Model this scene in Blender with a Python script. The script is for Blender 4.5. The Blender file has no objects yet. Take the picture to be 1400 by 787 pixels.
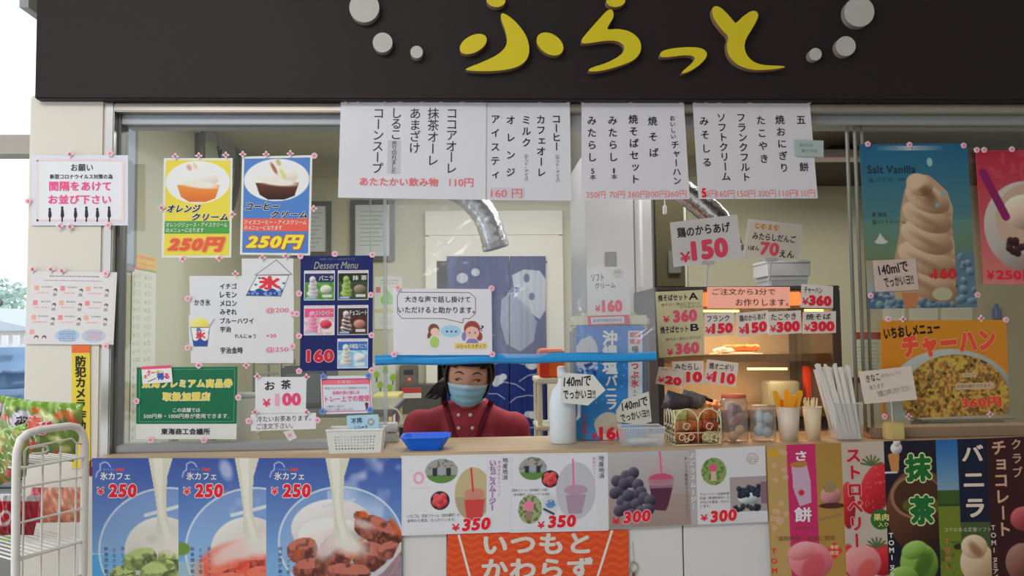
import bpy, bmesh, math, random
import numpy as np
from mathutils import Vector, Matrix

S = bpy.context.scene
COL = S.collection
rnd = random.Random(7)
PI = math.pi

# ---------------------------------------------------------------- camera
W, H, FPX = 1400, 787, 1089.0
CAM = Vector((0.0, -2.42, 1.40))
Rm = Matrix.Rotation(math.radians(-2.8), 3, 'Z') @ Matrix.Rotation(math.radians(93.2), 3, 'X') @ Matrix.Rotation(math.radians(-0.7), 3, 'Z')
cd = bpy.data.cameras.new('camera')
cd.sensor_width = 36.0
cd.lens = FPX * 36.0 / W
cam = bpy.data.objects.new('camera', cd)
cam.matrix_world = Matrix.Translation(CAM) @ Rm.to_4x4()
COL.objects.link(cam)
S.camera = cam

# ---------------------------------------------------------------- world, lamps, exposure
S.view_settings.view_transform = 'Standard'
S.view_settings.look = 'None'
S.view_settings.gamma = 1.0
S.view_settings.exposure = -0.25
wd = bpy.data.worlds.new('world')
S.world = wd
wd.use_nodes = True
bg = wd.node_tree.nodes['Background']
bg.inputs[0].default_value = (0.86, 0.93, 1.0, 1)
bg.inputs[1].default_value = 2.0


def area(name, loc, size, energy, color=(1, 1, 1), rot=(0, 0, 0), size_y=None):
    l = bpy.data.lights.new(name, 'AREA')
    l.energy = energy
    l.color = color
    l.size = size
    if size_y:
        l.shape = 'RECTANGLE'
        l.size_y = size_y
    o = bpy.data.objects.new(name, l)
    o.location = loc
    o.rotation_euler = rot
    COL.objects.link(o)
    return o


area('hall_light', (-1.2, -2.2, 3.12), 1.6, 45, (1.0, 0.97, 0.93), (math.radians(14), 0, 0), 0.8)
area('kitchen_light', (0.2, 1.5, 2.50), 1.8, 44, (1.0, 0.97, 0.90), (0, 0, 0), 0.7)
area('kitchen_light', (0.9, 0.75, 2.50), 0.9, 14, (1.0, 0.96, 0.88), (0, 0, 0), 0.3)
area('kitchen_light', (2.3, 1.6, 2.50), 1.2, 16, (1.0, 0.94, 0.82), (0, 0, 0), 0.5)


# ---------------------------------------------------------------- projection helpers
Rn = np.array([[Rm[i][j] for j in range(3)] for i in range(3)])


def G(px, py, Y=0.0):
    """where the line of sight through a photo pixel meets the upright plane y = Y"""
    d = Rn @ np.array([px - W / 2, -(py - H / 2), -FPX])
    t = (Y - CAM[1]) / d[1]
    return Vector((CAM[0] + d[0] * t, Y, CAM[2] + d[2] * t))


def GA(px, py, Y):
    px = np.asarray(px, float); py = np.asarray(py, float)
    Y = np.broadcast_to(np.asarray(Y, float), px.shape)
    v = np.stack([px - W / 2, -(py - H / 2), np.full(px.shape, -FPX)], -1)
    d = v @ Rn.T
    t = (Y - CAM[1]) / d[..., 1]
    return np.stack([CAM[0] + d[..., 0] * t, Y, CAM[2] + d[..., 2] * t], -1)


# ---------------------------------------------------------------- colours and materials
def lin(c):
    c = c / 255.0
    return c / 12.92 if c <= 0.04045 else ((c + 0.055) / 1.055) ** 2.4


def C3(c, k=1.0):
    return tuple(min(0.93, lin(v) * k) for v in c)


_mats = {}


def mat(c, rough=0.6, metal=0.0, emit=0.0, noise=0.04, k=1.3, scale=30, bump=0.0, alpha=1.0, spec=0.3, name=None):
    key = (tuple(c), rough, metal, emit, noise, k, scale, bump, alpha, spec, name)
    if key in _mats:
        return _mats[key]
    m = bpy.data.materials.new(name or 'surface')
    m.use_nodes = True
    nt = m.node_tree
    b = nt.nodes['Principled BSDF']
    b.inputs['Roughness'].default_value = rough
    b.inputs['Metallic'].default_value = metal
    b.inputs['Specular IOR Level'].default_value = spec
    col = C3(c, k)
    if noise > 0 or bump > 0:
        tc = nt.nodes.new('ShaderNodeTexCoord')
        nz = nt.nodes.new('ShaderNodeTexNoise')
        nz.inputs['Scale'].default_value = scale
        nz.inputs['Detail'].default_value = 3
        nt.links.new(tc.outputs['Object'], nz.inputs['Vector'])
        cr = nt.nodes.new('ShaderNodeMix')
        cr.data_type = 'RGBA'
        cr.inputs[6].default_value = tuple(v * (1 - noise) for v in col) + (1,)
        cr.inputs[7].default_value = tuple(min(1, v * (1 + noise)) for v in col) + (1,)
        nt.links.new(nz.outputs[0], cr.inputs[0])
        nt.links.new(cr.outputs[2], b.inputs['Base Color'])
        if bump > 0:
            bp = nt.nodes.new('ShaderNodeBump')
            bp.inputs['Strength'].default_value = bump
            bp.inputs['Distance'].default_value = 0.01
            nt.links.new(nz.outputs[0], bp.inputs['Height'])
            nt.links.new(bp.outputs[0], b.inputs['Normal'])
    else:
        b.inputs['Base Color'].default_value = col + (1,)
    if emit > 0:
        b.inputs['Emission Color'].default_value = col + (1,)
        b.inputs['Emission Strength'].default_value = emit
    if alpha < 1:
        b.inputs['Alpha'].default_value = alpha
    _mats[key] = m
    return m


def clear_mat(name, tint, gloss, haze=0.0, rough=0.05, bump=0.0, scale=6):
    """a clear sheet: lets light through, mirrors a little, with an optional milky part"""
    m = bpy.data.materials.new(name)
    m.use_nodes = True
    nt = m.node_tree
    nt.nodes.clear()
    out = nt.nodes.new('ShaderNodeOutputMaterial')
    tr = nt.nodes.new('ShaderNodeBsdfTransparent'); tr.inputs[0].default_value = tint + (1,)
    gl = nt.nodes.new('ShaderNodeBsdfGlossy'); gl.inputs['Roughness'].default_value = rough
    mx = nt.nodes.new('ShaderNodeMixShader')
    fr = nt.nodes.new('ShaderNodeLayerWeight'); fr.inputs['Blend'].default_value = 0.25
    ml = nt.nodes.new('ShaderNodeMath'); ml.operation = 'MULTIPLY_ADD'
    ml.inputs[1].default_value = 0.5; ml.inputs[2].default_value = gloss
    nt.links.new(fr.outputs['Facing'], ml.inputs[0])
    nt.links.new(ml.outputs[0], mx.inputs[0])
    nt.links.new(tr.outputs[0], mx.inputs[1]); nt.links.new(gl.outputs[0], mx.inputs[2])
    last = mx
    if haze > 0:
        df = nt.nodes.new('ShaderNodeBsdfDiffuse'); df.inputs[0].default_value = (0.85, 0.88, 0.93, 1)
        m2 = nt.nodes.new('ShaderNodeMixShader'); m2.inputs[0].default_value = haze
        nt.links.new(mx.outputs[0], m2.inputs[1]); nt.links.new(df.outputs[0], m2.inputs[2])
        last = m2
    if bump > 0:
        tc = nt.nodes.new('ShaderNodeTexCoord')
        nz = nt.nodes.new('ShaderNodeTexNoise'); nz.inputs['Scale'].default_value = scale
        nz.inputs['Distortion'].default_value = 1.0
        nt.links.new(tc.outputs['Object'], nz.inputs['Vector'])
        bp = nt.nodes.new('ShaderNodeBump'); bp.inputs['Strength'].default_value = bump
        bp.inputs['Distance'].default_value = 0.03
        nt.links.new(nz.outputs[0], bp.inputs['Height'])
        nt.links.new(bp.outputs[0], gl.inputs['Normal'])
    nt.links.new(last.outputs[0], out.inputs[0])
    return m


def wood_mat(name, c1, c2, rough=0.4):
    m = bpy.data.materials.new(name)
    m.use_nodes = True
    nt = m.node_tree
    b = nt.nodes['Principled BSDF']
    b.inputs['Roughness'].default_value = rough
    tc = nt.nodes.new('ShaderNodeTexCoord')
    mp = nt.nodes.new('ShaderNodeMapping'); mp.inputs['Scale'].default_value = (1.5, 22, 22)
    nz = nt.nodes.new('ShaderNodeTexNoise'); nz.inputs['Scale'].default_value = 2.2; nz.inputs['Detail'].default_value = 6
    cr = nt.nodes.new('ShaderNodeValToRGB')
    cr.color_ramp.elements[0].position = 0.35; cr.color_ramp.elements[0].color = C3(c1, 1.3) + (1,)
    cr.color_ramp.elements[1].position = 0.65; cr.color_ramp.elements[1].color = C3(c2, 1.3) + (1,)
    nt.links.new(tc.outputs['Object'], mp.inputs[0]); nt.links.new(mp.outputs[0], nz.inputs['Vector'])
    nt.links.new(nz.outputs[0], cr.inputs[0]); nt.links.new(cr.outputs[0], b.inputs['Base Color'])
    return m


def print_mat(rough=0.35, name='printed_ink', spec=0.3):
    m = bpy.data.materials.new(name)
    m.use_nodes = True
    nt = m.node_tree
    b = nt.nodes['Principled BSDF']
    b.inputs['Roughness'].default_value = rough
    b.inputs['Specular IOR Level'].default_value = spec
    a = nt.nodes.new('ShaderNodeAttribute'); a.attribute_name = 'ink'
    nt.links.new(a.outputs['Color'], b.inputs['Base Color'])
    return m


PRINT = print_mat()
STEEL = mat((190, 188, 184), 0.28, 0.9, noise=0.06, k=1.0, scale=8)
ALU = mat((160, 162, 168), 0.45, 0.6, noise=0.03, k=1.1)
WHITE = mat((205, 205, 208), 0.5)
BLACK = mat((22, 22, 26), 0.5)

# ---------------------------------------------------------------- object helpers
ORI = {}


def mesh(name, V, F, m, parent=None, smooth=False, label=None):
    me = bpy.data.meshes.new(name)
    off = ORI.get(parent.name, Vector((0, 0, 0))) if parent else Vector((0, 0, 0))
    me.from_pydata([(v[0] - off[0], v[1] - off[1], v[2] - off[2]) for v in V], [], F)
    me.update()
    if m:
        me.materials.append(m)
    if smooth:
        for p in me.polygons:
            p.use_smooth = True
    o = bpy.data.objects.new(name, me)
    COL.objects.link(o)
    if parent:
        o.parent = parent
        ORI[o.name] = Vector(off)
    else:
        ORI[o.name] = Vector((0, 0, 0))
    if label:
        o['label'] = label
    return o


def thing(name, label, cat, loc=(0, 0, 0), group=None):
    o = bpy.data.objects.new(name, None)
    o.empty_display_size = 0.05
    COL.objects.link(o)
    o.location = loc
    ORI[o.name] = Vector(loc)
    o['label'] = label
    o['category'] = cat
    if group:
        o['group'] = group
    return o


def tag(o, label, cat, group=None):
    o['label'] = label
    o['category'] = cat
    if group:
        o['group'] = group
    return o


def struct(o):
    o['kind'] = 'structure'
    return o


class MB:
    def __init__(s):
        s.V = []; s.F = []

    def add(s, V, F):
        n = len(s.V)
        s.V += [tuple(v) for v in V]
        s.F += [tuple(i + n for i in f) for f in F]
        return s

    def box(s, x0, x1, y0, y1, z0, z1):
        V = [(x, y, z) for x in (x0, x1) for y in (y0, y1) for z in (z0, z1)]
        return s.add(V, [(0, 1, 3, 2), (4, 6, 7, 5), (0, 4, 5, 1), (2, 3, 7, 6), (0, 2, 6, 4), (1, 5, 7, 3)])

    def bbox(s, x0, x1, y0, y1, z0, z1, b=0.004, seg=2):
        bm = bmesh.new()
        bmesh.ops.create_cube(bm, size=1)
        for v in bm.verts:
            v.co = Vector(((x0 + x1) / 2 + v.co.x * (x1 - x0), (y0 + y1) / 2 + v.co.y * (y1 - y0), (z0 + z1) / 2 + v.co.z * (z1 - z0)))
        b = min(b, 0.45 * min(x1 - x0, y1 - y0, z1 - z0))
        bmesh.ops.bevel(bm, geom=bm.edges[:], offset=b, segments=seg, affect='EDGES')
        bm.verts.index_update()
        s.add([v.co for v in bm.verts], [tuple(v.index for v in f.verts) for f in bm.faces])
        bm.free()
        return s

    def tube(s, pts, r, n=10, closed=False):
        pts = [Vector(p) for p in pts]
        m = len(pts)
        rs = r if isinstance(r, (list, tuple)) else [r] * m
        prev = None
        rings = []
        for i in range(m):
            a = pts[(i - 1) % m] if (closed or i > 0) else pts[i]
            b = pts[(i + 1) % m] if (closed or i < m - 1) else pts[i]
            t = (b - a).normalized()
            if prev is None:
                u = t.cross(Vector((0, 0, 1)))
                if u.length < 0.1:
                    u = t.cross(Vector((1, 0, 0)))
            else:
                u = prev - t * prev.dot(t)
            u.normalize(); prev = u
            w = t.cross(u)
            rings.append([pts[i] + (u * math.cos(2 * PI * k / n) + w * math.sin(2 * PI * k / n)) * rs[i] for k in range(n)])
        V = [v for r_ in rings for v in r_]
        F = []
        for i in range(m if closed else m - 1):
            for k in range(n):
                a = i * n + k; b = i * n + (k + 1) % n
                c = ((i + 1) % m) * n + (k + 1) % n; d = ((i + 1) % m) * n + k
                F.append((a, b, c, d))
        if not closed:
            F.append(tuple(range(n))[::-1]); F.append(tuple(range((m - 1) * n, m * n)))
        return s.add(V, F)

    def lathe(s, prof, c, n=24, sx=1, sy=1):
        V = []; F = []
        for (r, z) in prof:
            for k in range(n):
                V.append((c[0] + r * math.cos(2 * PI * k / n) * sx, c[1] + r * math.sin(2 * PI * k / n) * sy, c[2] + z))
        for i in range(len(prof) - 1):
            for k in range(n):
                F.append((i * n + k, i * n + (k + 1) % n, (i + 1) * n + (k + 1) % n, (i + 1) * n + k))
        F.append(tuple(range(n))[::-1])
        F.append(tuple(range((len(prof) - 1) * n, len(prof) * n)))
        return s.add(V, F)

    def prism(s, pts, y0, y1):
        """pts: (x, z) outline; extruded from y0 (front) to y1 (back)"""
        n = len(pts)
        V = [(p[0], y0, p[1]) for p in pts] + [(p[0], y1, p[1]) for p in pts]
        F = [tuple(range(n)), tuple(range(n, 2 * n))[::-1]] + [(i, i + n, (i + 1) % n + n, (i + 1) % n) for i in range(n)]
        return s.add(V, F)

    def blob(s, c, r, n=10, jit=0.0, rot=0):
        V = []; F = []
        m = n // 2 + 1
        rr = r if isinstance(r, (tuple, list)) else (r, r, r)
        for i in range(m + 1):
            t = PI * i / m
            for k in range(n):
                p = 2 * PI * k / n
                q = 1 + jit * (rnd.random() - 0.5)
                x = rr[0] * math.sin(t) * math.cos(p) * q; y = rr[1] * math.sin(t) * math.sin(p) * q
                V.append((c[0] + x * math.cos(rot) - y * math.sin(rot), c[1] + x * math.sin(rot) + y * math.cos(rot), c[2] + rr[2] * math.cos(t) * q))
        for i in range(m):
            for k in range(n):
                F.append((i * n + k, (i + 1) * n + k, (i + 1) * n + (k + 1) % n, i * n + (k + 1) % n))
        return s.add(V, F)

    def build(s, name, m, parent=None, smooth=False, label=None):
        return mesh(name, s.V, s.F, m, parent, smooth, label)


def pxbox(px0, px1, py0, py1, Y0, Y1):
    """axis-aligned extents of a block whose front face fills those photo pixels at depth Y0"""
    a = G(px0, (py0 + py1) / 2, Y0); b = G(px1, (py0 + py1) / 2, Y0)
    t = G((px0 + px1) / 2, py0, Y0); u = G((px0 + px1) / 2, py1, Y0)
    return a.x, b.x, Y0, Y1, u.z, t.z


# ---------------------------------------------------------------- flat print: painted pictures and lettering
class Pic:
    """a small painter; coordinates are the picture's own, colours 0-255, result is a coloured grid"""
    def __init__(s, x0, y0, x1, y1, res=1.0, bg=(230, 230, 230), k=1.3, seed=1):
        s.x0, s.y0, s.x1, s.y1 = x0, y0, x1, y1
        nx = max(3, int((x1 - x0) * res) + 1); ny = max(3, int((y1 - y0) * res) + 1)
        s.X, s.Y = np.meshgrid(np.linspace(x0, x1, nx), np.linspace(y0, y1, ny))
        s.C = np.zeros((ny, nx, 3)); s.C[:] = bg
        s.k = k; s.rs = np.random.RandomState(seed); s.px = 1.0 / res

    def noise(s, cell, amp=1.0):
        nx = int((s.x1 - s.x0) / cell) + 3; ny = int((s.y1 - s.y0) / cell) + 3
        g = s.rs.rand(ny, nx)
        u = (s.X - s.x0) / cell; v = (s.Y - s.y0) / cell
        i = u.astype(int); j = v.astype(int); fu = u - i; fv = v - j
        fu = fu * fu * (3 - 2 * fu); fv = fv * fv * (3 - 2 * fv)
        return ((g[j, i] * (1 - fu) + g[j, i + 1] * fu) * (1 - fv) + (g[j + 1, i] * (1 - fu) + g[j + 1, i + 1] * fu) * fv) * amp

    def put(s, m, c, a=1.0):
        m = np.clip(m * a, 0, 1)[..., None]
        s.C = s.C * (1 - m) + np.asarray(c, float) * m
        return s

    def ell(s, cx, cy, rx, ry, rot=0, soft=1.0):
        t = math.radians(rot)
        dx = s.X - cx; dy = s.Y - cy
        u = (dx * math.cos(t) + dy * math.sin(t)) / rx; v = (-dx * math.sin(t) + dy * math.cos(t)) / ry
        d = (np.sqrt(u * u + v * v) - 1) * min(rx, ry)
        return np.clip(0.5 - d / soft, 0, 1)

    def poly(s, pts):
        ins = np.zeros(s.X.shape, bool)
        n = len(pts)
        for i in range(n):
            xa, ya = pts[i]; xb, yb = pts[(i + 1) % n]
            if ya == yb:
                continue
            c = ((s.Y < ya) != (s.Y < yb)) & (s.X < (xb - xa) * (s.Y - ya) / (yb - ya) + xa)
            ins ^= c
        return ins.astype(float)

    def rect(s, a, b, c, d):
        return ((s.X >= a) & (s.X <= c) & (s.Y >= b) & (s.Y <= d)).astype(float)

    def line(s, pts, w, soft=1.0):
        best = np.full(s.X.shape, 1e9)
        for (xa, ya), (xb, yb) in zip(pts[:-1], pts[1:]):
            dx, dy = xb - xa, yb - ya
            L = dx * dx + dy * dy + 1e-9
            t = np.clip(((s.X - xa) * dx + (s.Y - ya) * dy) / L, 0, 1)
            best = np.minimum(best, np.hypot(s.X - xa - t * dx, s.Y - ya - t * dy))
        return np.clip(0.5 - (best - w / 2) / soft, 0, 1)

    def vgrad(s, c0, c1, y0=None, y1=None, m=None, a=1.0):
        y0 = s.y0 if y0 is None else y0; y1 = s.y1 if y1 is None else y1
        t = np.clip((s.Y - y0) / (y1 - y0), 0, 1)[..., None]
        c = np.asarray(c0, float) * (1 - t) + np.asarray(c1, float) * t
        if m is None:
            m = np.ones(s.X.shape)
        return s.put(m, c, a)

    def ball(s, cx, cy, rx, ry, base, hi=None, lo=None, rot=0):
        hi = hi or tuple(min(255, v + 45) for v in base); lo = lo or tuple(v * 0.6 for v in base)
        m = s.ell(cx, cy, rx, ry, rot)
        t = np.clip(0.5 + 0.5 * (((s.X - cx) / rx) * 0.5 + ((s.Y - cy) / ry) * 0.8), 0, 1)[..., None]
        c = np.where(t < 0.5, np.asarray(hi, float) * (1 - 2 * t) + np.asarray(base, float) * 2 * t,
                     np.asarray(base, float) * (2 - 2 * t) + np.asarray(lo, float) * (2 * t - 1))
        return s.put(m, c)

    def chunk(s, cx, cy, w, h, base, rot=0, mottle=.35):
        """a rough cube: lit top, mid front, dark side"""
        t = math.radians(rot)
        R = lambda pts: smooth2([(cx + a * w * math.cos(t) - b * h * math.sin(t), cy + a * w * math.sin(t) + b * h * math.cos(t)) for a, b in pts])
        nz = s.noise(3.2); n2 = s.noise(7)
        hi = tuple(min(255, v * 1.28 + 14) for v in base); lo = tuple(v * .5 for v in base)
        body = s.poly(R([(-.5, -.3), (-.1, -.52), (.42, -.44), (.54, -.02), (.46, .42), (.04, .54), (-.44, .42), (-.56, .02)]))
        s.put(body, base)
        s.put(body * s.poly(R([(-.5, -.3), (-.1, -.52), (.42, -.44), (.5, -.12), (.05, -.02), (-.42, -.06)])), hi, .85)
        s.put(body * s.poly(R([(.5, -.12), (.05, -.02), (.02, .54), (.46, .42), (.54, 0)])), lo, .65)
        s.put(body * np.clip((nz - .5) * 4, 0, 1), hi, mottle); s.put(body * np.clip((.42 - n2) * 4, 0, 1), lo, mottle * 1.3)
        return s

    def swirl(s, cx, top, w, h, base, lo, tiers=5, tilt=14, stripe=None):
        """a soft-serve swirl, tier over tier"""
        hi = tuple(min(255, v + 28) for v in base)
        for i in range(tiers):
            f = 1 - i / tiers
            y = top + h * (f - 0.12)
            rw = w / 2 * (0.42 + 0.58 * f) ; rh = h / tiers * 0.85
            s.ball(cx + (0.05 * w if i % 2 else -0.03 * w), y, rw, rh, base, hi, lo, tilt)
            if stripe:
                s.put(s.ell(cx, y + rh * 0.35, rw * 0.95, rh * 0.28, tilt), stripe, 0.9)
        s.ball(cx - w * 0.04, top + h * 0.1, w * 0.2, h * 0.12, base, hi, lo, -25)
        s.put(s.ell(cx + w * 0.05, top + h * 0.2, w * 0.12, h * 0.07, 40, 4), lo, 0.7)
        return s

    def scribble(s, x0, y0, x1, y1, c, lh=4, n=None, a=0.8):
        """rows of print too small to read"""
        y = y0
        while y < y1:
            x = x0 + s.rs.rand() * 2
            while x < x1 - 1:
                L = 1 + s.rs.rand() * 2.2
                s.put(s.rect(x, y, min(x + L, x1), y + lh * 0.5), c, a * (0.5 + 0.5 * s.rs.rand()))
                x += L + 0.7
            y += lh
        return s


def smooth2(pts):
    q = []
    n = len(pts)
    for i in range(n):
        a = pts[i]; b = pts[(i + 1) % n]
        q += [(a[0] * .8 + b[0] * .2, a[1] * .8 + b[1] * .2), (a[0] * .2 + b[0] * .8, a[1] * .2 + b[1] * .8)]
    return q


_tc = {}


def spread(co, F, r):
    """embolden: the same sign laid down several times in a small ring"""
    if r <= 0.004:
        return co, F
    n = 6 if r < 0.045 else 10
    P = [co]; Q = list(F)
    for i in range(n):
        a = 2 * PI * i / n
        Q += [tuple(k + len(co) * (i + 1) for k in f) for f in F]
        P.append(co + np.array([r * math.cos(a), r * math.sin(a)]))
    return np.concatenate(P), Q


def step(n_base, n_all):
    """each repeat of a sign lies a hair above the last"""
    return (np.arange(n_all) // max(1, n_base)) * 0.05


def glyphs(txt, sp=1.0, shear=0.0):
    key = (txt, sp, shear)
    if key in _tc:
        return _tc[key]
    cu = bpy.data.curves.new('g', 'FONT')
    cu.body = txt; cu.space_character = sp; cu.resolution_u = 3; cu.shear = shear
    o = bpy.data.objects.new('g', cu)
    me = o.to_mesh()
    n = len(me.vertices)
    co = np.zeros(n * 3); me.vertices.foreach_get('co', co)
    co = co.reshape(-1, 3)[:, :2].copy()
    F = [tuple(p.vertices) for p in me.polygons]
    o.to_mesh_clear()
    bpy.data.objects.remove(o); bpy.data.curves.remove(cu)
    _tc[key] = (co, F)
    return _tc[key]


class Sheet:
    """a notice, poster or card; content is authored in the pixel frame `rect` and laid onto the quad"""
    def __init__(s, name, label, cat, rect, Y, color=(212, 212, 216), quad=None, group=None, k=1.3, short=None,
                 rough=0.4, thick=0.0012, outline=None, sheet_name='sheet', parent=None, gap=0.0004):
        s.rect = rect; s.Y = Y; s.k = k; s.gap = gap
        x0, y0, x1, y1 = rect
        s.quad = quad or [(x0, y0), (x1, y0), (x1, y1), (x0, y1)]
        s.short = short or label
        base = G((s.quad[2][0] + s.quad[3][0]) / 2, (s.quad[2][1] + s.quad[3][1]) / 2, Y)
        s.root = parent or thing(name, label, cat, base, group)
        s.acc = {}
        s.layer = 1
        o = outline or [(x0, y0), (x1, y0), (x1, y1), (x0, y1)]
        P = s.map([p[0] for p in o], [p[1] for p in o], 0)
        n = len(o)
        Q = P.copy(); Q[:, 1] += thick
        V = [tuple(p) for p in P] + [tuple(p) for p in Q]
        F = [tuple(range(n)), tuple(range(n, 2 * n))[::-1]] + [(i, i + n, (i + 1) % n + n, (i + 1) % n) for i in range(n)]
        s.sheet = mesh(sheet_name, V, F, mat(color, rough, k=k, noise=0.01), s.root)

    def map(s, px, py, lay):
        px = np.asarray(px, float); py = np.asarray(py, float)
        x0, y0, x1, y1 = s.rect
        u = (px - x0) / (x1 - x0); v = (py - y0) / (y1 - y0)
        q = np.array(s.quad, float)
        X = (q[0, 0] * (1 - u) + q[1, 0] * u) * (1 - v) + (q[3, 0] * (1 - u) + q[2, 0] * u) * v
        Z = (q[0, 1] * (1 - u) + q[1, 1] * u) * (1 - v) + (q[3, 1] * (1 - u) + q[2, 1] * u) * v
        return GA(X, Z, s.Y - lay * s.gap)

    def _lay(s, c, part, lay):
        return s.acc.setdefault((part, tuple(c), lay), MB())

    def pic(s, p, name='picture', lay=None):
        lay = lay or s.layer
        ny, nx = p.X.shape
        P = s.map(p.X.ravel(), p.Y.ravel(), lay)
        off = ORI[s.root.name]
        P = P - np.array(off)
        idx = np.arange(ny * nx).reshape(ny, nx)
        F = np.stack([idx[:-1, :-1], idx[1:, :-1], idx[1:, 1:], idx[:-1, 1:]], -1).reshape(-1, 4)
        me = bpy.data.meshes.new(name)
        me.vertices.add(len(P)); me.vertices.foreach_set('co', P.ravel())
        me.loops.add(F.size); me.loops.foreach_set('vertex_index', F.ravel())
        me.polygons.add(len(F)); me.polygons.foreach_set('loop_start', np.arange(0, F.size, 4))
        me.polygons.foreach_set('loop_total', np.full(len(F), 4))
        me.update()
        c = np.clip(p.C, 0, 255) / 255.0
        c = np.where(c <= 0.04045, c / 12.92, ((c + 0.055) / 1.055) ** 2.4) * p.k
        c = np.clip(c, 0, 0.93).reshape(-1, 3)
        a = me.color_attributes.new('ink', 'FLOAT_COLOR', 'POINT')
        a.data.foreach_set('color', np.concatenate([c, np.ones((len(c), 1))], 1).ravel())
        me.materials.append(PRINT)
        o = bpy.data.objects.new(name, me)
        COL.objects.link(o); o.parent = s.root
        s.layer = max(s.layer, lay + 1)
        return o

    def poly(s, pts, c, part='printed_shape', lay=None):
        lay = lay or s.layer
        P = s.map([p[0] for p in pts], [p[1] for p in pts], lay)
        s._lay(c, part, lay).add([tuple(v) for v in P], [tuple(range(len(pts)))[::-1]])
        return s

    def rect_(s, x0, y0, x1, y1, c, part='printed_shape', lay=None):
        return s.poly([(x0, y0), (x1, y0), (x1, y1), (x0, y1)], c, part, lay)

    def ell(s, cx, cy, rx, ry, c, part='printed_shape', lay=None, n=24):
        return s.poly([(cx + rx * math.cos(2 * PI * i / n), cy + ry * math.sin(2 * PI * i / n)) for i in range(n)], c, part, lay)

    def line(s, pts, w, c, part='printed_line', lay=None):
        for (xa, ya), (xb, yb) in zip(pts[:-1], pts[1:]):
            L = math.hypot(xb - xa, yb - ya) or 1
            nx, ny = -(yb - ya) / L * w / 2, (xb - xa) / L * w / 2
            s.poly([(xa + nx, ya + ny), (xb + nx, yb + ny), (xb - nx, yb - ny), (xa - nx, ya - ny)], c, part, lay)
        return s

    def frame(s, x0, y0, x1, y1, w, c, lay=None):
        return s.line([(x0, y0), (x1, y0), (x1, y1), (x0, y1), (x0, y0)], w, c, lay=lay)

    def T(s, txt, x0, y0, x1, y1, c, b=0.02, rot=0, out=None, ow=0.05, shear=0.0, part='lettering', lay=None, wob=0):
        """lettering fitted into a box"""
        lay = lay or (s.layer + 1)
        b = b * 0.8; full = b + (ow if out else 0)
        ref, RF = glyphs(txt, round(1.0 + full * 1.5, 3), shear)
        if len(ref) == 0:
            return s
        mn = ref.min(0) - full; mx = ref.max(0) + full
        cx, cy = (x0 + x1) / 2, (y0 + y1) / 2
        t = math.radians(rot)
        for (bb, col, ly, pt) in (([(b + ow, out, lay, 'lettering_outline')] if out else []) + [(b, c, lay + (1 if out else 0), part)]):
            co, F = spread(ref, RF, bb)
            u = (co[:, 0] - mn[0]) / (mx[0] - mn[0]); v = (co[:, 1] - mn[1]) / (mx[1] - mn[1])
            X = x0 + u * (x1 - x0) - cx; Yy = y1 - v * (y1 - y0) - cy
            if wob:
                Yy = Yy + wob * np.sin(u * 9.0)
            P = s.map(cx + X * math.cos(t) + Yy * math.sin(t), cy - X * math.sin(t) + Yy * math.cos(t), ly + step(len(ref), len(co)))
            s._lay(col, pt, ly).add([tuple(p) for p in P], F)
        return s

    def V(s, txt, xc, y0, y1, size, c, b=0.015, out=None, ow=0.05, part='lettering', lay=None, dx=0.0):
        """vertical writing, one cell per sign"""
        lay = lay or (s.layer + 1)
        n = len(txt); cell = (y1 - y0) / n
        for i, ch in enumerate(txt):
            yc = y0 + cell * (i + 0.5); x = xc + dx * i
            for (bb, col, ly, pt) in (([(b + ow, out, lay, 'lettering_outline')] if out else []) + [(b, c, lay + (1 if out else 0), part)]):
                raw, F = glyphs(ch)
                if len(raw) == 0:
                    continue
                co, F = spread(raw, F, bb)
                if ord(ch) < 256:
                    mid = (raw.min(0) + raw.max(0)) / 2
                else:
                    mid = np.array([0.5, 0.38])
                d = co - mid
                if ch in 'ー（）(・)～-':
                    d = np.stack([d[:, 1], -d[:, 0]], -1)
                elif ch in 'ッャュョィェっ':
                    d = d + np.array([0.08, 0.08])
                P = s.map(x + d[:, 0] * size, yc - d[:, 1] * min(size, cell * 1.12), ly + step(len(raw), len(co)))
                s._lay(col, pt, ly).add([tuple(p) for p in P], F)
        return s

    def done(s):
        for (part, c, lay), mb in s.acc.items():
            mb.build(part, mat(c, 0.45, k=s.k, noise=0.0), s.root)
        s.acc = {}
        return s


# pins: small pink flower stickers that hold the notices
ORD = ['first', 'second', 'third', 'fourth', 'fifth', 'sixth', 'seventh', 'eighth']
PINM = {}


def pin_mesh(kind):
    if kind in PINM:
        return PINM[kind]
    r = 0.0095
    pts = []
    for i in range(30):
        a = 2 * PI * i / 30
        if kind in ('flower', 'blue'):
            q = r * (0.86 + 0.14 * abs(math.cos(2.5 * a)))
        else:
            q = r * (0.50 + 0.65 * abs(math.cos(2 * a)) ** 2.2)
        pts.append((q * math.sin(a), q * math.cos(a)))
    col = {'flower': (232, 186, 198), 'blue': (110, 140, 205), 'star': (238, 205, 212)}[kind]
    mc = {'flower': (222, 120, 150), 'blue': (70, 100, 180), 'star': (205, 70, 110)}[kind]
    a = MB().prism(pts, -0.003, 0.0)
    me = bpy.data.meshes.new('sticker'); me.from_pydata(a.V, [], a.F); me.materials.append(mat(col, 0.5, noise=0))
    k = 0.42 if kind != 'star' else 0.5
    b = MB().prism([(x * k, z * k) for x, z in pts], -0.0042, -0.003)
    m2 = bpy.data.meshes.new('flower_centre'); m2.from_pydata(b.V, [], b.F); m2.materials.append(mat(mc, 0.5, noise=0))
    PINM[kind] = (me, m2)
    return PINM[kind]


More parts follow.
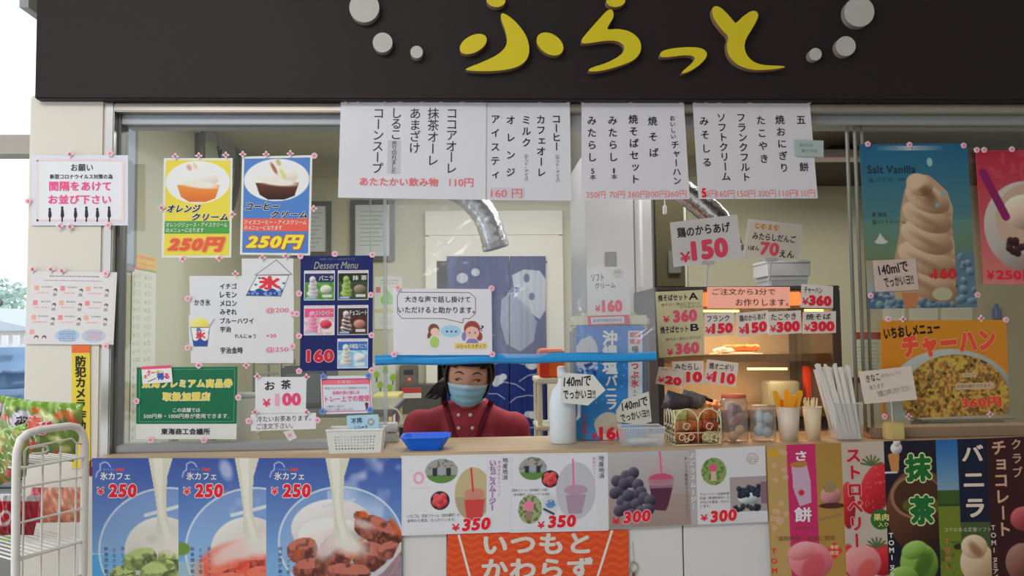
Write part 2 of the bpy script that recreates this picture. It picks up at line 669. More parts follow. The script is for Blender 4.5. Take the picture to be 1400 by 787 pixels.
def pins(sh, pts):
    """pts: (px, py[, kind]) around one sheet"""
    q = sh.quad
    xa, xb = min(p[0] for p in q), max(p[0] for p in q); ya, yb = min(p[1] for p in q), max(p[1] for p in q)
    rows = {'top': [], 'bottom': [], 'left': [], 'right': []}
    corner = {}
    tol = 10
    for p in pts:
        x, y = p[0], p[1]
        l, r, t, b = abs(x - xa) < tol, abs(x - xb) < tol, abs(y - ya) < tol, abs(y - yb) < tol
        if (l or r) and (t or b):
            k = ('top' if t else 'bottom') + ' ' + ('left' if l else 'right') + ' corner'
            if k not in corner:
                corner[k] = p
                continue
        d = {'left': abs(x - xa), 'right': abs(x - xb), 'top': abs(y - ya), 'bottom': abs(y - yb)}
        rows[min(d, key=d.get)].append(p)
    todo = [(p, 'at ' + k + ' of') for k, p in corner.items()]
    for e, L in rows.items():
        L.sort(key=lambda p: p[0] if e in ('top', 'bottom') else p[1])
        for i, p in enumerate(L):
            if len(L) == 1:
                todo.append((p, 'alone on %s edge of' % e))
            else:
                todo.append((p, '%s on %s edge, %s,' % (ORD[i], e, 'from left' if e in ('top', 'bottom') else 'from above')))
    for p, where in todo:
        kind = p[2] if len(p) > 2 else 'flower'
        a, b = pin_mesh(kind)
        o = bpy.data.objects.new('flower_sticker', a)
        COL.objects.link(o)
        o.location = G(p[0], p[1], sh.Y - 0.003)
        c = bpy.data.objects.new('flower_centre', b)
        COL.objects.link(c); c.parent = o
        word = {'flower': 'pink round flower sticker', 'blue': 'blue flower sticker', 'star': 'pink four-pointed sticker'}[kind]
        tag(o, ('%s %s the %s' % (word, where, sh.short)), 'sticker', 'flower stickers holding up the notices')


# ================================================================= SETTING
ZC = G(700, 616, -0.12).z           # counter top height
XR = 2.1                            # right end of the shop front
cream = mat((205, 200, 190), 0.7, noise=0.03, scale=5)
beige = mat((180, 178, 158), 0.75, noise=0.03, scale=3)
hallw = mat((190, 184, 172), 0.8)
# hall side
struct(MB().box(-3.2, 3.2, -6.5, 0.25, -0.05, 0.0).build('floor', mat((150, 146, 138), 0.35, scale=4)))
struct(MB().box(-3.2, 3.2, -6.5, 0.0, 3.2, 3.3).build('ceiling', mat((200, 198, 192), 0.8)))
struct(MB().box(2.6, 2.7, -6.5, 0.0, 0.0, 3.2).build('wall_right', hallw))
struct(MB().box(-3.2, 3.2, -6.6, -6.5, 0.0, 3.2).build('wall_back', hallw))
struct(MB().box(-9, 3.2, 0.25, 12, -0.06, -0.01).build('trim_1', mat((150, 150, 148), 0.8, scale=4)))  # ground outside and under the kitchen
# kitchen
zk = 2.57
XL = -1.5
# left kitchen wall with a slim daylight window
def GX(px, py, X):
    d = Rn @ np.array([px - W / 2, -(py - H / 2), -FPX])
    t = (X - CAM[0]) / d[0]
    return Vector((X, CAM[1] + d[1] * t, CAM[2] + d[2] * t))


wy0, wy1 = 0.452, GX(181, 300, XL).y
wz0, wz1 = GX(165, 362, XL).z, 2.36
lw = MB()
lw.box(XL - 0.03, XL, wy1, 3.0, 0, zk)
lw.box(XL - 0.03, XL, wy0, wy1, 0, wz0); lw.box(XL - 0.03, XL, wy0, wy1, wz1, zk)
struct(lw.build('wall_left', beige))
wf = MB()
wf.box(XL - 0.02, XL + 0.012, wy1 - 0.01, wy1 + 0.02, wz0, wz1)
wf.box(XL - 0.02, XL + 0.012, wy0, wy1, wz1 - 0.01, wz1 + 0.02); wf.box(XL - 0.02, XL + 0.012, wy0, wy1, wz0 - 0.02, wz0 + 0.01)
struct(wf.build('window_1', ALU))
YB = 2.9
dl = G(583, 460, YB).x; dr = G(770, 460, YB).x
dx0 = G(598, 460, YB).x; dx1 = G(746, 460, YB).x
dz = G(670, 357, YB).z
bw = MB()
bw.box(XL, dx0, YB, YB + 0.1, 0, zk); bw.box(dx1, 4.1, YB, YB + 0.1, 0, zk); bw.box(dx0, dx1, YB, YB + 0.1, dz, zk)
struct(bw.build('wall_kitchen', beige))
struct(MB().box(4.0, 4.1, 0.2, YB, 0, zk).build('wall_kitchen_right', beige))
struct(MB().box(XL - 0.03, 4.1, 0.205, YB + 0.1, zk, zk + 0.08).build('ceiling_kitchen', mat((176, 170, 150), 0.8)))
struct(MB().box(XL, 4.0, 0.2, YB, -0.01, 0.005).build('floor_kitchen', mat((120, 116, 108), 0.5)))
# room behind the doorway
bk = MB()
bk.box(dx0 - 0.3, dx1 + 0.3, YB + 1.2, YB + 1.25, 0, zk)
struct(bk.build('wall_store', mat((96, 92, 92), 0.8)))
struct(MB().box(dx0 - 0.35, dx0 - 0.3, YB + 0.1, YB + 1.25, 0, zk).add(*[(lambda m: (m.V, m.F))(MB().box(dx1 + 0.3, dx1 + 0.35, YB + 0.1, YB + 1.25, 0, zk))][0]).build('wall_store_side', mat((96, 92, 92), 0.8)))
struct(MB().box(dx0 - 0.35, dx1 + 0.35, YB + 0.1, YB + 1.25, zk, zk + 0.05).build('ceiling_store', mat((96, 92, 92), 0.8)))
# cornice of the left kitchen wall, back wall band
struct(MB().box(XL, XL + 0.03, 0.25, YB, zk - 0.07, zk).build('trim_2', mat((150, 152, 150), 0.6)))
struct(MB().box(XL + 0.03, 4.0, YB - 0.03, YB, zk - 0.12, zk).build('trim_3', mat((172, 168, 150), 0.6)))
struct(MB().box(G(250, 400, 2.3).x, G(256, 400, 2.3).x, YB - 0.04, YB, 0.4, 2.5).build('trim_4', mat((190, 186, 165), 0.6)))
# white door surround: lintel board with a dark reveal line, jambs
dj = MB(); white_trim = mat((214, 212, 204), 0.5)
zt = G(670, 288, YB - 0.05).z; zl = G(670, 322, YB - 0.05).z
dj.box(dl, dr, YB - 0.05, YB, zl + 0.006, zt); dj.box(dl, dr, YB - 0.05, YB, dz, zl - 0.004)
dj.box(dl, dx0, YB - 0.05, YB + 0.02, 0, dz); dj.box(dx1, dr, YB - 0.05, YB + 0.02, 0, dz)
dj.box(dl + 0.02, dr - 0.02, YB - 0.04, YB, zl - 0.004, zl + 0.006)
struct(dj.build('door_1', white_trim))

struct(MB().box(XR, 4.1, 0.0, 0.2, 0, 3.2).build('wall_front_right', cream))
# pillar at the left of the shop
xa = G(34, 430, -0.05).x; xb = G(139, 430, -0.05).x
zs = G(600, 136, -0.08).z            # underside of the fascia
struct(MB().bbox(xa, xb, -0.05, 0.03, 0, zs + 0.02, 0.006).build('wall_front_left', cream))
# fascia
fx0 = G(48, 80, -0.08).x
fascia = mat((44, 34, 35), 0.6, k=0.75, noise=0.25, scale=120, bump=0.05, name='brown_laminate')
struct(MB().bbox(fx0, XR + 0.5, -0.08, 0.2, zs, 3.2, 0.004).build('wall_front', fascia))
# jamb, lintel, rails
zl1 = G(600, 153, -0.045).z; zl2 = G(600, 168, -0.03).z
ja = G(139, 400, -0.045).x; jb = G(152, 400, -0.045).x; jc = G(161, 400, -0.02).x
t = MB().bbox(ja, jb, -0.045, 0.04, ZC - 0.02, zs, 0.003)
struct(t.build('trim_5', STEEL))
struct(MB().bbox(jb, jc, -0.015, 0.04, ZC, zs, 0.002).build('trim_6', mat((120, 122, 126), 0.5, 0.5)))
lintel = mat((176, 168, 158), 0.3, 0.75, noise=0.12, k=1.0, scale=5)
struct(MB().bbox(jb, XR, -0.045, 0.12, zl1, zs - 0.001, 0.003).build('trim_7', lintel))
struct(MB().bbox(jc, XR, -0.012, 0.07, zl2, zl1, 0.002).build('trim_8', mat((150, 154, 160), 0.5, 0.5, noise=0.03)))
# sill rails under the two glass panes
gx = G(526, 400, 0).x; rx0 = G(1180, 400, 0).x
zr = G(350, 605, -0.012).z
struct(MB().bbox(jc, gx, -0.02, 0.06, ZC, zr, 0.003).build('trim_9', ALU))
zr2 = G(1280, 583, -0.012).z
struct(MB().bbox(rx0, XR, -0.02, 0.06, ZC, zr2, 0.003).build('trim_10', mat((150, 128, 110), 0.5, 0.3)))
# glass panes
GLASS = clear_mat('window_glass', (0.95, 0.97, 0.955), 0.035)
sx = G(400, 400, 0).x
w1 = struct(MB().box(jc + 0.005, gx, 0.004, 0.009, zr, zl2).build('window_2', GLASS))
m = MB(); m.box(gx - 0.004, gx + 0.006, 0.0, 0.013, zr, zl2); m.box(G(505, 400, 0).x, G(505, 400, 0).x + 0.004, 0.012, 0.016, zr, zl2)
struct(m.build('window_frame', clear_mat('pane_edge', (0.8, 0.86, 0.84), 0.12, 0.25)))
w2 = struct(MB().box(rx0, XR, 0.004, 0.009, zr2, zl2).build('window_3', clear_mat('right_glass', (0.86, 0.84, 0.80), 0.03)))  # tinted a little darker and warmer than the left pane
m = MB()
for p, wd_ in ((1166, 0.005), (1177, 0.004), (1187, 0.003)):
    x = G(p, 400, 0.0).x
    m.box(x, x + wd_, -0.002, 0.014, ZC + 0.02, zl2)
struct(m.build('window_frame_right', mat((96, 98, 92), 0.5)))
# counter
wood = wood_mat('counter_laminate', (166, 144, 116), (186, 164, 134))
cx0 = G(124, 625, -0.12).x
ct = thing('serving_counter', 'long pale wooden counter top under the glass panes and serving hatch', 'counter', ((cx0 + XR) / 2, 0, ZC - 0.03))
MB().bbox(cx0, XR, -0.12, 0.20, ZC - 0.028, ZC, 0.006, 3).build('top_board', wood, ct)
MB().bbox(cx0 - 0.008, cx0 - 0.001, -0.115, 0.0, ZC - 0.05, ZC - 0.004, 0.003).build('end_cap', mat((150, 84, 62), 0.5), ct)
cf = MB()
seams = [cx0, G(612, 760, -0.115).x, G(935, 760, -0.115).x, XR]
panelm = mat((205, 204, 204), 0.45, noise=0.02)
for a, b in zip(seams[:-1], seams[1:]):
    MB().bbox(a + 0.002, b - 0.002, -0.112, -0.09, 0.08, ZC - 0.029, 0.002).build('panel', panelm, ct)
MB().box(cx0 + 0.01, XR, -0.088, 0.18, 0.0, ZC - 0.029).build('carcass', mat((120, 118, 116), 0.7), ct)
# hall windows at far left
xw = -1.75
wfm = mat((165, 158, 150), 0.6)
m = MB()
z0 = G(20, 212, 0.3).z; z1 = G(20, 186, 0.3).z
m.box(-4.5, xa, 0.28, 0.36, z0, z1); m.box(-4.5, xa, 0.28, 0.36, 0, 0.28)
struct(m.build('window_4', wfm))

# ================================================================= SHOP SIGN (raised letters)
yel = mat((224, 204, 40), 0.35, k=1.0, noise=0.05, scale=14, name='yellow_acrylic')
edge = mat((150, 118, 96), 0.6, k=1.0)
grey = mat((196, 192, 188), 0.5, k=1.0)


def smooth_poly(pts, it=2):
    for _ in range(it):
        q = []
        n = len(pts)
        for i in range(n):
            a = pts[i]; b = pts[(i + 1) % n]
            q += [(a[0] * .75 + b[0] * .25, a[1] * .75 + b[1] * .25), (a[0] * .25 + b[0] * .75, a[1] * .25 + b[1] * .75)]
        pts = q
    return pts


def raised(pieces, name, label, cat, m, group=None):
    allp = [p for q in pieces for p in q]
    cx = sum(p[0] for p in allp) / len(allp); cy = max(p[1] for p in allp)
    r = thing(name, label, cat, G(cx, cy, -0.104), group)
    for q in pieces:
        P = [G(x, y, -0.104) for x, y in q]
        xz = [(p.x, p.z) for p in P]
        o = MB().prism(xz, -0.104, -0.1025).build('face', m, r)
        MB().prism(xz, -0.1024, -0.0802).build('side_return', edge if m is yel else mat((150, 140, 134), 0.6, k=1.0), r)
    return r


def E(cx, cy, rx, ry, rot=0, n=36):
    t = math.radians(rot)
    return [(cx + rx * math.cos(a) * math.cos(t) - ry * math.sin(a) * math.sin(t), cy + rx * math.cos(a) * math.sin(t) + ry * math.sin(a) * math.cos(t)) for a in [2 * PI * i / n for i in range(n)]]


fu = [E(678, 0, 13, 9.5, 8), E(647, 60, 20, 11.5, -28), E(752, 60, 20, 13.5, 33),
      smooth_poly([(686, 16), (702, 26), (718, 45), (724, 62), (723, 78), (712, 90), (690, 96), (660, 97.5), (636, 96), (638, 93), (662, 84), (684, 73), (694, 60), (692, 44), (684, 24)])]
ra = [E(842, 1, 13, 8.5, -4), smooth_poly([(837, 12), (840, 22), (833, 33), (829, 41), (845, 39), (863, 43), (876, 55), (877, 70), (868, 82), (845, 91), (822, 97), (804, 98), (806, 93), (830, 86), (850, 75), (855, 64), (846, 56), (830, 55), (812, 58), (796, 60), (794, 55), (804, 43), (820, 25), (830, 14)])]
tsu = [smooth_poly([(902, 75), (905, 69), (925, 65), (950, 64), (963, 67), (968, 75), (960, 86), (946, 96), (933, 101), (932, 98), (942, 90), (951, 81), (948, 76), (935, 75), (915, 78), (903, 78)])]
to = [smooth_poly([(976, 8), (984, 9), (994, 18), (1004, 30), (1006, 32), (1016, 22), (1028, 14), (1036, 16), (1037, 24), (1028, 40), (1018, 56), (1018, 70), (1026, 82), (1040, 89), (1072, 90), (1074, 92), (1055, 95), (1030, 96), (1010, 90), (997, 78), (993, 62), (997, 50), (988, 42), (976, 26), (973, 14)])]
for pc, lab in ((fu, 'raised yellow sign letter made of four rounded strokes, leftmost'), (ra, 'raised yellow sign letter with dot above a curling stroke, second'),
                (tsu, 'small raised yellow hook-shaped sign letter'), (to, 'raised yellow V-topped sign letter with long foot, rightmost')):
    raised(pc, 'sign_letter', lab, 'sign letter', yel, 'raised yellow letters of the shop sign')
for (cx, cy, r, lab) in ((498, 10, 20.5, 'largest grey disc at the left end of the sign, cut by photo top'), (523, 58, 13.5, 'middle-sized grey disc left of the yellow letters'), (569.5, 71, 8.5, 'smallest grey disc left of the yellow letters'),
                         (1115, 74, 8.5, 'smallest grey disc right of the yellow letters'), (1156.5, 63, 13.5, 'middle-sized grey disc right of the yellow letters'), (1175, 16, 20.5, 'largest grey disc at the right end of the sign')):
    raised([E(cx, cy, r, r)], 'sign_disc', lab, 'sign disc', grey, 'round grey discs of the shop sign')

# ================================================================= NOTICES ON PILLAR AND GLASS
INK = (40, 40, 48); RED = (214, 40, 66); PINK = (232, 78, 130); PAPER = (212, 212, 218)
YG = -0.006          # outer face of the glass
YP = -0.056          # pillar face
YM = -0.047          # lintel face

# keep-distance notice
s = Sheet('notice_sheet', 'laminated keep-your-distance notice with six dark standing figures, on pillar', 'notice', (43, 212, 175, 308), YP, (206, 206, 218), short='keep-your-distance notice')
s.rect_(50, 218, 170, 303, (214, 214, 222), 'inner_card')
s.layer = 2
for i in range(26):
    for y in (219, 301):
        s.ell(52 + i * 4.5, y, 2.4, 1.6, (238, 190, 190), 'printed_border', n=8)
for i in range(18):
    for x in (51, 168):
        s.ell(x, 221 + i * 4.7, 1.6, 2.4, (240, 200, 186), 'printed_border', n=8)
s.T('お願い', 97, 224, 127, 234, INK, 0.02)
s.T('新型コロナウイルス対策の為', 68, 238, 154, 244.5, INK, 0.03)
s.T('間隔をあけて', 67, 248, 152, 261, PINK, 0.04)
s.T('お並び下さい', 66, 266, 152, 279, PINK, 0.04)
for i, x in enumerate((68, 85, 103, 118, 133, 149)):
    h = 0 if i in (0, 2, 4) else 2
    s.ell(x, 286 - h, 1.8, 2.2, INK, 'printed_figure', n=10)
    s.poly([(x - 1.6, 288 - h), (x + 1.8, 288 - h), (x + 2.8, 295), (x + 1, 298), (x + 1, 303), (x - 1.2, 303), (x - 1, 298), (x - 2.2, 295)], INK, 'printed_figure')
s.done(); pins(s, [(96, 211, 'star'), (151, 210), (39, 275), (148, 308), (96, 310, 'star'), (82, 309, 'star')])

# ten-point notice
s = Sheet('notice_sheet', 'wide notice with numbered pink squares and two grey-blue ovals, lower on pillar', 'notice', (33, 371, 157, 471), YP, (208, 204, 204), quad=[(43, 370), (160, 372), (155, 471), (33, 470)], short='ten-point notice')
p = Pic(36, 374, 154, 468, 1.5, (208, 204, 204), seed=4)
p.scribble(58, 377, 132, 379, INK, 3.0); p.scribble(52, 383, 138, 386, (90, 90, 96), 3.0, a=.6)
for r in range(3):
    for c_ in range(3):
        x = 40 + c_ * 37; y = 391 + r * 20
        p.put(p.rect(x, y, x + 6.5, y + 6.5), (226, 130, 140) if (r + c_) % 2 else (238, 160, 140))
        p.scribble(x + 9, y + 1, x + 24, y + 4, (90, 90, 96), 3, a=.6); p.scribble(x + 2, y + 9, x + 22, y + 12, (220, 100, 110), 3, a=.6)
        p.put(p.ell(x + 30, y + 6, 2.6, 2.6), (70, 66, 72)); p.put(p.ell(x + 29.5, y + 7.5, 1.8, 1.8), (225, 200, 190)); p.put(p.rect(x + 27, y + 10, x + 32, y + 14), (120, 124, 140), .7)
p.put(p.rect(39, 451, 45.5, 457.5), (230, 150, 156))
for x in (49, 60):
    p.put(p.ell(x, 462, 3, 3), (70, 66, 72)); p.put(p.ell(x, 463.5, 2.2, 2.2), (226, 205, 196))
p.put(p.ell(92, 459, 17, 9), (164, 188, 214)); p.put(p.ell(129, 459, 17, 9), (176, 184, 200))
p.scribble(80, 453, 104, 466, (70, 80, 110), 3, a=.6); p.scribble(117, 454, 141, 465, (214, 110, 130), 3, a=.6)
s.pic(p); s.done(); pins(s, [(45, 368, 'star'), (70, 368, 'star'), (85, 370, 'star'), (145, 374), (145, 473)])

# security camera strip
s = Sheet('sticker_strip', 'tall narrow yellow security camera sticker with orange top, low on pillar', 'sticker', (98, 472, 123, 640), YP + 0.002, (214, 190, 56), short='yellow security camera strip')
s.rect_(98, 472, 123, 482, (222, 100, 50), 'orange_band')
s.layer = 2
s.V('防犯カメラ作動中', 110, 486, 603, 15.0, (30, 28, 26), 0.035)
s.done()

# wall poster deep on the left kitchen wall
def wall_grid(name, label, y0, y1, z0, z1, fn, cat, xw=XL + 0.004):
    """a flat sheet on the left kitchen wall; its picture runs front to back"""
    pr = Pic(0, 0, (y1 - y0) * 400, (z1 - z0) * 400, 0.6, k=1.3, seed=9)
    fn(pr)
    ny, nx = pr.X.shape
    V = [(xw, y0 + pr.X[j, i] / 400, z1 - pr.Y[j, i] / 400) for j in range(ny) for i in range(nx)]
    F = [(j * nx + i, (j + 1) * nx + i, (j + 1) * nx + i + 1, j * nx + i + 1) for j in range(ny - 1) for i in range(nx - 1)]
    r = thing(name, label, cat, (xw, (y0 + y1) / 2, z0))
    o = mesh('sheet', V, F, PRINT, r)
    c = np.clip(pr.C, 0, 255) / 255.0
    c = np.clip(np.where(c <= 0.04045, c / 12.92, ((c + 0.055) / 1.055) ** 2.4) * 1.3, 0, 0.93).reshape(-1, 3)
    a = o.data.color_attributes.new('ink', 'FLOAT_COLOR', 'POINT')
    a.data.foreach_set('color', np.concatenate([c, np.ones((len(c), 1))], 1).ravel())
    return r


def book_list(p):
    p.put(np.ones(p.X.shape), (206, 208, 196))
    p.put(p.rect(0, 0, p.x1, 26), (232, 178, 70)); p.scribble(4, 3, p.x1 - 4, 12, (226, 110, 90), 9); p.scribble(8, 16, p.x1 - 8, 24, (214, 90, 100), 6, a=.7)
    p.put(p.rect(0, 26, p.x1 * .4, 29), (214, 80, 80)); p.put(p.rect(p.x1 * .4, 26, p.x1, 29), (110, 150, 80))
    for y in range(36, int(p.y1) - 14, 15):
        for x in (6, p.x1 * .5):
            p.scribble(x + 12, y, x + 32, y + 9, (110, 114, 112), 3.2, a=.5)
            p.put(p.ell(x + 5, y + 5, 4, 3.4), p.rs.choice([0, 1]) and (150, 160, 120) or (170, 172, 170), .7)
wall_grid('wall_poster', 'tall narrow book-list poster with orange header on left kitchen wall', GX(179, 400, XL).y, GX(212, 400, XL).y, GX(195, 612, XL).z, GX(195, 348, XL).z, book_list, 'poster')

# orange cream / coffee cream posters
def cream_poster(rect, quad, bg, band, l1, l2, b1, b2, drink, numc, numo, label, short, fruit):
    x0, y0, x1, y1 = rect
    s = Sheet('menu_poster', label, 'poster', rect, YG, (214, 214, 210), quad=quad, short=short)
    w = x1 - x0
    p = Pic(x0 + 3, y0 + 3, x1 - 3, y1 - 3, 1.5, bg, seed=3)
    cx, cy = (x0 + x1) / 2, y0 + 33
    p.put(p.ell(cx, cy, w * .465, 29), (222, 222, 222))
    gl = p.poly([(cx - w * .3, cy + 4), (cx + w * .32, cy + 4), (cx + w * .26, cy + 22), (cx + w * .12, cy + 27), (cx - w * .12, cy + 27), (cx - w * .24, cy + 20)])
    gl = gl * p.ell(cx, cy, w * .465, 29)
    p.vgrad(drink[0], drink[1], cy + 4, cy + 26, gl)
    p.ball(cx, cy - 6, w * .30, 13, (224, 220, 214), (236, 234, 230), (204, 190, 176), 6)
    p.put(p.ell(cx + 2, cy + 3, w * .28, 5, 6, 3), (226, 216, 204))
    for a, b, c_, d, col in fruit:
        p.put(p.ell(cx + a, cy + b, c_, d, 60, 1.5), col, .85)
    p.put(p.rect(x0 + 3, y0 + 86, x1 - 3, y0 + 103), band)
    s.pic(p)
    s.T(l1, x0 + 5, y0 + 63, x0 + 5 + w * .5, y0 + 75, (24, 22, 28), 0.05, out=(236, 236, 225), ow=.05, shear=.3)
    s.T(l2, x0 + w * .42, y0 + 75, x1 - 5, y0 + 86, (24, 22, 28), 0.05, out=(236, 236, 225), ow=.05, shear=.3)
    s.T(b1, x0 + 5, y0 + 88, x1 - 6, y0 + 94, (236, 236, 230), 0.015, shear=.15)
    s.T(b2, x0 + 5, y0 + 95.5, x0 + w * .6, y0 + 101.5, (236, 236, 230), 0.015, shear=.15)
    s.T('250円', x0 + 6, y0 + 107, x1 - 7, y0 + 129, numc, 0.065, out=numo, ow=.05, shear=.25)
    return s.done()

s = cream_poster((223, 216, 317, 352), [(224, 216), (318, 216), (316, 352), (221, 352)], (226, 202, 70), (74, 150, 70), 'オレンジ', 'クリーム', 'オレンジジュース・アイスクリーム', 'のメニューになります',
                 ((226, 140, 60), (206, 104, 40)), (226, 88, 60), (244, 150, 90), 'yellow poster of an orange cream float in an oval, upper left glass', 'orange cream poster', [(-12, -20, 5, 3, (206, 150, 130)), (-4, -22, 5, 2.6, (214, 190, 150))])
pins(s, [(240, 214, 'star'), (272, 213, 'star'), (309, 212, 'star'), (221, 284, 'star'), (318, 293, 'star'), (250, 354, 'star'), (300, 353, 'star')])
s = cream_poster((331, 213, 426, 349), [(331, 214), (427, 212), (424, 349), (328, 348)], (76, 122, 190), (222, 92, 74), 'コーヒー', 'クリーム', 'アイスコーヒー・アイスクリーム', 'のメニューになります.',
                 ((100, 52, 30), (48, 22, 16)), (238, 226, 60), (220, 80, 50), 'blue poster of a coffee cream float in an oval, right of the yellow one', 'coffee cream poster', [(-4, -16, 9, 2.4, (150, 80, 50)), (8, -8, 9, 3, (206, 196, 130)), (2, -24, 5, 3, (190, 170, 100))])
pins(s, [(332, 211, 'star'), (364, 211, 'star'), (397, 210, 'star'), (430, 213), (429, 285, 'star'), (359, 352, 'star'), (391, 350, 'star'), (411, 350)])

# shaved ice menu
s = Sheet('menu_poster', 'white shaved ice price list with a cup drawing and ice banner', 'poster', (260, 376, 402, 496), YG, (208, 208, 212), short='shaved ice price list',
          quad=[(259, 377), (402, 377), (401, 496), (261, 496)], outline=[(260, 376), (349, 376), (352, 370), (380, 352), (401, 373), (402, 400), (402, 496), (260, 496)])
s.T('かき氷', 266, 408, 288, 417, INK, .02)
y = 385
for i, tx in enumerate(('イチゴ', 'レモン', 'メロン', 'みぞれ', 'ブルーハワイ', '宇治')):
    s.T(tx, 301, 386 + i * 11.9, 301 + (23 if len(tx) == 3 else 46 if len(tx) == 6 else 15), 394 + i * 11.9, INK, .03)
s.T('れんにゅう', 321, 456, 350, 462, INK, .01); s.T('+20', 364, 456, 378, 461, PINK, .02)
s.T('宇治金時', 301, 474, 332, 483, INK, .03); s.T('@200', 364, 420, 395, 428, (214, 70, 110), .0); s.T('@250', 364, 474, 395, 482, (214, 70, 110), .0)
p = Pic(331, 352, 401, 406, 2, (208, 208, 212), seed=2)
p.put(p.line([(349, 375), (378, 354), (399, 374), (349, 375)], .8), (90, 90, 100))
fl = p.poly([(352, 375), (395, 375), (384, 404), (337, 403)])
p.put(fl, (218, 220, 224)); p.put(fl * (p.Y > 395 + 1.8 * np.sin(p.X * .35)), (44, 74, 150)); p.put(fl * (p.Y > 396) * (p.noise(3) > .62), (120, 150, 200))
p.put(p.line([(352, 375), (395, 375), (384, 404), (337, 403), (352, 375)], .7), (70, 70, 90))
for a, b in ((355, 379), (388, 386), (350, 388), (384, 394)):
    p.put(p.ell(a, b, 2, 1.3), (60, 90, 150))
# trim the picture to the banner itself
s.layer = 1
sh_pic = s.pic(p)
s.T('氷', 354, 376, 384, 395, (216, 50, 70), .07, part='lettering')
p = Pic(258, 430, 297, 478, 2, (208, 208, 212), seed=5)
p.ball(273, 444, 13, 11, (226, 206, 100), (236, 222, 150), (206, 178, 70))
p.put(p.rect(258, 447, 297, 478), (208, 208, 212))
cup = p.poly([(260.5, 447), (286.5, 447), (283, 473), (264.5, 473)])
p.put(cup, (222, 222, 226)); p.put(cup * (p.Y > 464 + 1.5 * np.sin(p.X * .5)), (44, 74, 150)); p.put(cup * (p.noise(3) > .75) * (p.Y < 465), (90, 120, 180))
p.put(p.line([(260.5, 447), (286.5, 447), (283, 473), (264.5, 473), (260.5, 447)], .8), (80, 84, 110)); p.put(p.line([(286, 447), (293, 436)], 2.2), (150, 156, 180))
s.pic(p, lay=1)
s.T('氷', 267, 452, 281, 463, (216, 50, 70), .06, lay=3)
s.done(); pins(s, [(322, 374, 'star'), (257, 408), (257, 475), (400, 428), (400, 473), (337, 499, 'star'), (272, 499, 'star')])

# dessert board
s = Sheet('menu_board', 'dark blue dessert board with five small soft cream pictures', 'menu board', (411, 349, 510, 507), YG, (34, 44, 110), short='dark blue dessert board', rough=.3, k=1.0, thick=.003, quad=[(411, 350), (510, 349), (509, 506), (410, 507)])
s.T('Dessert Menu', 429, 357, 490, 367, (176, 176, 176), .01, shear=.3)
s.T('TOMI・コニー・ほんわかライス', 437, 352, 485, 355, (140, 144, 170), .01)
for i, (x0, y0, bgc, topc, base, lo, tx, st, other) in enumerate((
        (416, 369, (84, 132, 66), (40, 48, 96), (200, 198, 196), (140, 136, 140), 'バニラ', None, (196, 200, 180)),
        (462, 369, (60, 70, 50), (36, 50, 34), (150, 176, 96), (96, 120, 50), '抹 茶', None, (130, 120, 96)),
        (416, 417, (206, 170, 176), (214, 84, 130), (226, 150, 176), (190, 100, 130), 'ストロベリー', None, (206, 60, 80)),
        (462, 417, (70, 44, 40), (60, 44, 50), (200, 196, 192), (110, 90, 90), 'チョコレート', (60, 40, 40), (180, 120, 110)),
        (462, 463, (140, 176, 214), (52, 106, 180), (210, 206, 196), (150, 150, 150), '沖縄塩バニラ', None, (224, 228, 232)))):
    p = Pic(x0, y0, x0 + 42, y0 + 41, 1.6, (206, 206, 212), seed=i + 20)
    p.put(p.rect(x0 + 1, y0 + 4, x0 + 41, y0 + 40), bgc); p.put(p.rect(x0 + 1, y0 + 4, x0 + 41, y0 + 16), topc)
    p.put(p.rect(x0 + 1, y0 + 16, x0 + 41, y0 + 40) * (p.noise(4) > .6), tuple(min(255, v * 1.3) for v in bgc), .6)
    p.ball(x0 + 30, y0 + 26, 8, 6, other); p.put(p.rect(x0 + 25, y0 + 33, x0 + 38, y0 + 37), (214, 214, 214), .9)
    p.swirl(x0 + 12, y0 + 10, 16, 26, base, lo, 5, 16, stripe=st)
    p.put(p.rect(x0 + 3, y0 + 36, x0 + 16, y0 + 39), (150, 180, 214)); p.scribble(x0 + 3, y0 + 1, x0 + 38, y0 + 3, (190, 110, 120), 3, a=.6)
    s.pic(p, lay=1)
    s.T(tx, x0 + (20 if len(tx) < 5 else 16), y0 + 7, x0 + 40, y0 + 14, (232, 230, 224), .03, lay=2)
s.T('160', 419, 477, 458, 496, (222, 44, 66), .06, out=(240, 170, 180), ow=.05)
s.done(); pins(s, [(458, 347), (509, 348), (409, 401), (507, 403), (406, 429), (409, 459), (508, 458), (409, 507), (508, 506)])

# gift voucher poster
s = Sheet('notice_sheet', 'green voucher notice with yellow heading and white foot, low left glass', 'notice', (187, 501, 324, 600), YG, (210, 212, 210), short='green voucher notice', quad=[(187, 502), (325, 501), (323, 600), (186, 600)])
s.rect_(187, 501, 324, 579, (24, 104, 72), 'green_field')
s.layer = 2
s.frame(191, 504, 320, 576, .7, (90, 160, 130))
s.T('東海プレミアム商品券', 194, 517, 318, 530, (240, 200, 40), .04, out=(240, 236, 214), ow=.05)
s.T('取扱加盟店', 222, 535, 288, 548, (240, 200, 40), .04, out=(240, 236, 214), ow=.05)
s.T('この店舗では', 237, 557, 274, 563, (226, 232, 226), .02); s.T('500円券・1000円券が使用できます.', 197, 565, 313, 571.5, (226, 232, 226), .01)
s.T('東海商工会議所', 221, 585, 288, 594, INK, .03)
s.done(); pins(s, [(272, 499), (187, 548), (326, 543), (206, 601), (279, 601)])
s = Sheet('small_card', 'small white card with pink top and colourful lettering, corner of green voucher notice', 'card', (194, 500, 235, 524), YG - .004, (222, 222, 226), quad=[(193, 501), (234, 499), (236, 522), (195, 525)], short='small pink-topped card')
s.rect_(194, 500, 235, 504, (226, 80, 120), 'pink_band'); s.layer = 2
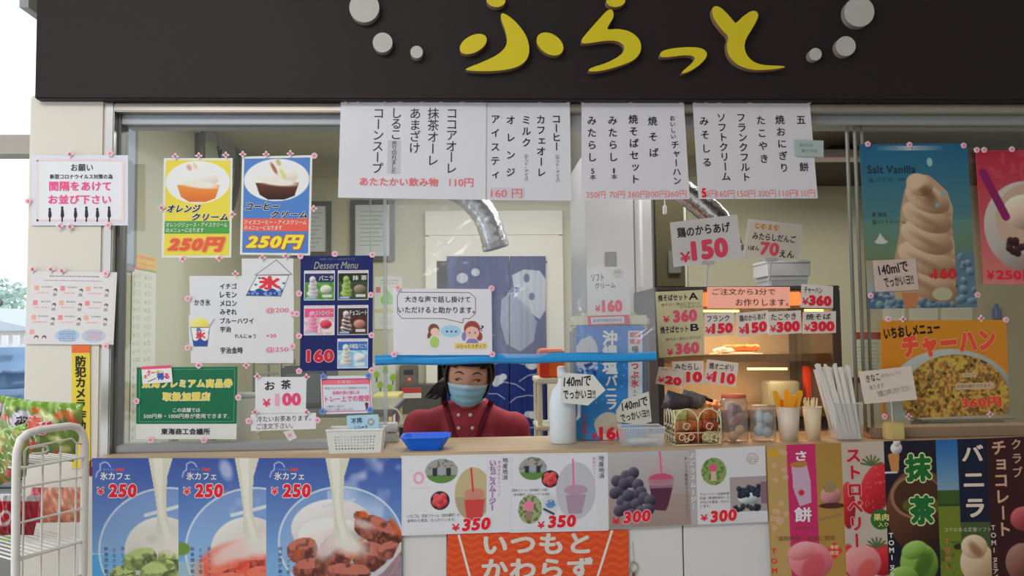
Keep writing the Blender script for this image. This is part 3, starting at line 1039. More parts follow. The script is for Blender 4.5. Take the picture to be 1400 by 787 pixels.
s.T('クー', 201, 505, 212, 513, (222, 50, 90), .05); s.T('ポン', 213, 506, 224, 511, (236, 170, 50), .05); s.T('得', 214, 510, 224, 520, (50, 90, 180), .06); s.T('る', 224, 511, 231, 519, (222, 50, 120), .06); s.T('全', 196, 511, 201, 516, (222, 90, 90), .03)
s.line([(201, 521), (213, 517)], 1, (100, 90, 90))
s.done()

# tea
s = Sheet('price_card', 'white iced tea price card with pink 100, on lower left glass', 'price card', (349, 515, 419, 565), YG, PAPER, short='iced tea price card', quad=[(349, 515), (419, 515), (418, 564), (349, 565)])
s.T('お', 362, 521, 376, 533, INK, .03, 4); s.T('茶', 384, 519, 398, 532, INK, .03, 4)
s.T('¥', 359, 545, 370, 556, (226, 60, 110), .03); s.T('1', 376, 538, 382, 555, (238, 160, 180), .06); s.T('00', 386, 537, 412, 555, (226, 70, 120), .07)
s.done(); pins(s, [(352, 514, 'star'), (419, 515, 'star'), (349, 563, 'star'), (419, 563, 'star')])
s = Sheet('notice_sheet', 'narrow two-line chilled tea notice directly under the tea price card', 'notice', (343, 565, 433, 588), YG, PAPER, short='two-line tea notice', quad=[(343, 566), (432, 564), (432, 586), (343, 589)])
s.T('冷たいお茶あります。', 351, 568, 426, 576, INK, .0); s.T('ご注文下さい。', 351, 578, 401, 586, INK, .0)
s.done(); pins(s, [(340, 575), (434, 574)])
s = Sheet('paper_scrap', 'small tilted label with a pink blot hanging under the tea notice', 'label', (388, 588, 404, 602), YG, (206, 204, 212), quad=[(387, 590), (400, 587), (406, 598), (395, 603)])
s.ell(395, 595, 4, 2.5, (224, 150, 180)); s.done()
# payment tray notice
s = Sheet('notice_sheet', 'pink-framed payment tray notice with four blue stickers', 'notice', (440, 515, 507, 563), YG, (206, 210, 226), short='pink-framed tray notice', quad=[(438, 514), (507, 513), (509, 564), (440, 566)])
s.frame(442, 519, 505, 560, 1.2, (232, 120, 150)); s.rect_(442, 519, 505, 526, (228, 110, 130), 'pink_band')
s.layer = 2
s.T('お客様へ', 462, 520.5, 486, 525, (240, 190, 200), .01); s.T('新型コロナウイルス感染防止のため', 445, 529, 501, 532, (120, 120, 130), .0)
s.T('金銭の受け渡しは', 455, 534, 491, 538.5, (226, 110, 150), .03); s.T('トレー上での授受', 445, 540, 504, 548, (226, 90, 140), .03)
s.T('ご理解とご協力を', 446, 552, 470, 555, (120, 120, 130), .0); s.T('よろしくお願いいたします', 446, 556, 482, 559, (120, 120, 130), .0)
s.ell(500, 552, 2.4, 2.6, (90, 70, 70)); s.rect_(498.5, 554, 501.5, 559, (90, 70, 70))
s.done(); pins(s, [(442, 514, 'blue'), (504, 513, 'blue'), (441, 562, 'blue'), (506, 560, 'blue')])

# ================================================================= HANGING MENUS ALONG THE LINTEL
s = Sheet('hanging_menu', 'white hot drinks menu sheet with red price line, leftmost under the sign', 'menu', (464, 137, 665, 272), YM - .004, (206, 206, 214), quad=[(466, 137), (665, 137), (664, 273), (462, 270)], short='hot drinks menu', rough=.25)
for tx, xc, y1 in (('ココアオーレ', 617.5, 237), ('抹茶オーレ', 592, 227), ('あまざけ', 567, 210), ('しるこ', 541, 191), ('コーンスープ', 516.5, 238)):
    s.V(tx, xc, 147, y1, 16.5, INK, .005)
s.rect_(530, 192, 548, 238, (184, 184, 192), 'tape_patch'); s.layer = 2
s.V('売り切れました', 539, 193, 238, 7.5, INK, 0)
s.T('あたたかい飲み物', 493, 243, 600, 255, (222, 110, 116), .03); s.T('110円', 615, 243, 648, 255, (222, 110, 116), .02)
s.done(); pins(s, [(473, 137, 'star'), (490, 137, 'star'), (526, 137, 'star'), (547, 137), (577, 137), (603, 136), (632, 137)])
s = Sheet('hanging_menu', 'white cold drinks menu sheet with five columns and 160 price', 'menu', (661, 139, 780, 273), YM - .001, (206, 206, 214), quad=[(661, 139), (779, 139), (781, 274), (660, 273)], short='cold drinks menu', rough=.25)
s.V('コーヒー', 761, 156, 206, 13, INK, .02); s.V('（ホット・アイス）', 762, 208, 251, 6.5, INK, .0)
s.V('カフェオーレ', 740, 156, 242, 13, INK, .02); s.V('ミルク', 720, 156, 202, 13, INK, .02); s.V('（ホット・アイス）', 719.5, 207, 250, 6.5, INK, .0)
s.V('オレンジ', 698.5, 152, 247, 13, INK, .02); s.V('アイスティ', 677.5, 153, 248, 13, INK, .02)
s.rect_(671, 256, 718, 271, (196, 190, 200), 'tape_patch'); s.layer = 2; s.T('160 円', 672, 258, 714, 270, (222, 100, 110), .0)
s.done(); pins(s, [(657, 136, 'star'), (697, 136), (738, 137), (777, 137)])
s = Sheet('hanging_menu', 'white menu sheet listing grilled noodles and dumplings, five columns', 'menu', (795, 140, 935, 272), YM - .001, (204, 202, 210), quad=[(795, 140), (935, 139), (943, 272), (795, 274)], short='noodles and dumplings menu', rough=.25)
s.V('みたらし', 809, 156, 222, 13, INK, .02); s.T('5', 807.5, 229, 812, 236, INK, .02); s.T('本', 806, 237, 814, 244, INK, .01)
s.V('みたらし', 837, 156, 222, 13, INK, .02); s.T('1', 836.5, 229, 838.8, 236, INK, .02); s.T('本', 834, 237, 842, 244, INK, .01)
s.V('焼そばセット', 865, 155, 252, 13, INK, .02); s.V('焼そば', 891, 155, 219, 13, INK, .02); s.V('おいしい', 918, 158, 191, 7.5, INK, .02); s.V('チャーハン', 920, 192, 253, 11.5, INK, .02)
for x, tx in ((801, '350円'), (831, '70円'), (855, '360円'), (880, '300円'), (906, '360円')):
    s.T(tx, x, 260, x + 25 - (5 if tx[0] == '7' else 0), 269.5, (220, 110, 116), .0)
s.done(); pins(s, [(796, 137), (862, 137), (931, 137)])
s = Sheet('hanging_menu', 'white menu sheet with six columns, rightmost, part covered by grey tag', 'menu', (947, 139, 1108, 271), YM - .001, (202, 200, 206), quad=[(947, 140), (1107, 139), (1118, 271), (955, 272)], short='rightmost six-column menu', rough=.25)
for tx, xc, y0, y1 in (('みそしる', 961, 155, 230), ('ソフトクリーム', 985, 153, 247), ('フランクフルト', 1012, 153, 248), ('たこやき', 1039, 155, 225), ('焼おにぎり', 1065, 155, 237), ('五', 1094, 156, 171), ('餅', 1093, 220, 236)):
    s.V(tx, xc, y0, y1, 13, INK, .02, dx=0.2)
for x, tx in ((951, '50円'), (972, '160円'), (1000, '150円'), (1028, '300円'), (1056, '110円'), (1081, '110円')):
    s.T(tx, x, 259, x + 24 - (4 if len(tx) == 3 else 0), 269, (220, 116, 120), .0)
s.T('5', 952, 256, 958, 269, (214, 30, 40), .05, lay=3)
s.done(); pins(s, [(950, 137), (965, 137), (983, 138), (1025, 138), (1106, 138)])
s = Sheet('small_card', 'small grey-green tag with faint writing over the rightmost menu', 'card', (1087, 191, 1126, 215), YM - .007, (160, 174, 174), quad=[(1086, 191), (1126, 192), (1126, 215), (1087, 213)])
s.T('本日は', 1093, 196, 1112, 201, (110, 124, 130), 0, 3); s.T('売り切れ', 1096, 204, 1118, 209, (110, 124, 130), 0, 3); s.done()

# ================================================================= VINYL SCREEN WITH STAFF NOTICE
YV = -0.03
vin = thing('vinyl_screen', 'clear hanging vinyl screen edged with blue tape above the hatch', 'screen', G(700, 485, YV))
a = G(530, 300, YV).x; b = G(893, 300, YV).x
zb = G(700, 489, YV).z
V = []; F = []; nx, nz = 60, 30
for j in range(nz + 1):
    for i in range(nx + 1):
        u = i / nx; v = j / nz
        x = a + (b - a) * u; z = zb + (zs - 0.01 - zb) * v
        yy = YV + .006 * math.sin(u * 9 + v * 2) + .004 * math.sin(u * 23 - v * 5) * (1 - v)
        V.append((x, yy, z))
for j in range(nz):
    for i in range(nx):
        F.append((j * (nx + 1) + i, j * (nx + 1) + i + 1, (j + 1) * (nx + 1) + i + 1, (j + 1) * (nx + 1) + i))
mesh('vinyl_film', V, F, clear_mat('clear_vinyl', (0.97, 0.98, 1.0), 0.045, 0.22, 0.14, 1.0, 7), vin, True)
tp = MB(); n = 40
bl = mat((40, 150, 220), .3, k=1.15, spec=.5)
V = []; F = []
ta = G(513, 490, YV).x
for i in range(n + 1):
    u = i / n; x = ta + (b - ta) * u
    y_ = YV - .003 + .003 * math.sin(u * 14)
    zc = G(700, 490, YV).z + .0015 * math.sin(u * 20) - .006 * (u - .5) * 0
    for (dy, dzz) in ((0, .0145), (-.004, .004), (-.004, -.007), (0, -.0145), (.004, 0)):
        V.append((x, y_ + dy, zc + dzz))
for i in range(n):
    for k in range(5):
        F.append((i * 5 + k, i * 5 + (k + 1) % 5, (i + 1) * 5 + (k + 1) % 5, (i + 1) * 5 + k))
mesh('blue_tape', V, F, bl, vin, True)

s = Sheet('notice_sheet', 'please-speak-up notice with speech bubble and two cartoon heads on vinyl screen', 'notice', (538, 395, 672, 484), YV - .016, (212, 212, 220), short='speak-up notice', quad=[(537, 394), (672, 395), (673, 485), (538, 485)])
bub = [(547, 400), (642, 400), (650, 407), (650, 428), (642, 435), (633, 435), (633, 441), (607, 435), (550, 435), (544, 428), (544, 405), (547, 400)]
s.line(bub, .8, (110, 80, 80))
s.T('大きな声で話し掛けて', 554, 405, 643, 413.5, INK, .015); s.T('いただけると助かります。', 545, 419, 649, 428, INK, .015)
p = Pic(580, 438, 662, 474, 2, (212, 212, 220), seed=8)
p.put(p.ell(616, 452, 14, 8), (160, 196, 226))
for x in (611, 617, 623):
    p.put(p.ell(x, 452.5, 1.2, 1.2), (40, 50, 80))
p.put(p.ell(593, 450, 7.5, 8), (120, 76, 66)); p.put(p.ell(587, 457, 2.5, 5, 20), (120, 76, 66)); p.put(p.ell(594.5, 453, 6, 5.5), (232, 190, 176)); p.put(p.ell(594, 467, 6.5, 8), (168, 196, 110)); p.put(p.ell(600, 457, 3, 1.6, 30), (232, 190, 176))
p.put(p.ell(645, 449, 11, 11), (150, 72, 66)); p.put(p.ell(655, 459, 4, 6), (150, 72, 66)); p.put(p.ell(645, 454, 9.5, 8.5), (232, 178, 168)); p.put(p.poly([(635, 450), (640, 443), (655, 449), (655, 444), (640, 440)]), (150, 72, 66))
p.put(p.ell(641.5, 454, .9, 1), (60, 40, 40)); p.put(p.ell(649, 454, .9, 1), (60, 40, 40)); p.put(p.rect(637, 462.5, 653, 469) * p.ell(645, 470, 9, 9), (130, 124, 180)); p.put(p.ell(634, 459, 3, 6), (130, 124, 180))
s.pic(p)
s.T('?', 656, 444, 661, 452, INK, .0, lay=2); s.rect_(621, 468, 665, 476, (232, 196, 120), 'name_strip', lay=2); s.T('ふらっとスタッフ', 623, 469.5, 663, 474.5, (90, 66, 40), .01, lay=3)
s.done(); pins(s, [(544, 393), (672, 394), (539, 484), (673, 484)])

# ================================================================= RIGHT GLASS
KR = 2.1
s = Sheet('menu_poster', 'tall salt vanilla soft cream poster in blue and green, right glass', 'poster', (1177, 197, 1328, 421), YG, (90, 120, 130), k=1.4, short='salt vanilla poster', quad=[(1175, 197), (1322, 196), (1336, 420), (1187, 422)])
p = Pic(1177, 197, 1328, 421, 1.2, k=1.3, seed=31)  # lower ink gain puts the right side's dimness into the print
p.vgrad((30, 92, 130), (86, 124, 118), 197, 330); p.vgrad((86, 124, 118), (104, 116, 80), 300, 370, p.rect(1177, 300, 1328, 421)); p.vgrad((150, 140, 118), (150, 150, 150), 352, 400, p.rect(1177, 355, 1328, 421))
n1 = p.noise(7)
p.put((p.rect(1177, 340, 1328, 421)) * (p.Y > 404 + 0 * p.X), (70, 96, 116)); p.put(p.ell(1315, 390, 32, 48, 0, 6), (84, 112, 130))
for i in range(60):
    x = 1180 + p.rs.rand() * 146; y = 398 + p.rs.rand() * 24 if x < 1288 else 350 + p.rs.rand() * 68
    p.ball(x, y, 3 + p.rs.rand() * 5, 3 + p.rs.rand() * 4, (96, 120, 138), (150, 168, 178), (46, 66, 92), p.rs.rand() * 90)
p.put(p.rect(1201, 200, 1296, 206) * np.clip(1 - abs(p.X - 1248) / 50, 0, 1), (190, 200, 206)); 
cr, lo = (190, 160, 132), (136, 104, 78)
# swirl body
p.put(p.poly([(1214, 384), (1218, 350), (1226, 320), (1230, 286), (1236, 262), (1243, 245), (1256, 238), (1272, 240), (1284, 250), (1296, 262), (1303, 285), (1300, 310), (1302, 340), (1300, 395), (1250, 410), (1215, 408)]), (176, 146, 118))
for i, (cx, cy, rx, ry) in enumerate(((1258, 385, 47, 22), (1262, 355, 42, 21), (1264, 325, 38, 20), (1266, 297, 36, 19), (1268, 272, 32, 18), (1258, 253, 19, 15))):
    p.ball(cx, cy, rx, ry, cr, (206, 180, 152), lo, 24)
    p.put(p.ell(cx + rx * .25, cy + ry * .55, rx * .75, ry * .22, 30, 5), lo, .7)
p.put(p.ell(1270, 266, 14, 7, 50, 6), (112, 78, 54), .8); p.put(p.ell(1254, 250, 13, 8, -30, 5), (204, 178, 150))
p.put(p.poly([(1192, 331), (1199, 318), (1208, 331)]), (190, 186, 184)); p.put(p.ell(1200, 330, 9, 3), (190, 186, 184))
p.put(p.ell(1274, 222, 4, 6), (140, 176, 190)); p.put(p.ell(1290, 265, 3, 3), (120, 160, 176)); p.put(p.ell(1281, 281, 3, 3), (110, 156, 170))
p.put(p.poly([(1224, 400), (1248, 400), (1245, 421), (1228, 421)]), (176, 116, 74)); p.put(p.ell(1281, 402, 14, 9), (170, 172, 140), .9)
s.pic(p)
s.T('Salt Vanilla', 1186, 226, 1254, 237, (24, 44, 66), .02); s.T('塩 バニラ', 1187, 243, 1220, 249, (40, 66, 84), .01); s.T('(沖縄)', 1228, 243, 1238, 248, (50, 74, 90), .0)
s.T('TOMI コニー・ほんわかライス', 1222, 201, 1276, 205, (60, 84, 120), .0)
s.T('夏 限定', 1189, 290, 1210, 296, (50, 66, 60), .01); s.T('塩ソフトクリーム', 1189, 300, 1236, 306, (50, 66, 60), .01)
s.T('¥', 1264, 373, 1271, 381, (190, 40, 46), .03); s.T('160', 1271, 367, 1302, 382, (196, 36, 46), .06)
s.done(); pins(s, [(1186, 197), (1243, 198), (1317, 199), (1190, 404), (1336, 403)])
s = Sheet('small_card', 'pale pink handwritten 140 ml card stuck on the salt vanilla poster', 'card', (1194, 354, 1255, 398), YG - .004, (176, 156, 148), k=1.6, quad=[(1193, 356), (1252, 353), (1256, 396), (1197, 399)])
s.T('140mlで', 1201, 359, 1243, 374, (40, 32, 34), .03, 6); s.T('でっかいヨ!!', 1207, 377, 1249, 391, (40, 32, 34), .02, 4); s.done()
s = Sheet('menu_poster', 'pink poster of a bowl dessert with purple straw, cut by right frame edge', 'poster', (1337, 206, 1440, 388), YG, (170, 60, 80), k=1.5, quad=[(1334, 206), (1440, 204), (1450, 390), (1345, 388)], short='pink dessert poster')
p = Pic(1337, 206, 1440, 388, 1, k=1.3, seed=33)
p.vgrad((170, 36, 62), (196, 120, 110)); p.put(p.noise(6) > .7, (190, 90, 110), .4)
p.ball(1400, 310, 58, 62, (176, 168, 160), (196, 186, 178), (120, 100, 96)); p.put(p.ell(1404, 300, 46, 48), (190, 160, 140)); p.ball(1400, 290, 32, 24, (206, 180, 160))
for i in range(24):
    p.ball(1372 + p.rs.rand() * 60, 322 + p.rs.rand() * 24, 5, 5, (54, 26, 34), (90, 50, 56), (24, 10, 16))
p.put(p.line([(1345, 236), (1372, 296)], 11), (130, 26, 90))
s.pic(p); s.T('¥', 1342, 369, 1352, 382, (200, 30, 50), .03); s.T('250円', 1354, 367, 1410, 383, (204, 30, 52), .04, out=(190, 90, 100), ow=.03)
s.done(); pins(s, [(1335, 205), (1345, 205), (1383, 204)])
s = Sheet('menu_poster', 'orange fried rice poster showing a heaped plate, lower right glass', 'poster', (1204, 437, 1383, 571), YG, (190, 120, 40), k=1.5, short='orange fried rice poster', quad=[(1204, 438), (1376, 437), (1380, 566), (1207, 573)])
p = Pic(1204, 437, 1383, 571, 1.2, (202, 132, 36), k=1.3, seed=35)
p.vgrad((196, 130, 34), (206, 120, 30)); p.ball(1300, 545, 92, 68, (150, 158, 154), (176, 182, 176), (96, 100, 96))
rice = p.ell(1308, 545, 76, 60)
p.put(rice, (150, 112, 52)); nz_ = p.noise(3); n2 = p.noise(6)
p.put(rice * (nz_ > .6), (188, 148, 74)); p.put(rice * (nz_ < .25), (96, 72, 32)); p.put(rice * (n2 > .72), (196, 166, 70), .8); p.put(rice * (n2 < .2), (120, 84, 50), .8)
for i in range(22):
    p.put(rice * p.ell(1240 + p.rs.rand() * 135, 492 + p.rs.rand() * 75, 3, 2, p.rs.rand() * 90), (64, 60, 30) if i % 3 else (196, 110, 60))
s.pic(p)
s.T('いちおしメニュー', 1208, 443, 1288, 459, (30, 24, 24), .06, 6); s.T('チャーハン', 1232, 452, 1368, 487, (206, 72, 48), .09, 4, out=(212, 150, 110), ow=.04)
s.rect_(1318, 511, 1338, 517, (180, 160, 130), lay=2); s.T('スープ', 1320, 512, 1336, 516, (90, 60, 40), 0, lay=3); s.rect_(1308, 525, 1362, 534, (180, 160, 130), lay=2); s.T('お持ち帰りできます。', 1310, 527, 1360, 532, (120, 50, 40), .0, lay=3)
s.T('360円', 1315, 545, 1373, 561, (206, 62, 44), .06, out=(200, 140, 90), ow=.04)
s.done(); pins(s, [(1214, 436), (1234, 436, 'star'), (1341, 435, 'star'), (1375, 437), (1209, 569), (1242, 569, 'star'), (1353, 566, 'star')])
# card on small stand in front of right glass
s = Sheet('card_stand', 'white handwritten card on a little block stand before the right glass', 'card', (1174, 507, 1254, 551), -0.05, (196, 184, 174), k=1.5, quad=[(1174, 508), (1246, 500), (1254, 546), (1182, 552)])
s.T('きなこ', 1183, 512, 1204, 522, (90, 76, 76), .03, 5); s.T('(別売)はこちら', 1206, 512, 1237, 518, (150, 136, 132), 0, 5); s.T('あります', 1186, 526, 1208, 532, (140, 126, 122), .01, 5); s.T('気軽にお申し付けください', 1196, 533, 1246, 541, (110, 98, 98), 0, 6)
s.done()
g0 = G(1219, 549, -0.05)
MB().tube([(g0.x, -0.048, g0.z - .001), (g0.x + .002, -0.048, ZC + .05)], .0022, 8).build('stem', mat((180, 170, 160), .3), s.root)
MB().bbox(g0.x - .02, g0.x + .028, -.07, -.022, ZC, ZC + .052, .004).build('block_base', mat((200, 180, 120), .4, k=1.2), s.root)

# ================================================================= COUNTER-FRONT POSTERS
YC = -0.1215
def ice_cafe(x0, x1, kind, label, wide=False):
    sgn = Sheet('counter_poster', label, 'poster', (x0, 626, x1, 800), YC, (70, 96, 150), short=label)
    p = Pic(x0, 626, x1, 800, 1.0, k=1.3, seed=40 + x0)
    p.vgrad((62, 84, 158), (120, 166, 212), 626, 770)
    cl = p.noise(30) * .6 + p.noise(12) * .4
    if kind != 'matcha':
        p.put(np.clip((cl - .55) * 4, 0, 1) * (p.X > x0 + (x1 - x0) * .45), (200, 208, 226), .75)
    w = 240 if not wide else 190
    cxg = x0 + (188 - 54) * .78 if not wide else x0 + 102
    if kind == 'matcha':
        p.put(p.rect(x0, 757, x1, 800), (80, 160, 214)); p.put(p.line([(x0, 757), (x0 + 20, 757)], 1.2), (180, 206, 230))
    # glass
    R = 96 if not wide else 86
    cyg = 752 if not wide else 740
    gm = p.ell(cxg, cyg, R, R * (.9 if not wide else .88)); p.put(gm, (158, 184, 220), .45)
    ring = np.clip(gm - p.ell(cxg, cyg, R - 2.6, (R - 2.6) * (.9 if not wide else .88)), 0, 1); p.put(ring, (206, 214, 230), .9)
    milk = (222, 218, 212)
    # cream mound and chunks
    if not wide:
        p.ball(x0 + 96, 752, 52, 46, (196, 192, 186), (222, 220, 216), (150, 150, 140))
        p.put(p.line([(x0 + 73, 704), (x1, 692)], 5), (214, 216, 218), .9); p.put(p.line([(x0 + 76, 717), (x0 + 96, 706)], 4), (214, 216, 218), .8)
    else:
        p.ball(x0 + 92, 722, 58, 40, (206, 200, 200), (226, 222, 222), (170, 150, 150))
        p.put(p.line([(x0 + 78, 692), (x0 + 120, 683)], 4), (200, 206, 216), .8)
    if kind == 'matcha':
        p.put(p.ell(x0 + 84, 737, 10, 6, 0, 5), (120, 116, 112), .8); p.put(p.ell(x0 + 100, 744, 40, 16, 12, 8), (214, 212, 200), .8)
        for (a, b, w_, h_2, rt) in ((108, 765, 34, 30, 10), (42, 786, 34, 28, -6), (66, 764, 44, 30, -12), (92, 784, 48, 38, -8), (58, 798, 40, 26, 6), (116, 796, 30, 30, 0)):
            p.chunk(x0 + a, b, w_, h_2, (132, 146, 88), rt, .4)
    elif kind == 'berry':
        p.put(p.ell(x0 + 86, 772, 62, 34, -10, 6), (222, 92, 74))
        for (a, b, w_, h_2, rt) in ((58, 782, 40, 30, -10), (96, 766, 44, 30, 6), (112, 790, 40, 34, 0), (76, 796, 44, 28, 8)):
            p.chunk(x0 + a, b, w_, h_2, (220, 84, 66), rt, .2)
        p.put((p.noise(8) > .6) * p.ell(x0 + 86, 780, 60, 30), (236, 130, 112), .4)
        p.put(p.ell(x0 + 92, 748, 46, 15, -16, 10), (232, 206, 204), .85); p.put(p.ell(x0 + 60, 762, 16, 8, -30, 6), (236, 190, 184), .7)
        p.put(p.rect(x0, 768, x0 + 34, 800), (176, 188, 176), .5); p.put(p.ell(x0 + 4, 750, 12, 9), (110, 140, 60))
    else:
        p.ball(x0 + 90, 730, 46, 22, (212, 202, 202)); p.put(p.ell(x0 + 66, 742, 24, 11, -40, 8), (220, 212, 212), .8)
        for (a, b, w_, h_2, rt) in ((174, 736, 24, 52, -28), (50, 752, 40, 34, -8), (150, 724, 58, 36, 24), (60, 778, 44, 30, -6), (94, 758, 44, 62, 32), (142, 760, 44, 40, 12), (112, 786, 60, 34, 4), (168, 752, 30, 24, -20), (130, 706, 20, 14, 20)):
            p.chunk(x0 + a, b, w_, h_2, (140, 78, 66), rt, .5)
        for (a, b, rx, ry, rt) in ((178, 722, 4, 16, -30), (122, 752, 5, 18, 30), (43, 756, 4, 9, 10), (132, 703, 7, 5, 0)):
            p.put(p.ell(x0 + a, b, rx, ry, rt, 3), (196, 92, 42), .85)
        p.put(p.ell(x0 + 86, 742, 14, 26, 35, 8), (216, 206, 206), .85); p.put(p.ell(x0 + 132, 716, 14, 6, 20, 5), (214, 200, 198), .7)
        p.put(p.line([(x0 + 90, 812), (x0 + 140, 792), (x0 + 176, 764), (x1, 744)], 7), (196, 190, 194))
        p.put(p.poly([(x0 + 120, 806), (x0 + 160, 782), (x1, 752), (x1, 800)]), (150, 100, 100), .7)
    # pour of milk
    a0 = (x0 + 77) if not wide else x0 + 81
    p.put(p.poly([(a0, 626), (a0 + 33, 626), (a0 + 26, 650), (a0 + 24, 676), (a0 + 25, 702), (a0 + 31, 724), (a0 + 44, 744), (a0 + 30, 752), (a0 + 14, 744), (a0 + 11, 724), (a0 + 12, 700), (a0 + 7, 664)]), (204, 202, 186))
    p.put(p.poly([(a0 + 6, 626), (a0 + 20, 626), (a0 + 19, 680), (a0 + 22, 706), (a0 + 32, 740), (a0 + 24, 744), (a0 + 15, 706), (a0 + 12, 676)]), (220, 218, 208), .8)
    p.put(p.ell(a0 + 34, 746, 22, 12, 15, 12), (216, 210, 204), .95)
    if kind == 'berry':
        p.put(p.ell(x0 + 65, 642, 8, 14, -20, 6), (196, 202, 226), .7)
    # cloud line of the little emblem
    p.put(p.line([(x0 + 5, 652), (x0 + 7, 645), (x0 + 11, 642), (x0 + 11, 634), (x0 + 17, 631), (x0 + 22, 633), (x0 + 25, 638)], 1.2), (196, 204, 230))
    p.scribble(x0 + 14, 641, x0 + 30, 642, (150, 166, 210), 3, a=.7); p.put(p.rect(x0 + 33, 640, x0 + 43, 643), (206, 70, 80), .9)
    sgn.pic(p)
    sgn.T('氷カフェ', x0 + 11, 645, x0 + 52, 656, (222, 226, 240), .03)
    sgn.T('¥', x0 + 6, 665, x0 + 17, 677, (214, 40, 66), .03, out=(236, 226, 232), ow=.05)
    sgn.T('250', x0 + 21, 660, x0 + 62, 681, (218, 30, 56), .07, out=(240, 228, 234), ow=.045, shear=.08)
    c2 = (70, 76, 96)
    sgn.V('新食感が最高級', x0 + 19, 746, 800, 6, c2, 0); sgn.V('ミルクで溶かし', x0 + 30, 748, 800, 6, c2, 0); sgn.V('氷とミルク', x0 + 42, 745, 790, 6, c2, 0)
    return sgn.done()

s1 = ice_cafe(126, 244, 'matcha', 'blue ice cafe poster with green matcha cubes, far left of counter front')
s2 = ice_cafe(244, 364, 'berry', 'blue ice cafe poster with red strawberry cubes, second on counter front')
s3 = ice_cafe(364, 549, 'bean', 'wide blue ice cafe poster with brown red-bean cubes in a glass', True)

def farm_pic(p, cx, cy, rx, ry):
    m = p.ell(cx, cy, rx, ry); p.put(m, (150, 152, 150)); p.put(m * (p.Y > cy + ry * .35), (94, 130, 70)); p.put(m * (p.noise(3) > .65) * (p.Y < cy), (70, 74, 70), .6)
    for k in (-.42, 0, .42):
        p.put(m * p.rect(cx + k * rx - rx * .15, cy - ry * .25, cx + k * rx + rx * .15, cy + ry * .4), (50, 56, 64)); p.put(m * p.ell(cx + k * rx, cy - ry * .38, rx * .09, ry * .15), (176, 140, 120))
    p.put(m * p.ell(cx, cy, rx * .2, ry * .4), (150, 156, 170))
def berries(p, cx, cy, r):
    p.put(p.ell(cx, cy, r, r), (44, 40, 46))
    for a, b in ((-.35, -.35), (.3, -.4), (-.45, .2), (.4, .2), (0, .45), (0, -.05)):
        p.ball(cx + a * r, cy + b * r, r * .4, r * .42, (206, 70, 76), (226, 110, 110), (150, 40, 50))

s = Sheet('counter_poster', 'laminated strawberry smoothie sheet with red drink in oval', 'poster', (548, 621, 697, 731), YC, (208, 208, 216), rough=.2, quad=[(548, 623), (699, 620), (697, 727), (549, 732)])
p = Pic(551, 624, 664, 727, 1.4, (210, 210, 217), seed=51)
farm_pic(p, 603, 643, 22, 17); berries(p, 601, 684, 13)
for i in range(14):
    a = 2 * PI * i / 14; p.put(p.ell(572 + 6 * math.cos(a), 652 + 7 * math.sin(a), 1.8, 1.8), (228, 140, 166), .8)
p.put(p.line([(558, 666), (588, 666)], 1.4), (226, 170, 190), .6)
ov = p.ell(646, 676, 25, 37); p.put(ov, (184, 168, 128)); p.put(ov * (p.Y > 680), (160, 140, 118), .7)
p.put(ov * p.poly([(634, 684), (662, 684), (658, 716), (638, 716)]), (196, 70, 66)); p.put(ov * p.ell(648, 676, 14, 8), (196, 120, 108), .8); p.put(p.line([(643, 640), (646, 672)], 2.2), (200, 40, 60))
s.pic(p)
s.V('いちごスムージー', 672, 629, 700, 10, (150, 90, 170), .03, out=(230, 214, 236), ow=.04); s.V('季節限定のジュース', 681, 630, 680, 4.5, (206, 120, 160), 0); s.V('地産地消', 689, 626, 658, 8, INK, .0)
s.T('いちごは、西本ファーム（加木屋町）の', 556, 702, 628, 707, (90, 90, 96), .0); s.T('産地から直送、仕入れています。', 556, 708.5, 622, 713, (90, 90, 96), .0)
s.T('¥', 617, 717, 628, 727, (214, 40, 70), .03); s.T('350', 630, 709, 671, 728, (216, 30, 50), .07, out=(236, 214, 220), ow=.03, shear=.15, rot=2); s.done()
s = Sheet('counter_poster', 'laminated smoothie sheet with mauve drink and four round farm pictures', 'poster', (697, 619, 830, 729), YC, (206, 206, 214), rough=.2, quad=[(699, 620), (831, 618), (832, 725), (697, 728)])
p = Pic(700, 622, 815, 724, 1.4, (208, 208, 215), seed=52)
farm_pic(p, 727, 640, 19, 16); berries(p, 751, 655, 12)
m = p.ell(724, 697, 16, 20); p.put(m, (150, 158, 120)); p.put(m * (p.noise(3) > .6), (90, 110, 60)); p.put(m * p.ell(722, 692, 7, 7), (222, 120, 150)); p.put(m * p.rect(718, 700, 727, 712), (150, 120, 110))
m = p.ell(751, 691, 12, 14); p.put(m, (196, 200, 206)); p.put(p.ell(752, 690, 7, 6) * (p.noise(2) > .3), (90, 130, 186)); p.put(p.line([(743, 697), (756, 704)], 3), (60, 64, 80))
ov = p.ell(786, 672, 27, 40); p.put(ov, (180, 180, 190)); p.put(ov * p.poly([(772, 678), (800, 678), (794, 704), (776, 704)]), (156, 126, 150), .8); p.put(ov * p.ell(786, 671, 16, 7), (170, 130, 160), .8); p.put(p.line([(782, 628), (783, 664)], 2.2), (220, 90, 150))
s.pic(p); s.V('地産地消', 821, 623, 656, 8, INK, 0); s.V('季節のジュース', 811, 625, 660, 4.5, (206, 120, 160), 0)
s.T('【西本ファーム（加木屋町）の苺】', 699, 668, 747, 672, (90, 90, 96), 0); s.T('（加木屋町）ブルーベリーを使用', 701, 674, 750, 678, (90, 90, 96), 0)
s.T('¥', 734, 714, 744, 724, (214, 40, 70), .03); s.T('350', 747, 705, 787, 724, (216, 30, 50), .07, out=(236, 214, 220), ow=.03, shear=.12, rot=2); s.done()
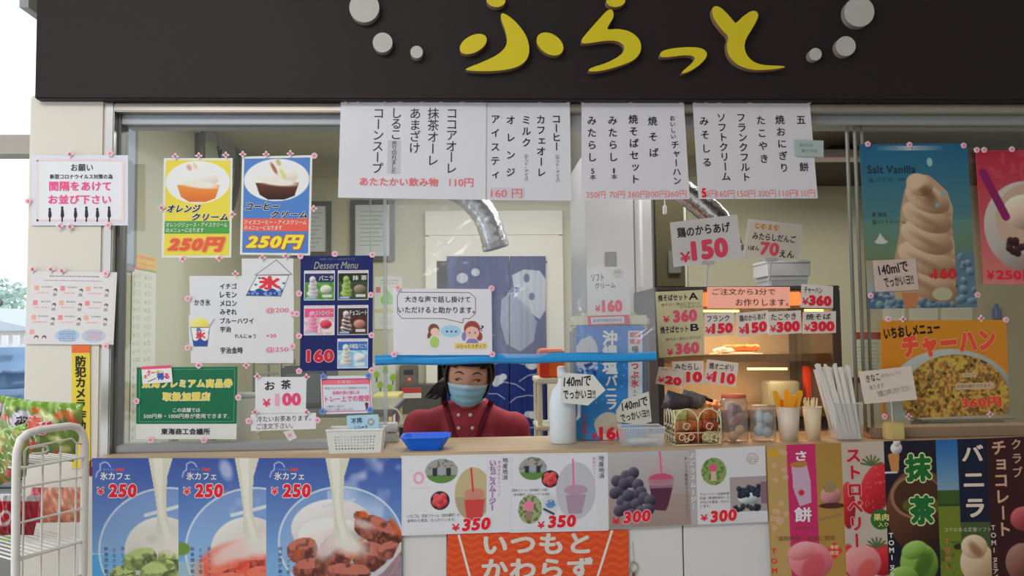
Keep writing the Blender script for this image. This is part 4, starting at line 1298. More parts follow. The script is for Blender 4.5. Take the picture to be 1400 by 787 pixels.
s = Sheet('counter_poster', 'grape juice sheet with dark grape bunch and cup with pink straw', 'poster', (831, 617, 953, 720), YC, (170, 164, 168), rough=.2, quad=[(831, 618), (951, 614), (954, 717), (832, 723)])
p = Pic(832, 618, 944, 719, 1.3, (168, 158, 160), k=1.3, seed=53)
p.vgrad((176, 172, 176), (150, 134, 130)); p.vgrad((160, 140, 134), (150, 130, 124), 680, 720, p.rect(832, 676, 944, 720))
cup = p.poly([(888, 664), (921, 664), (914, 690), (910, 699), (893, 697)]); p.put(cup, (84, 46, 66)); p.put(p.ell(905, 652, 18, 13), (176, 150, 160), .6); p.put(p.ell(904, 655, 17, 7), (184, 80, 110)); p.put(p.poly([(886, 656), (922, 656), (920, 668), (890, 668)]), (160, 120, 136), .8)
p.put(p.line([(903, 618), (905, 646)], 2.6), (222, 90, 120))
for (a, b) in ((843, 656), (850, 668), (840, 672), (856, 650), (866, 646), (862, 658), (872, 662), (853, 660), (876, 672), (866, 676), (850, 684), (858, 690), (870, 688), (880, 680), (888, 684), (846, 696), (862, 702), (876, 698), (886, 696), (858, 676)):
    p.ball(a, b, 8, 8, (70, 66, 86), (116, 112, 130), (30, 26, 40))
s.pic(p); s.V('あいちの農産物ぶどうスムージー', 939, 626, 712, 5, (110, 80, 100), 0); s.V('ぶどうスムージー', 948, 620, 700, 8, (236, 226, 230), .02)
s.T('¥', 836, 705, 847, 714, (214, 40, 70), .03); s.T('300', 850, 696, 890, 714, (216, 36, 54), .07, out=(236, 214, 220), ow=.03, shear=.12, rot=2); s.done()
s = Sheet('counter_poster', 'blueberry juice sheet with a bowl of dark berries, right of grapes', 'poster', (953, 613, 1048, 718), YC, (204, 202, 208), rough=.2, quad=[(951, 614), (1046, 609), (1050, 713), (954, 717)])
p = Pic(956, 616, 1048, 712, 1.4, (204, 202, 208), seed=54)
m = p.ell(977, 645, 17, 19); p.put(m, (130, 150, 90)); p.put(m * (p.noise(3) > .55), (90, 120, 54)); p.put(m * p.ell(976, 640, 5, 5), (220, 80, 120)); p.put(m * p.rect(973, 645, 980, 658), (190, 170, 150))
p.put(p.ell(1030, 630, 8, 8), (180, 168, 168)); p.put(p.ell(1030, 630, 6, 6), (206, 200, 200)); p.scribble(1025, 627, 1035, 634, (120, 90, 90), 3)
p.put(p.rect(998, 654, 1048, 702), (160, 148, 148)); p.ball(1024, 683, 16, 9, (196, 204, 210)); 
for i in range(26):
    p.ball(1010 + p.rs.rand() * 27, 668 + p.rs.rand() * 13, 3.4, 3.4, (40, 46, 66), (76, 84, 106), (20, 22, 36))
for i in range(16):
    p.ball(1002 + p.rs.rand() * 36, 694 + p.rs.rand() * 6, 3.2, 3.2, (40, 48, 60), (70, 84, 96), (20, 24, 32))
p.put(p.rect(1040, 662, 1048, 692), (130, 100, 120))
s.pic(p)
for i, tx in enumerate(('ブルーベリーは加木屋', '町産（東海市加木）の', 'きれいな直送、仕入れ', 'います。')):
    s.T(tx, 957, 674 + i * 5.5, 957 + (40 if i < 3 else 14), 678 + i * 5.5, (90, 90, 96), 0)
s.T('¥', 957, 704, 967, 713, (214, 40, 70), .03); s.T('300', 969, 698, 1007, 716, (216, 36, 54), .07, out=(236, 214, 220), ow=.03, shear=.12, rot=3); s.done()

# orange banner
s = Sheet('counter_banner', 'orange-red banner with large white lettering in middle of counter front', 'banner', (612, 727, 858, 810), YC + .004, (220, 84, 44), k=1.2, rough=.6, quad=[(612, 729), (859, 724), (860, 810), (610, 810)], short='orange banner')
p = Pic(612, 727, 858, 810, 1, (218, 78, 42), k=1.2, seed=55)
p.put((np.sin((p.Y + 2.2 * np.sin(p.X * .28)) * .62) > .55), (228, 100, 56), .7)
s.pic(p)
s.T('いつもと', 661, 729, 806, 758, (212, 206, 200), .05); s.T('かわらず', 659, 762, 810, 793, (212, 206, 200), .05)
s.line([(627, 729), (647, 800)], 3.2, (222, 214, 208), lay=3); s.line([(836, 727), (812, 800)], 3.2, (222, 214, 208), lay=3)
s.done()
# hook and ring
g = G(866, 775, -0.12)
kr = thing('key_ring', 'small metal ring hanging on white counter front', 'ring', (g.x, -.12, g.z - .03))
MB().tube([(g.x + .012 * math.cos(a), -.118, g.z + .014 * math.sin(a)) for a in [2 * PI * i / 24 for i in range(24)]], .0018, 8, True).build('ring', STEEL, kr)
MB().tube([(g.x, -.114, g.z + .07), (g.x + .001, -.117, g.z + .014)], .0007, 6).build('cord', mat((150, 150, 150)), kr)
MB().blob((g.x, -.118, g.z - .022), (.005, .003, .009)).build('fob', mat((120, 70, 60), .4), kr)

# tall soft cream strips, right
def strip(x0, x1, fn, label, y0=604, y1=800, xs=8, bg=(120, 100, 60), yt=None):
    yl, yr = yt
    s = Sheet('counter_poster', label, 'poster', (x0, y0, x1, y1), YC, bg, k=1.45, quad=[(x0, yl), (x1, yr), (x1 + xs, y1), (x0 + xs, y1)])
    p = Pic(x0, y0, x1, y1, 1.2, bg, k=1.55, seed=60 + x0)  # ink gain held down: dimness of the right end is in the colour
    fn(p, s); return s
def f_sakura(p, s):
    p.vgrad((150, 116, 58), (158, 122, 60)); p.put(p.rect(1048, 604, 1075, 800), (166, 136, 86)); p.put(p.rect(1075, 604, 1114, 800), (176, 40, 92))
    for i in range(16):
        p.put(p.ell(1050 + p.rs.rand() * 24, 608 + p.rs.rand() * 120, 4, 4), (186, 150, 130), .7)
    p.put(p.ell(1058, 615, 7, 5), (190, 140, 30)); p.ball(1133, 676, 14, 14, (176, 120, 120), (196, 150, 146), (110, 60, 60)); p.put(p.ell(1132, 664, 10, 8), (136, 116, 80)); p.put(p.ell(1134, 690, 18, 4), (70, 36, 26))
    m = p.poly([(1081, 634), (1101, 628), (1106, 655), (1106, 685), (1090, 690), (1082, 665)]); p.put(m, (176, 146, 168)); p.put(p.ell(1093, 671, 4, 4), (176, 40, 50)); p.put(p.ell(1091, 632, 12, 4), (160, 110, 50))
    p.put(p.line([(1114, 710), (1146, 702)], 2), (120, 100, 86)); p.put(p.poly([(1135, 740), (1147, 752), (1135, 764), (1123, 752)]), (196, 50, 50))
    p.ball(1102, 766, 30, 26, (196, 112, 122), (212, 150, 156), (160, 70, 84)); p.ball(1090, 752, 20, 12, (200, 128, 136), (216, 160, 164), (170, 80, 90), -20); p.put(p.ell(1105, 775, 14, 22, 30, 5), (176, 60, 70), .6)
    s.pic(p); s.T('さ', 1087, 613, 1102, 627, (214, 206, 210), .05); s.T('餅', 1082, 691, 1106, 712, (214, 206, 210), .04)
    s.T('もち米入り', 1082, 718, 1114, 723, (110, 70, 60), 0); s.T('道明寺粉・桜餅に使用', 1058, 731, 1136, 738, (100, 76, 46), 0); s.T('季節', 1129, 744, 1141, 750, (214, 190, 150), .02); s.T('限定', 1129, 752, 1141, 758, (214, 190, 150), .02)
    s.V('TOMI', 1052, 745, 800, 10, (206, 44, 54), .03)
strip(1047, 1150, f_sakura, 'ochre and magenta sakura rice cake soft cream poster strip', yt=(609, 605)).done()
def f_straw(p, s):
    p.put(np.ones(p.X.shape), (170, 156, 146))
    for (a, b, rx, ry, rt) in ((1196, 668, 22, 36, 20), (1156, 690, 10, 32, 0), (1154, 765, 9, 22, 0), (1200, 765, 22, 22, 0)):
        p.ball(a, b, rx, ry, (176, 30, 44), (196, 60, 66), (110, 16, 26), rt)
    p.put(p.rect(1150, 604, 1212, 720) * (p.noise(2.5) > .82) * (p.X > 1178) * p.ell(1196, 668, 22, 36), (200, 120, 90), .5)
    for a, b in ((1190, 636), (1193, 748)):
        for k in range(7):
            t = -PI * (k + .5) / 7; p.put(p.line([(a, b), (a + 14 * math.cos(t), b + 13 * math.sin(t))], 2.6), (78, 88, 54))
    p.put(p.ell(1200, 710, 14, 14), (40, 92, 34)); p.ball(1172, 768, 26, 24, (196, 120, 122), (206, 150, 150), (160, 70, 76)); p.put(p.ell(1178, 778, 10, 16, 40, 4), (186, 70, 66), .7)
    s.pic(p); s.V('ストロベリー', 1166, 610, 750, 21, (176, 26, 48), .04, out=(196, 150, 150), ow=.05)
    s.T('果肉', 1190, 702, 1211, 712, (206, 200, 120), .03); s.T('入り', 1196, 714, 1210, 720, (206, 200, 120), .02)
strip(1150, 1208, f_straw, 'white strawberry soft cream poster strip with red lettering', bg=(170, 156, 146), yt=(605, 603)).done()
def f_mat(p, s):
    p.put(np.ones(p.X.shape), (22, 20, 36)); p.ball(1254, 700, 46, 58, (78, 44, 30), (104, 66, 46), (30, 16, 14)); p.put(p.ell(1250, 680, 36, 30), (132, 96, 74)); p.put(p.ell(1252, 680, 33, 27), (62, 36, 24)); p.put(p.ell(1256, 692, 26, 12), (78, 80, 30))
    p.put(p.poly([(1213, 622), (1229, 618), (1227, 646), (1217, 646)]), (176, 118, 70)); p.ball(1225, 614, 8, 8, (196, 188, 190)); p.ball(1226, 606, 5, 6, (200, 194, 196)); p.put(p.rect(1208, 645, 1225, 648), (180, 180, 190))
    p.ball(1250, 770, 26, 28, (112, 150, 62), (146, 178, 98), (60, 90, 24)); p.ball(1244, 752, 18, 12, (122, 160, 74), (156, 186, 110), (70, 100, 34), -20); p.put(p.ell(1256, 772, 10, 20, 30, 5), (48, 76, 20), .7); p.ball(1228, 788, 20, 14, (106, 142, 56))
    s.pic(p); s.T('抹', 1234, 620, 1274, 662, (24, 96, 44), .07, out=(196, 204, 150), ow=.05); s.T('茶', 1238, 676, 1276, 720, (24, 96, 44), .07, out=(196, 204, 150), ow=.05)
    s.V('TOMI', 1213, 727, 767, 9.5, (206, 206, 206), .03); s.V('ヌミ', 1213, 770, 792, 9, (206, 206, 206), .03)
strip(1208, 1279, f_mat, 'black matcha soft cream poster strip with green lettering and bowl', bg=(22, 20, 36), yt=(603, 601)).done()
def f_van(p, s):
    p.vgrad((24, 84, 150), (110, 140, 160), 600, 670, p.rect(1279, 600, 1310, 800)); p.put(p.rect(1279, 672, 1310, 800), (52, 78, 30)); p.put(p.rect(1279, 690, 1312, 800), (98, 112, 34)); p.put(p.rect(1279, 690, 1312, 694), (40, 60, 24)); p.put((p.noise(6) > .7) * p.rect(1279, 740, 1312, 800), (70, 90, 26))
    p.put(p.rect(1309, 600, 1352, 730), (12, 20, 46)); p.put(p.rect(1309, 715, 1352, 800), (60, 76, 40))
    p.put(p.ell(1304, 748, 6, 4), (40, 36, 30)); p.ball(1330, 770, 24, 28, (186, 164, 136), (206, 188, 164), (140, 108, 80)); p.ball(1326, 748, 18, 16, (192, 170, 142), (208, 192, 168), (150, 120, 90)); p.put(p.ell(1328, 752, 6, 12, -40, 5), (120, 76, 50), .7)
    s.pic(p); s.T('バ', 1314, 612, 1344, 634, (206, 190, 176), .04); s.T('ニ', 1315, 650, 1343, 668, (206, 190, 176), .05); s.T('ラ', 1317, 684, 1342, 709, (206, 190, 176), .05)
    s.T('コクのある定番ソフト', 1286, 722, 1350, 728, (190, 186, 160), 0); s.V('TOMI', 1289, 735, 782, 9, (196, 90, 90), .03)
strip(1279, 1349, f_van, 'navy vanilla soft cream poster strip with meadow and blue sky', bg=(12, 20, 46), yt=(601, 599)).done()
def f_choc(p, s):
    p.put(np.ones(p.X.shape), (48, 14, 20)); p.ball(1395, 712, 18, 16, (150, 60, 66)); p.ball(1392, 770, 24, 26, (120, 76, 66), (156, 120, 110), (60, 30, 26)); p.ball(1430, 760, 24, 26, (110, 66, 56))
    s.pic(p); s.V('チョコレート', 1365, 606, 736, 21, (190, 150, 128), .03, dx=.6); s.V('クラブ', 1389, 604, 660, 15, (190, 150, 128), .02)
    s.V('TOMI', 1353, 718, 758, 9, (190, 180, 180), .03); s.V('ヌミアイス', 1354, 762, 800, 8, (190, 180, 180), .03)
strip(1349, 1450, f_choc, 'dark brown chocolate soft cream poster strip at right end', bg=(48, 14, 20), yt=(599, 594)).done()


# ================================================================= KITCHEN BEHIND THE GLASS
# clock on the left wall
ya = GX(266, 205, XL).y; yb_ = GX(320, 205, XL).y
cr_ = (yb_ - ya) / 2; cc = GX(293, 214, XL); cc.y = (ya + yb_) / 2
ck = thing('wall_clock', 'round wall clock with grey rim high on left kitchen wall', 'clock', (XL, cc.y, cc.z - cr_))
def xdisc(r0, r1, x0, x1, n=40):
    """ring or disc facing +x"""
    m = MB(); V = []; F = []
    for r, x in ((r1, x0), (r1, x1), (r0, x1), (r0, x0)):
        V += [(x, cc.y + r * math.cos(2 * PI * k / n), cc.z + r * math.sin(2 * PI * k / n)) for k in range(n)]
    for a in range(4):
        for k in range(n):
            F.append((a * n + k, a * n + (k + 1) % n, ((a + 1) % 4) * n + (k + 1) % n, ((a + 1) % 4) * n + k))
    return m.add(V, F)
xdisc(cr_ * .86, cr_, XL, XL + .04).build('rim', mat((96, 96, 92), .4, .2), ck, True)
xdisc(0.001, cr_ * .87, XL, XL + .02).build('dial', mat((176, 186, 166), .5), ck)
for ang, L, w in ((2.2, cr_ * .5, .008), (1.2, cr_ * .7, .006)):
    MB().tube([(XL + .024, cc.y, cc.z), (XL + .024, cc.y + L * math.cos(ang), cc.z + L * math.sin(ang))], w, 6).build('hand', mat((40, 40, 40), .4), ck)
for k in range(12):
    a = 2 * PI * k / 12
    MB().blob((XL + .022, cc.y + cr_ * .72 * math.cos(a), cc.z + cr_ * .72 * math.sin(a)), (.003, .008, .008), 6).build('hour_mark', mat((70, 76, 66), .4), ck)

def framed(px, label, ptc=(192, 198, 204)):
    x0, x1, y0, y1, z0, z1 = pxbox(*px, YB - .03, YB - .001)
    r = thing('picture_frame', label, 'picture frame', ((x0 + x1) / 2, YB, z0))
    w = .03
    m = MB().box(x0, x0 + w, y0, y1, z0, z1).box(x1 - w, x1, y0, y1, z0, z1).box(x0 + w, x1 - w, y0, y1, z0, z0 + w).box(x0 + w, x1 - w, y0, y1, z1 - w, z1)
    m.build('frame', mat((84, 82, 84), .4), r)
    MB().box(x0 + w, x1 - w, y0 + .012, y0 + .016, z0 + w, z1 - w).build('paper', mat(ptc, .5), r)
    m = MB()
    for i in range(9):
        zz = z1 - w - .05 - i * .028
        if zz > z0 + w + .02:
            m.box(x0 + w + .03, x1 - w - .03 - (i % 3) * .02, y0 + .0105, y0 + .0118, zz, zz + .005)
    o = m.build('printed_lines', mat((150, 154, 160), .6), r); o['kind'] = 'stuff'
framed((400, 452, 275, 350), 'dark framed certificate half hidden by the blue coffee cream poster')
framed((479, 539, 273, 356), 'dark framed certificate on back wall right of blue dessert board top')

def wall_paper(px, label, fn, Yw=YB - .004, name='wall_notice', k=1.3):
    x0, x1, y0, y1 = px
    s = Sheet(name, label, 'notice', (x0, y0, x1, y1), Yw, (200, 204, 200), k=k, thick=.002)
    p = Pic(x0, y0, x1, y1, 1.4, (200, 204, 200), k=k, seed=70 + x0)
    fn(p, x0, y0, x1, y1); s.pic(p); s.done()
def cal(p, x0, y0, x1, y1):
    p.scribble(x0 + 6, y0 + 4, x1 - 6, y0 + 12, (120, 120, 120), 4, a=.6); p.put(p.rect(x0 + 2, y0 + 14, x0 + 8, y0 + 22), (196, 110, 120)); p.put(p.rect(x0 + 12, y0 + 15, x0 + 17, y0 + 21), (196, 110, 120))
    p.put(p.poly([(x0 + 8, y0 + 30), (x0 + 18, y0 + 18), (x0 + 28, y0 + 30), (x0 + 26, y0 + 38), (x0 + 10, y0 + 38)]), (140, 190, 110)); p.put(p.rect(x0, y0 + 44, x1, y0 + 49), (190, 186, 150)); p.scribble(x0 + 6, y0 + 56, x1 - 6, y0 + 66, (150, 150, 150), 4, a=.5)
wall_paper((512, 550, 378, 450), 'wall calendar with green house shape on back wall beside speak-up notice', cal)
def leafp(p, x0, y0, x1, y1):
    for i, (a, b) in enumerate(((8, 16), (20, 10), (30, 20), (13, 30), (26, 34))):
        p.put(p.ell(x0 + a, y0 + b, 4, 5), (150, 190, 70)); p.put(p.rect(x0 + a - .8, y0 + b + 4, x0 + a + .8, y0 + b + 10), (90, 96, 80))
wall_paper((507, 541, 496, 545), 'pale paper with small green trees on back wall above yellow box', leafp)
# emergency light
x0, x1, y0, y1, z0, z1 = pxbox(283, 313, 352, 374, YB - .06, YB - .001)
r = thing('exit_light', 'small green emergency exit light on back kitchen wall', 'exit light', ((x0 + x1) / 2, YB, z0))
MB().bbox(x0, x1, y0, y1, z0, z1, .006).build('housing', mat((176, 182, 170), .4), r)
MB().box(x0 + .03, x1 - .03, y0 - .003, y0, z0 + .02, z1 - .015).build('lens', mat((120, 196, 160), .3, emit=.5), r)
MB().blob(((x0 + x1) / 2, y0 - .004, z0 + .065), (.008, .002, .009), 8).tube([((x0 + x1) / 2 - .02, y0 - .004, z0 + .03), ((x0 + x1) / 2, y0 - .004, z0 + .05), ((x0 + x1) / 2 + .02, y0 - .004, z0 + .035)], .004, 6).build('running_figure', mat((214, 230, 214), .4, emit=.5), r)

# noren curtain in the doorway
nv = thing('noren_curtain', 'navy split door curtain with white flowers and curved lines', 'curtain', G(675, 600, YB - .07))
def noren(xa, xb, name_seed):
    p = Pic(xa, 350, xb, 615, 1.3, (38, 52, 116), k=1.2, seed=name_seed)
    p.put(p.noise(30) > .6, (44, 60, 126), .4)
    w = (196, 202, 214)
    p.put(p.poly([(700, 376), (716, 368), (738, 370), (748, 384), (748, 420), (738, 436), (722, 426), (704, 404)]), w, .9)
    p.put(p.poly([(686, 408), (700, 400), (724, 420), (734, 440), (730, 466), (712, 480), (692, 470), (684, 440)]), (150, 158, 182), .9)
    for a, b, rx, ry in ((720, 380, 4, 6), (705, 396, 6, 4), (682, 404, 7, 6), (676, 420, 4, 8), (727, 405, 4, 5)):
        p.put(p.ell(a, b, rx, ry), (60, 72, 124), .9)
    for (a, b, r_) in ((682, 519, 7), (678, 524, 5), (688, 515, 5), (727, 497, 9), (719, 493, 5), (735, 494, 5), (733, 527, 4), (734, 538, 3), (735, 551, 4), (728, 567, 6), (722, 566, 5), (735, 565, 4), (655, 440, 6), (640, 430, 7), (632, 380, 8), (650, 372, 6)):
        p.put(p.ell(a, b, r_, r_ * .9), w, .95)
    for c in ([(660, 532), (672, 524), (690, 522), (705, 525), (717, 533)], [(710, 521), (722, 513), (738, 510)], [(668, 538), (680, 538), (690, 545)], [(696, 551), (706, 543), (722, 540), (738, 542)],
              [(668, 500), (680, 496), (700, 494), (716, 498)], [(630, 590), (650, 574), (680, 570), (700, 578)], [(700, 568), (720, 567)], [(700, 600), (716, 586), (740, 582)], [(625, 470), (650, 456), (676, 458)]):
        p.put(p.line(c, 1.3), w, .8)
    ny, nx = p.X.shape
    Yf = YB - .07 + .012 * np.sin((p.X - xa) * .22) + .006 * np.sin((p.X - xa) * .5 + 1)
    P = GA(p.X.ravel(), p.Y.ravel(), Yf.ravel()) - np.array(ORI[nv.name])
    idx = np.arange(ny * nx).reshape(ny, nx)
    F = np.stack([idx[:-1, :-1], idx[1:, :-1], idx[1:, 1:], idx[:-1, 1:]], -1).reshape(-1, 4)
    me = bpy.data.meshes.new('curtain_panel'); me.from_pydata(P.tolist(), [], F.tolist())
    me.materials.append(print_mat(.9, 'curtain_cloth', .1))
    c = p.C / 255.0; c = np.where(c <= 0.04045, c / 12.92, ((c + 0.055) / 1.055) ** 2.4) * p.k
    c = np.clip(c, 0, .9).reshape(-1, 3)
    a = me.color_attributes.new('ink', 'FLOAT_COLOR', 'POINT'); a.data.foreach_set('color', np.concatenate([c, np.ones((len(c), 1))], 1).ravel())
    for q in me.polygons:
        q.use_smooth = True
    o = bpy.data.objects.new('curtain_panel', me); COL.objects.link(o); o.parent = nv
noren(611, 696, 90); noren(697, 746, 91)
g1 = G(603, 361, YB - .045); g2 = G(748, 358, YB - .045)
MB().tube([g1, g2], .01, 10).build('curtain_rod', mat((90, 86, 84), .4), nv)

# silver exhaust ducts
alu = mat((200, 202, 206), .22, 1.0, noise=.1, k=1.0, scale=40, bump=.35)
def duct(pts, r, label, Y):
    P = [G(a, b, Y) for a, b in pts]
    # resample
    Q = []
    for i in range(len(P) - 1):
        p0 = P[max(i - 1, 0)]; p1 = P[i]; p2 = P[i + 1]; p3 = P[min(i + 2, len(P) - 1)]
        for k in range(10):
            t = k / 10
            Q.append(0.5 * ((2 * p1) + (-p0 + p2) * t + (2 * p0 - 5 * p1 + 4 * p2 - p3) * t * t + (-p0 + 3 * p1 - 3 * p2 + p3) * t ** 3))
    Q.append(P[-1])
    th = thing('exhaust_duct', label, 'duct', P[-1])
    rs = [r * (1 + .025 * math.sin(i * 2.2)) for i in range(len(Q))]
    MB().tube(Q, rs, 28).build('flexible_tube', alu, th, True)
    e = Q[-1]; dv = (Q[-1] - Q[-3]).normalized()
    MB().tube([e - dv * .02, e + dv * .004], r * 1.05, 28).build('end_collar', mat((150, 152, 156), .3, .9, k=1.0), th)
    MB().tube([e + dv * .0045, e + dv * .0055], r * .93, 28).build('opening_shade', mat((66, 68, 74), .6), th)  # dark disc painted in place of the shade inside the open end
duct([(525, 75), (530, 130), (540, 195), (565, 236), (600, 250), (636, 266), (664, 296), (678, 338)], .054, 'shiny silver duct elbow hanging behind the vinyl, open end down', .9)
duct([(852, 80), (856, 130), (868, 190), (892, 228), (920, 250), (955, 276), (985, 306), (1000, 345)], .055, 'shiny silver duct behind the white fried chicken price card', .95)

# tall steel refrigerator
x0, x1, y0, y1, z0, z1 = pxbox(803, 893, 250, 560, 1.25, 1.85)
fr = thing('refrigerator', 'tall stainless steel refrigerator behind the soft cream tub', 'refrigerator', ((x0 + x1) / 2, 1.55, 0))
st2 = mat((214, 214, 216), .3, .55, noise=.05, k=1.15, scale=3)
xm = G(868, 350, 1.25).x
MB().bbox(x0, x1, 1.27, y1, .08, 2.25, .006).build('cabinet', mat((150, 152, 156), .4, .5), fr)
for (a, b, c_, d) in ((x0, xm - .004, .12, 1.16), (x0, xm - .004, 1.17, 2.2), (xm + .004, x1, .12, 1.16), (xm + .004, x1, 1.17, 2.2)):
    dd = MB().bbox(a, b, 1.245, 1.268, c_, d, .006).build('door', st2, fr)
hx = G(827, 355, 1.24)
h2 = MB().bbox(hx.x, hx.x + .055, 1.232, 1.245, G(830, 366, 1.24).z, G(830, 344, 1.24).z, .004).build('handle', mat((130, 132, 134), .4, .5), fr)
MB().bbox(G(874, 300, 1.23).x, G(878, 300, 1.23).x, 1.225, 1.245, G(870, 393, 1.23).z, 2.15, .003).build('grip_bar', mat((220, 220, 222), .3), fr)
for sx_ in (x0 + .05, x1 - .05):
    for sy_ in (1.33, 1.8):
        MB().tube([(sx_, sy_, 0), (sx_, sy_, .09)], .02, 10).build('foot', BLACK, fr)
# dark cabinet beside it
x0, x1, y0, y1, z0, z1 = pxbox(895, 942, 262, 560, 1.45, 1.9)
r = thing('dark_cupboard', 'dark olive-brown tall cupboard right of the steel refrigerator', 'cupboard', ((x0 + x1) / 2, 1.7, 0))
MB().bbox(x0, x1, 1.45, 1.9, 0, 2.2, .004).build('body', mat((74, 68, 50), .5), r)
MB().box(x0 + .01, x1 - .02, 1.437, 1.449, .1, G(920, 394, 1.44).z).build('lower_door', mat((80, 74, 56), .5), r)
MB().box(x0 + .01, x1 - .02, 1.437, 1.449, G(920, 391, 1.44).z, 2.18).build('upper_door', mat((84, 78, 58), .5), r)
MB().bbox(G(913, 350, 1.43).x, G(930, 350, 1.43).x, 1.415, 1.436, G(920, 374, 1.43).z, G(920, 343, 1.43).z, .004).build('latch_box', mat((120, 124, 116), .4, .4), r)
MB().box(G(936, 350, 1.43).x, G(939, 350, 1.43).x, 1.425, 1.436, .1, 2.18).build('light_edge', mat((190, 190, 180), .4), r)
# pull cord with tag
for px_, pyb, lab in ((909, 288, 'white pull cord with square tag left of the chicken price card'),):
    g = G(px_, pyb, .8)
    r = thing('pull_cord', lab, 'pull cord', g)
    MB().tube([(g.x, .8, zk), (g.x, .8, g.z + .02)], .002, 6).build('cord', mat((214, 214, 206), .5), r)
    MB().bbox(g.x - .008, g.x + .008, .792, .808, g.z - .015, g.z + .022, .003).build('tag', WHITE, r)
# dark hood upper right
x0, x1, y0, y1, z0, z1 = pxbox(1112, 1420, 168, 222, 2.1, 2.85)
r = thing('extractor_hood', 'dark hood under the ceiling at upper right of kitchen', 'hood', ((x0 + x1) / 2, 2.4, z0))
MB().bbox(x0, 3.95, 2.1, 2.86, z0, 2.45, .006).build('canopy', mat((44, 36, 34), .5), r)
MB().bbox(x0 - .01, 3.95, 2.09, 2.1, z0, z0 + .03, .003).build('front_lip', mat((70, 62, 56), .4, .4), r)
MB().box(x0 + .3, x0 + .9, 2.5, 2.8, 2.452, zk).build('flue', mat((60, 54, 50), .5), r)

# prep table and things on it, behind the left glass
x0, x1, y0, y1, z0, z1 = pxbox(330, 545, 498, 640, .8, 1.3)
r = thing('prep_table', 'stainless work table seen through the lower left glass', 'table', ((x0 + x1) / 2, 1.0, 0))
ztab = G(440, 560, .8).z
MB().bbox(x0 - .3, x1 - .02, .78, 1.35, ztab - .03, ztab, .004).build('table_top', STEEL, r)
for a in (x0 - .27, x1 - .06):
    for b in (.82, 1.3):
        MB().tube([(a, b, 0), (a, b, ztab - .03)], .018, 10).build('leg', STEEL, r)
x0, x1, y0, y1, z0, z1 = pxbox(385, 446, 500, 560, .9, 1.2)
r = thing('steel_box', 'grey steel appliance box on work table behind tea price card', 'appliance', ((x0 + x1) / 2, 1.05, ztab))
MB().bbox(x0, x1, .9, 1.2, ztab, z1, .008).build('casing', mat((110, 114, 118), .4, .5), r)
MB().bbox(x0 + .02, x1 - .02, .89, .9, ztab + .02, z1 - .03, .004).build('front_plate', mat((130, 134, 138), .35, .5), r)
x0, x1, y0, y1, z0, z1 = pxbox(346, 384, 494, 512, .95, 1.2)
r = thing('wire_shelf', 'small steel wire shelf with trays behind shaved ice price list foot', 'shelf', ((x0 + x1) / 2, 1.05, ztab))
for a in (x0, x1):
    for b in (.95, 1.2):
        MB().tube([(a, b, ztab), (a, b, z1)], .006, 8).build('post', STEEL, r)
for zz in (z0, z1 - .01):
    m = MB()
    for i in range(9):
        xx = x0 + (x1 - x0) * i / 8
        m.tube([(xx, .95, zz), (xx, 1.2, zz)], .003, 6)
    o = m.build('shelf_wires', STEEL, r); o['kind'] = 'stuff'
# white pitcher right behind the glass
g = G(341, 596, .18)
r = thing('plastic_pitcher', 'white plastic pitcher with curved handle behind the green voucher notice edge', 'pitcher', (g.x, .14, ZC))
MB().lathe([(.036, 0), (.04, .01), (.044, .06), (.046, .135), (.05, .145)], (g.x, .14, ZC), 24).build('body', mat((206, 206, 196), .4), r, True)
MB().tube([(g.x + .044, .13, ZC + .12), (g.x + .075, .125, ZC + .11), (g.x + .08, .125, ZC + .06), (g.x + .045, .13, ZC + .03)], .005, 8).build('handle', mat((206, 206, 196), .4), r, True)
MB().lathe([(.051, .146), (.051, .156), (.02, .16)], (g.x, .14, ZC), 24).build('lid', mat((180, 182, 176), .4), r, True)
# grey wall controls left of the woman
x0, x1, y0, y1, z0, z1 = pxbox(546, 571, 499, 529, YB - .08, YB)
r = thing('control_panel', 'small grey wall control with red lamp left of the woman', 'control panel', ((x0 + x1) / 2, YB, z0))
MB().bbox(x0, x1, y0, y1 - .001, z0, z1, .006).build('casing', mat((110, 108, 104), .4, .3), r)
MB().blob(((x0 + x1) / 2 + .005, y0 - .002, z0 + .05), (.01, .006, .01), 8).build('red_lamp', mat((240, 60, 60), .3, emit=1.5), r)
MB().box((x0 + x1) / 2 - .03, (x0 + x1) / 2 + .03, y0 - .004, y0, z1 - .06, z1 - .03).build('display', mat((60, 60, 62), .3), r)
x0, x1, y0, y1, z0, z1 = pxbox(546, 603, 526, 640, YB - .25, YB)
r = thing('grey_locker', 'dark grey metal box with red and white warning label, left of woman', 'box', ((x0 + x1) / 2, YB, 0))
MB().bbox(x0, x1 - .0, y0, y1 - .06, 0, z1, .008).build('casing', mat((92, 92, 90), .45, .3), r)
a = G(549, 530, y0 - .004); b = G(576, 544, y0 - .004)
MB().box(a.x, b.x, y0 - .003, y0, b.z, a.z).build('warning_label', mat((206, 204, 202), .5), r)
MB().box(a.x, b.x, y0 - .006, y0 - .003, a.z - .03, a.z).build('red_band', mat((170, 60, 60), .5), r)
x0, x1, y0, y1, z0, z1 = pxbox(510, 544, 541, 577, 2.2, 2.5)
r = thing('yellow_box', 'pale yellow box on wall shelf just right of the tray notice', 'box', ((x0 + x1) / 2, 2.35, z0))
MB().bbox(x0, x1, 2.2, 2.5, z0, z1, .006).build('carton', mat((196, 186, 120), .6), r)
MB().bbox(x0 - .005, x1 + .005, 2.19, 2.51, z1 - .03, z1 + .004, .003).build('lid', mat((206, 198, 140), .6), r)
m = MB().bbox(x0 - .05, x1 + .05, 2.1, YB, z0 - .02, z0 - .001, .002)
tag(m.build('wall_shelf', mat((150, 146, 130), .5)), 'thin wall shelf carrying the pale yellow box', 'shelf')
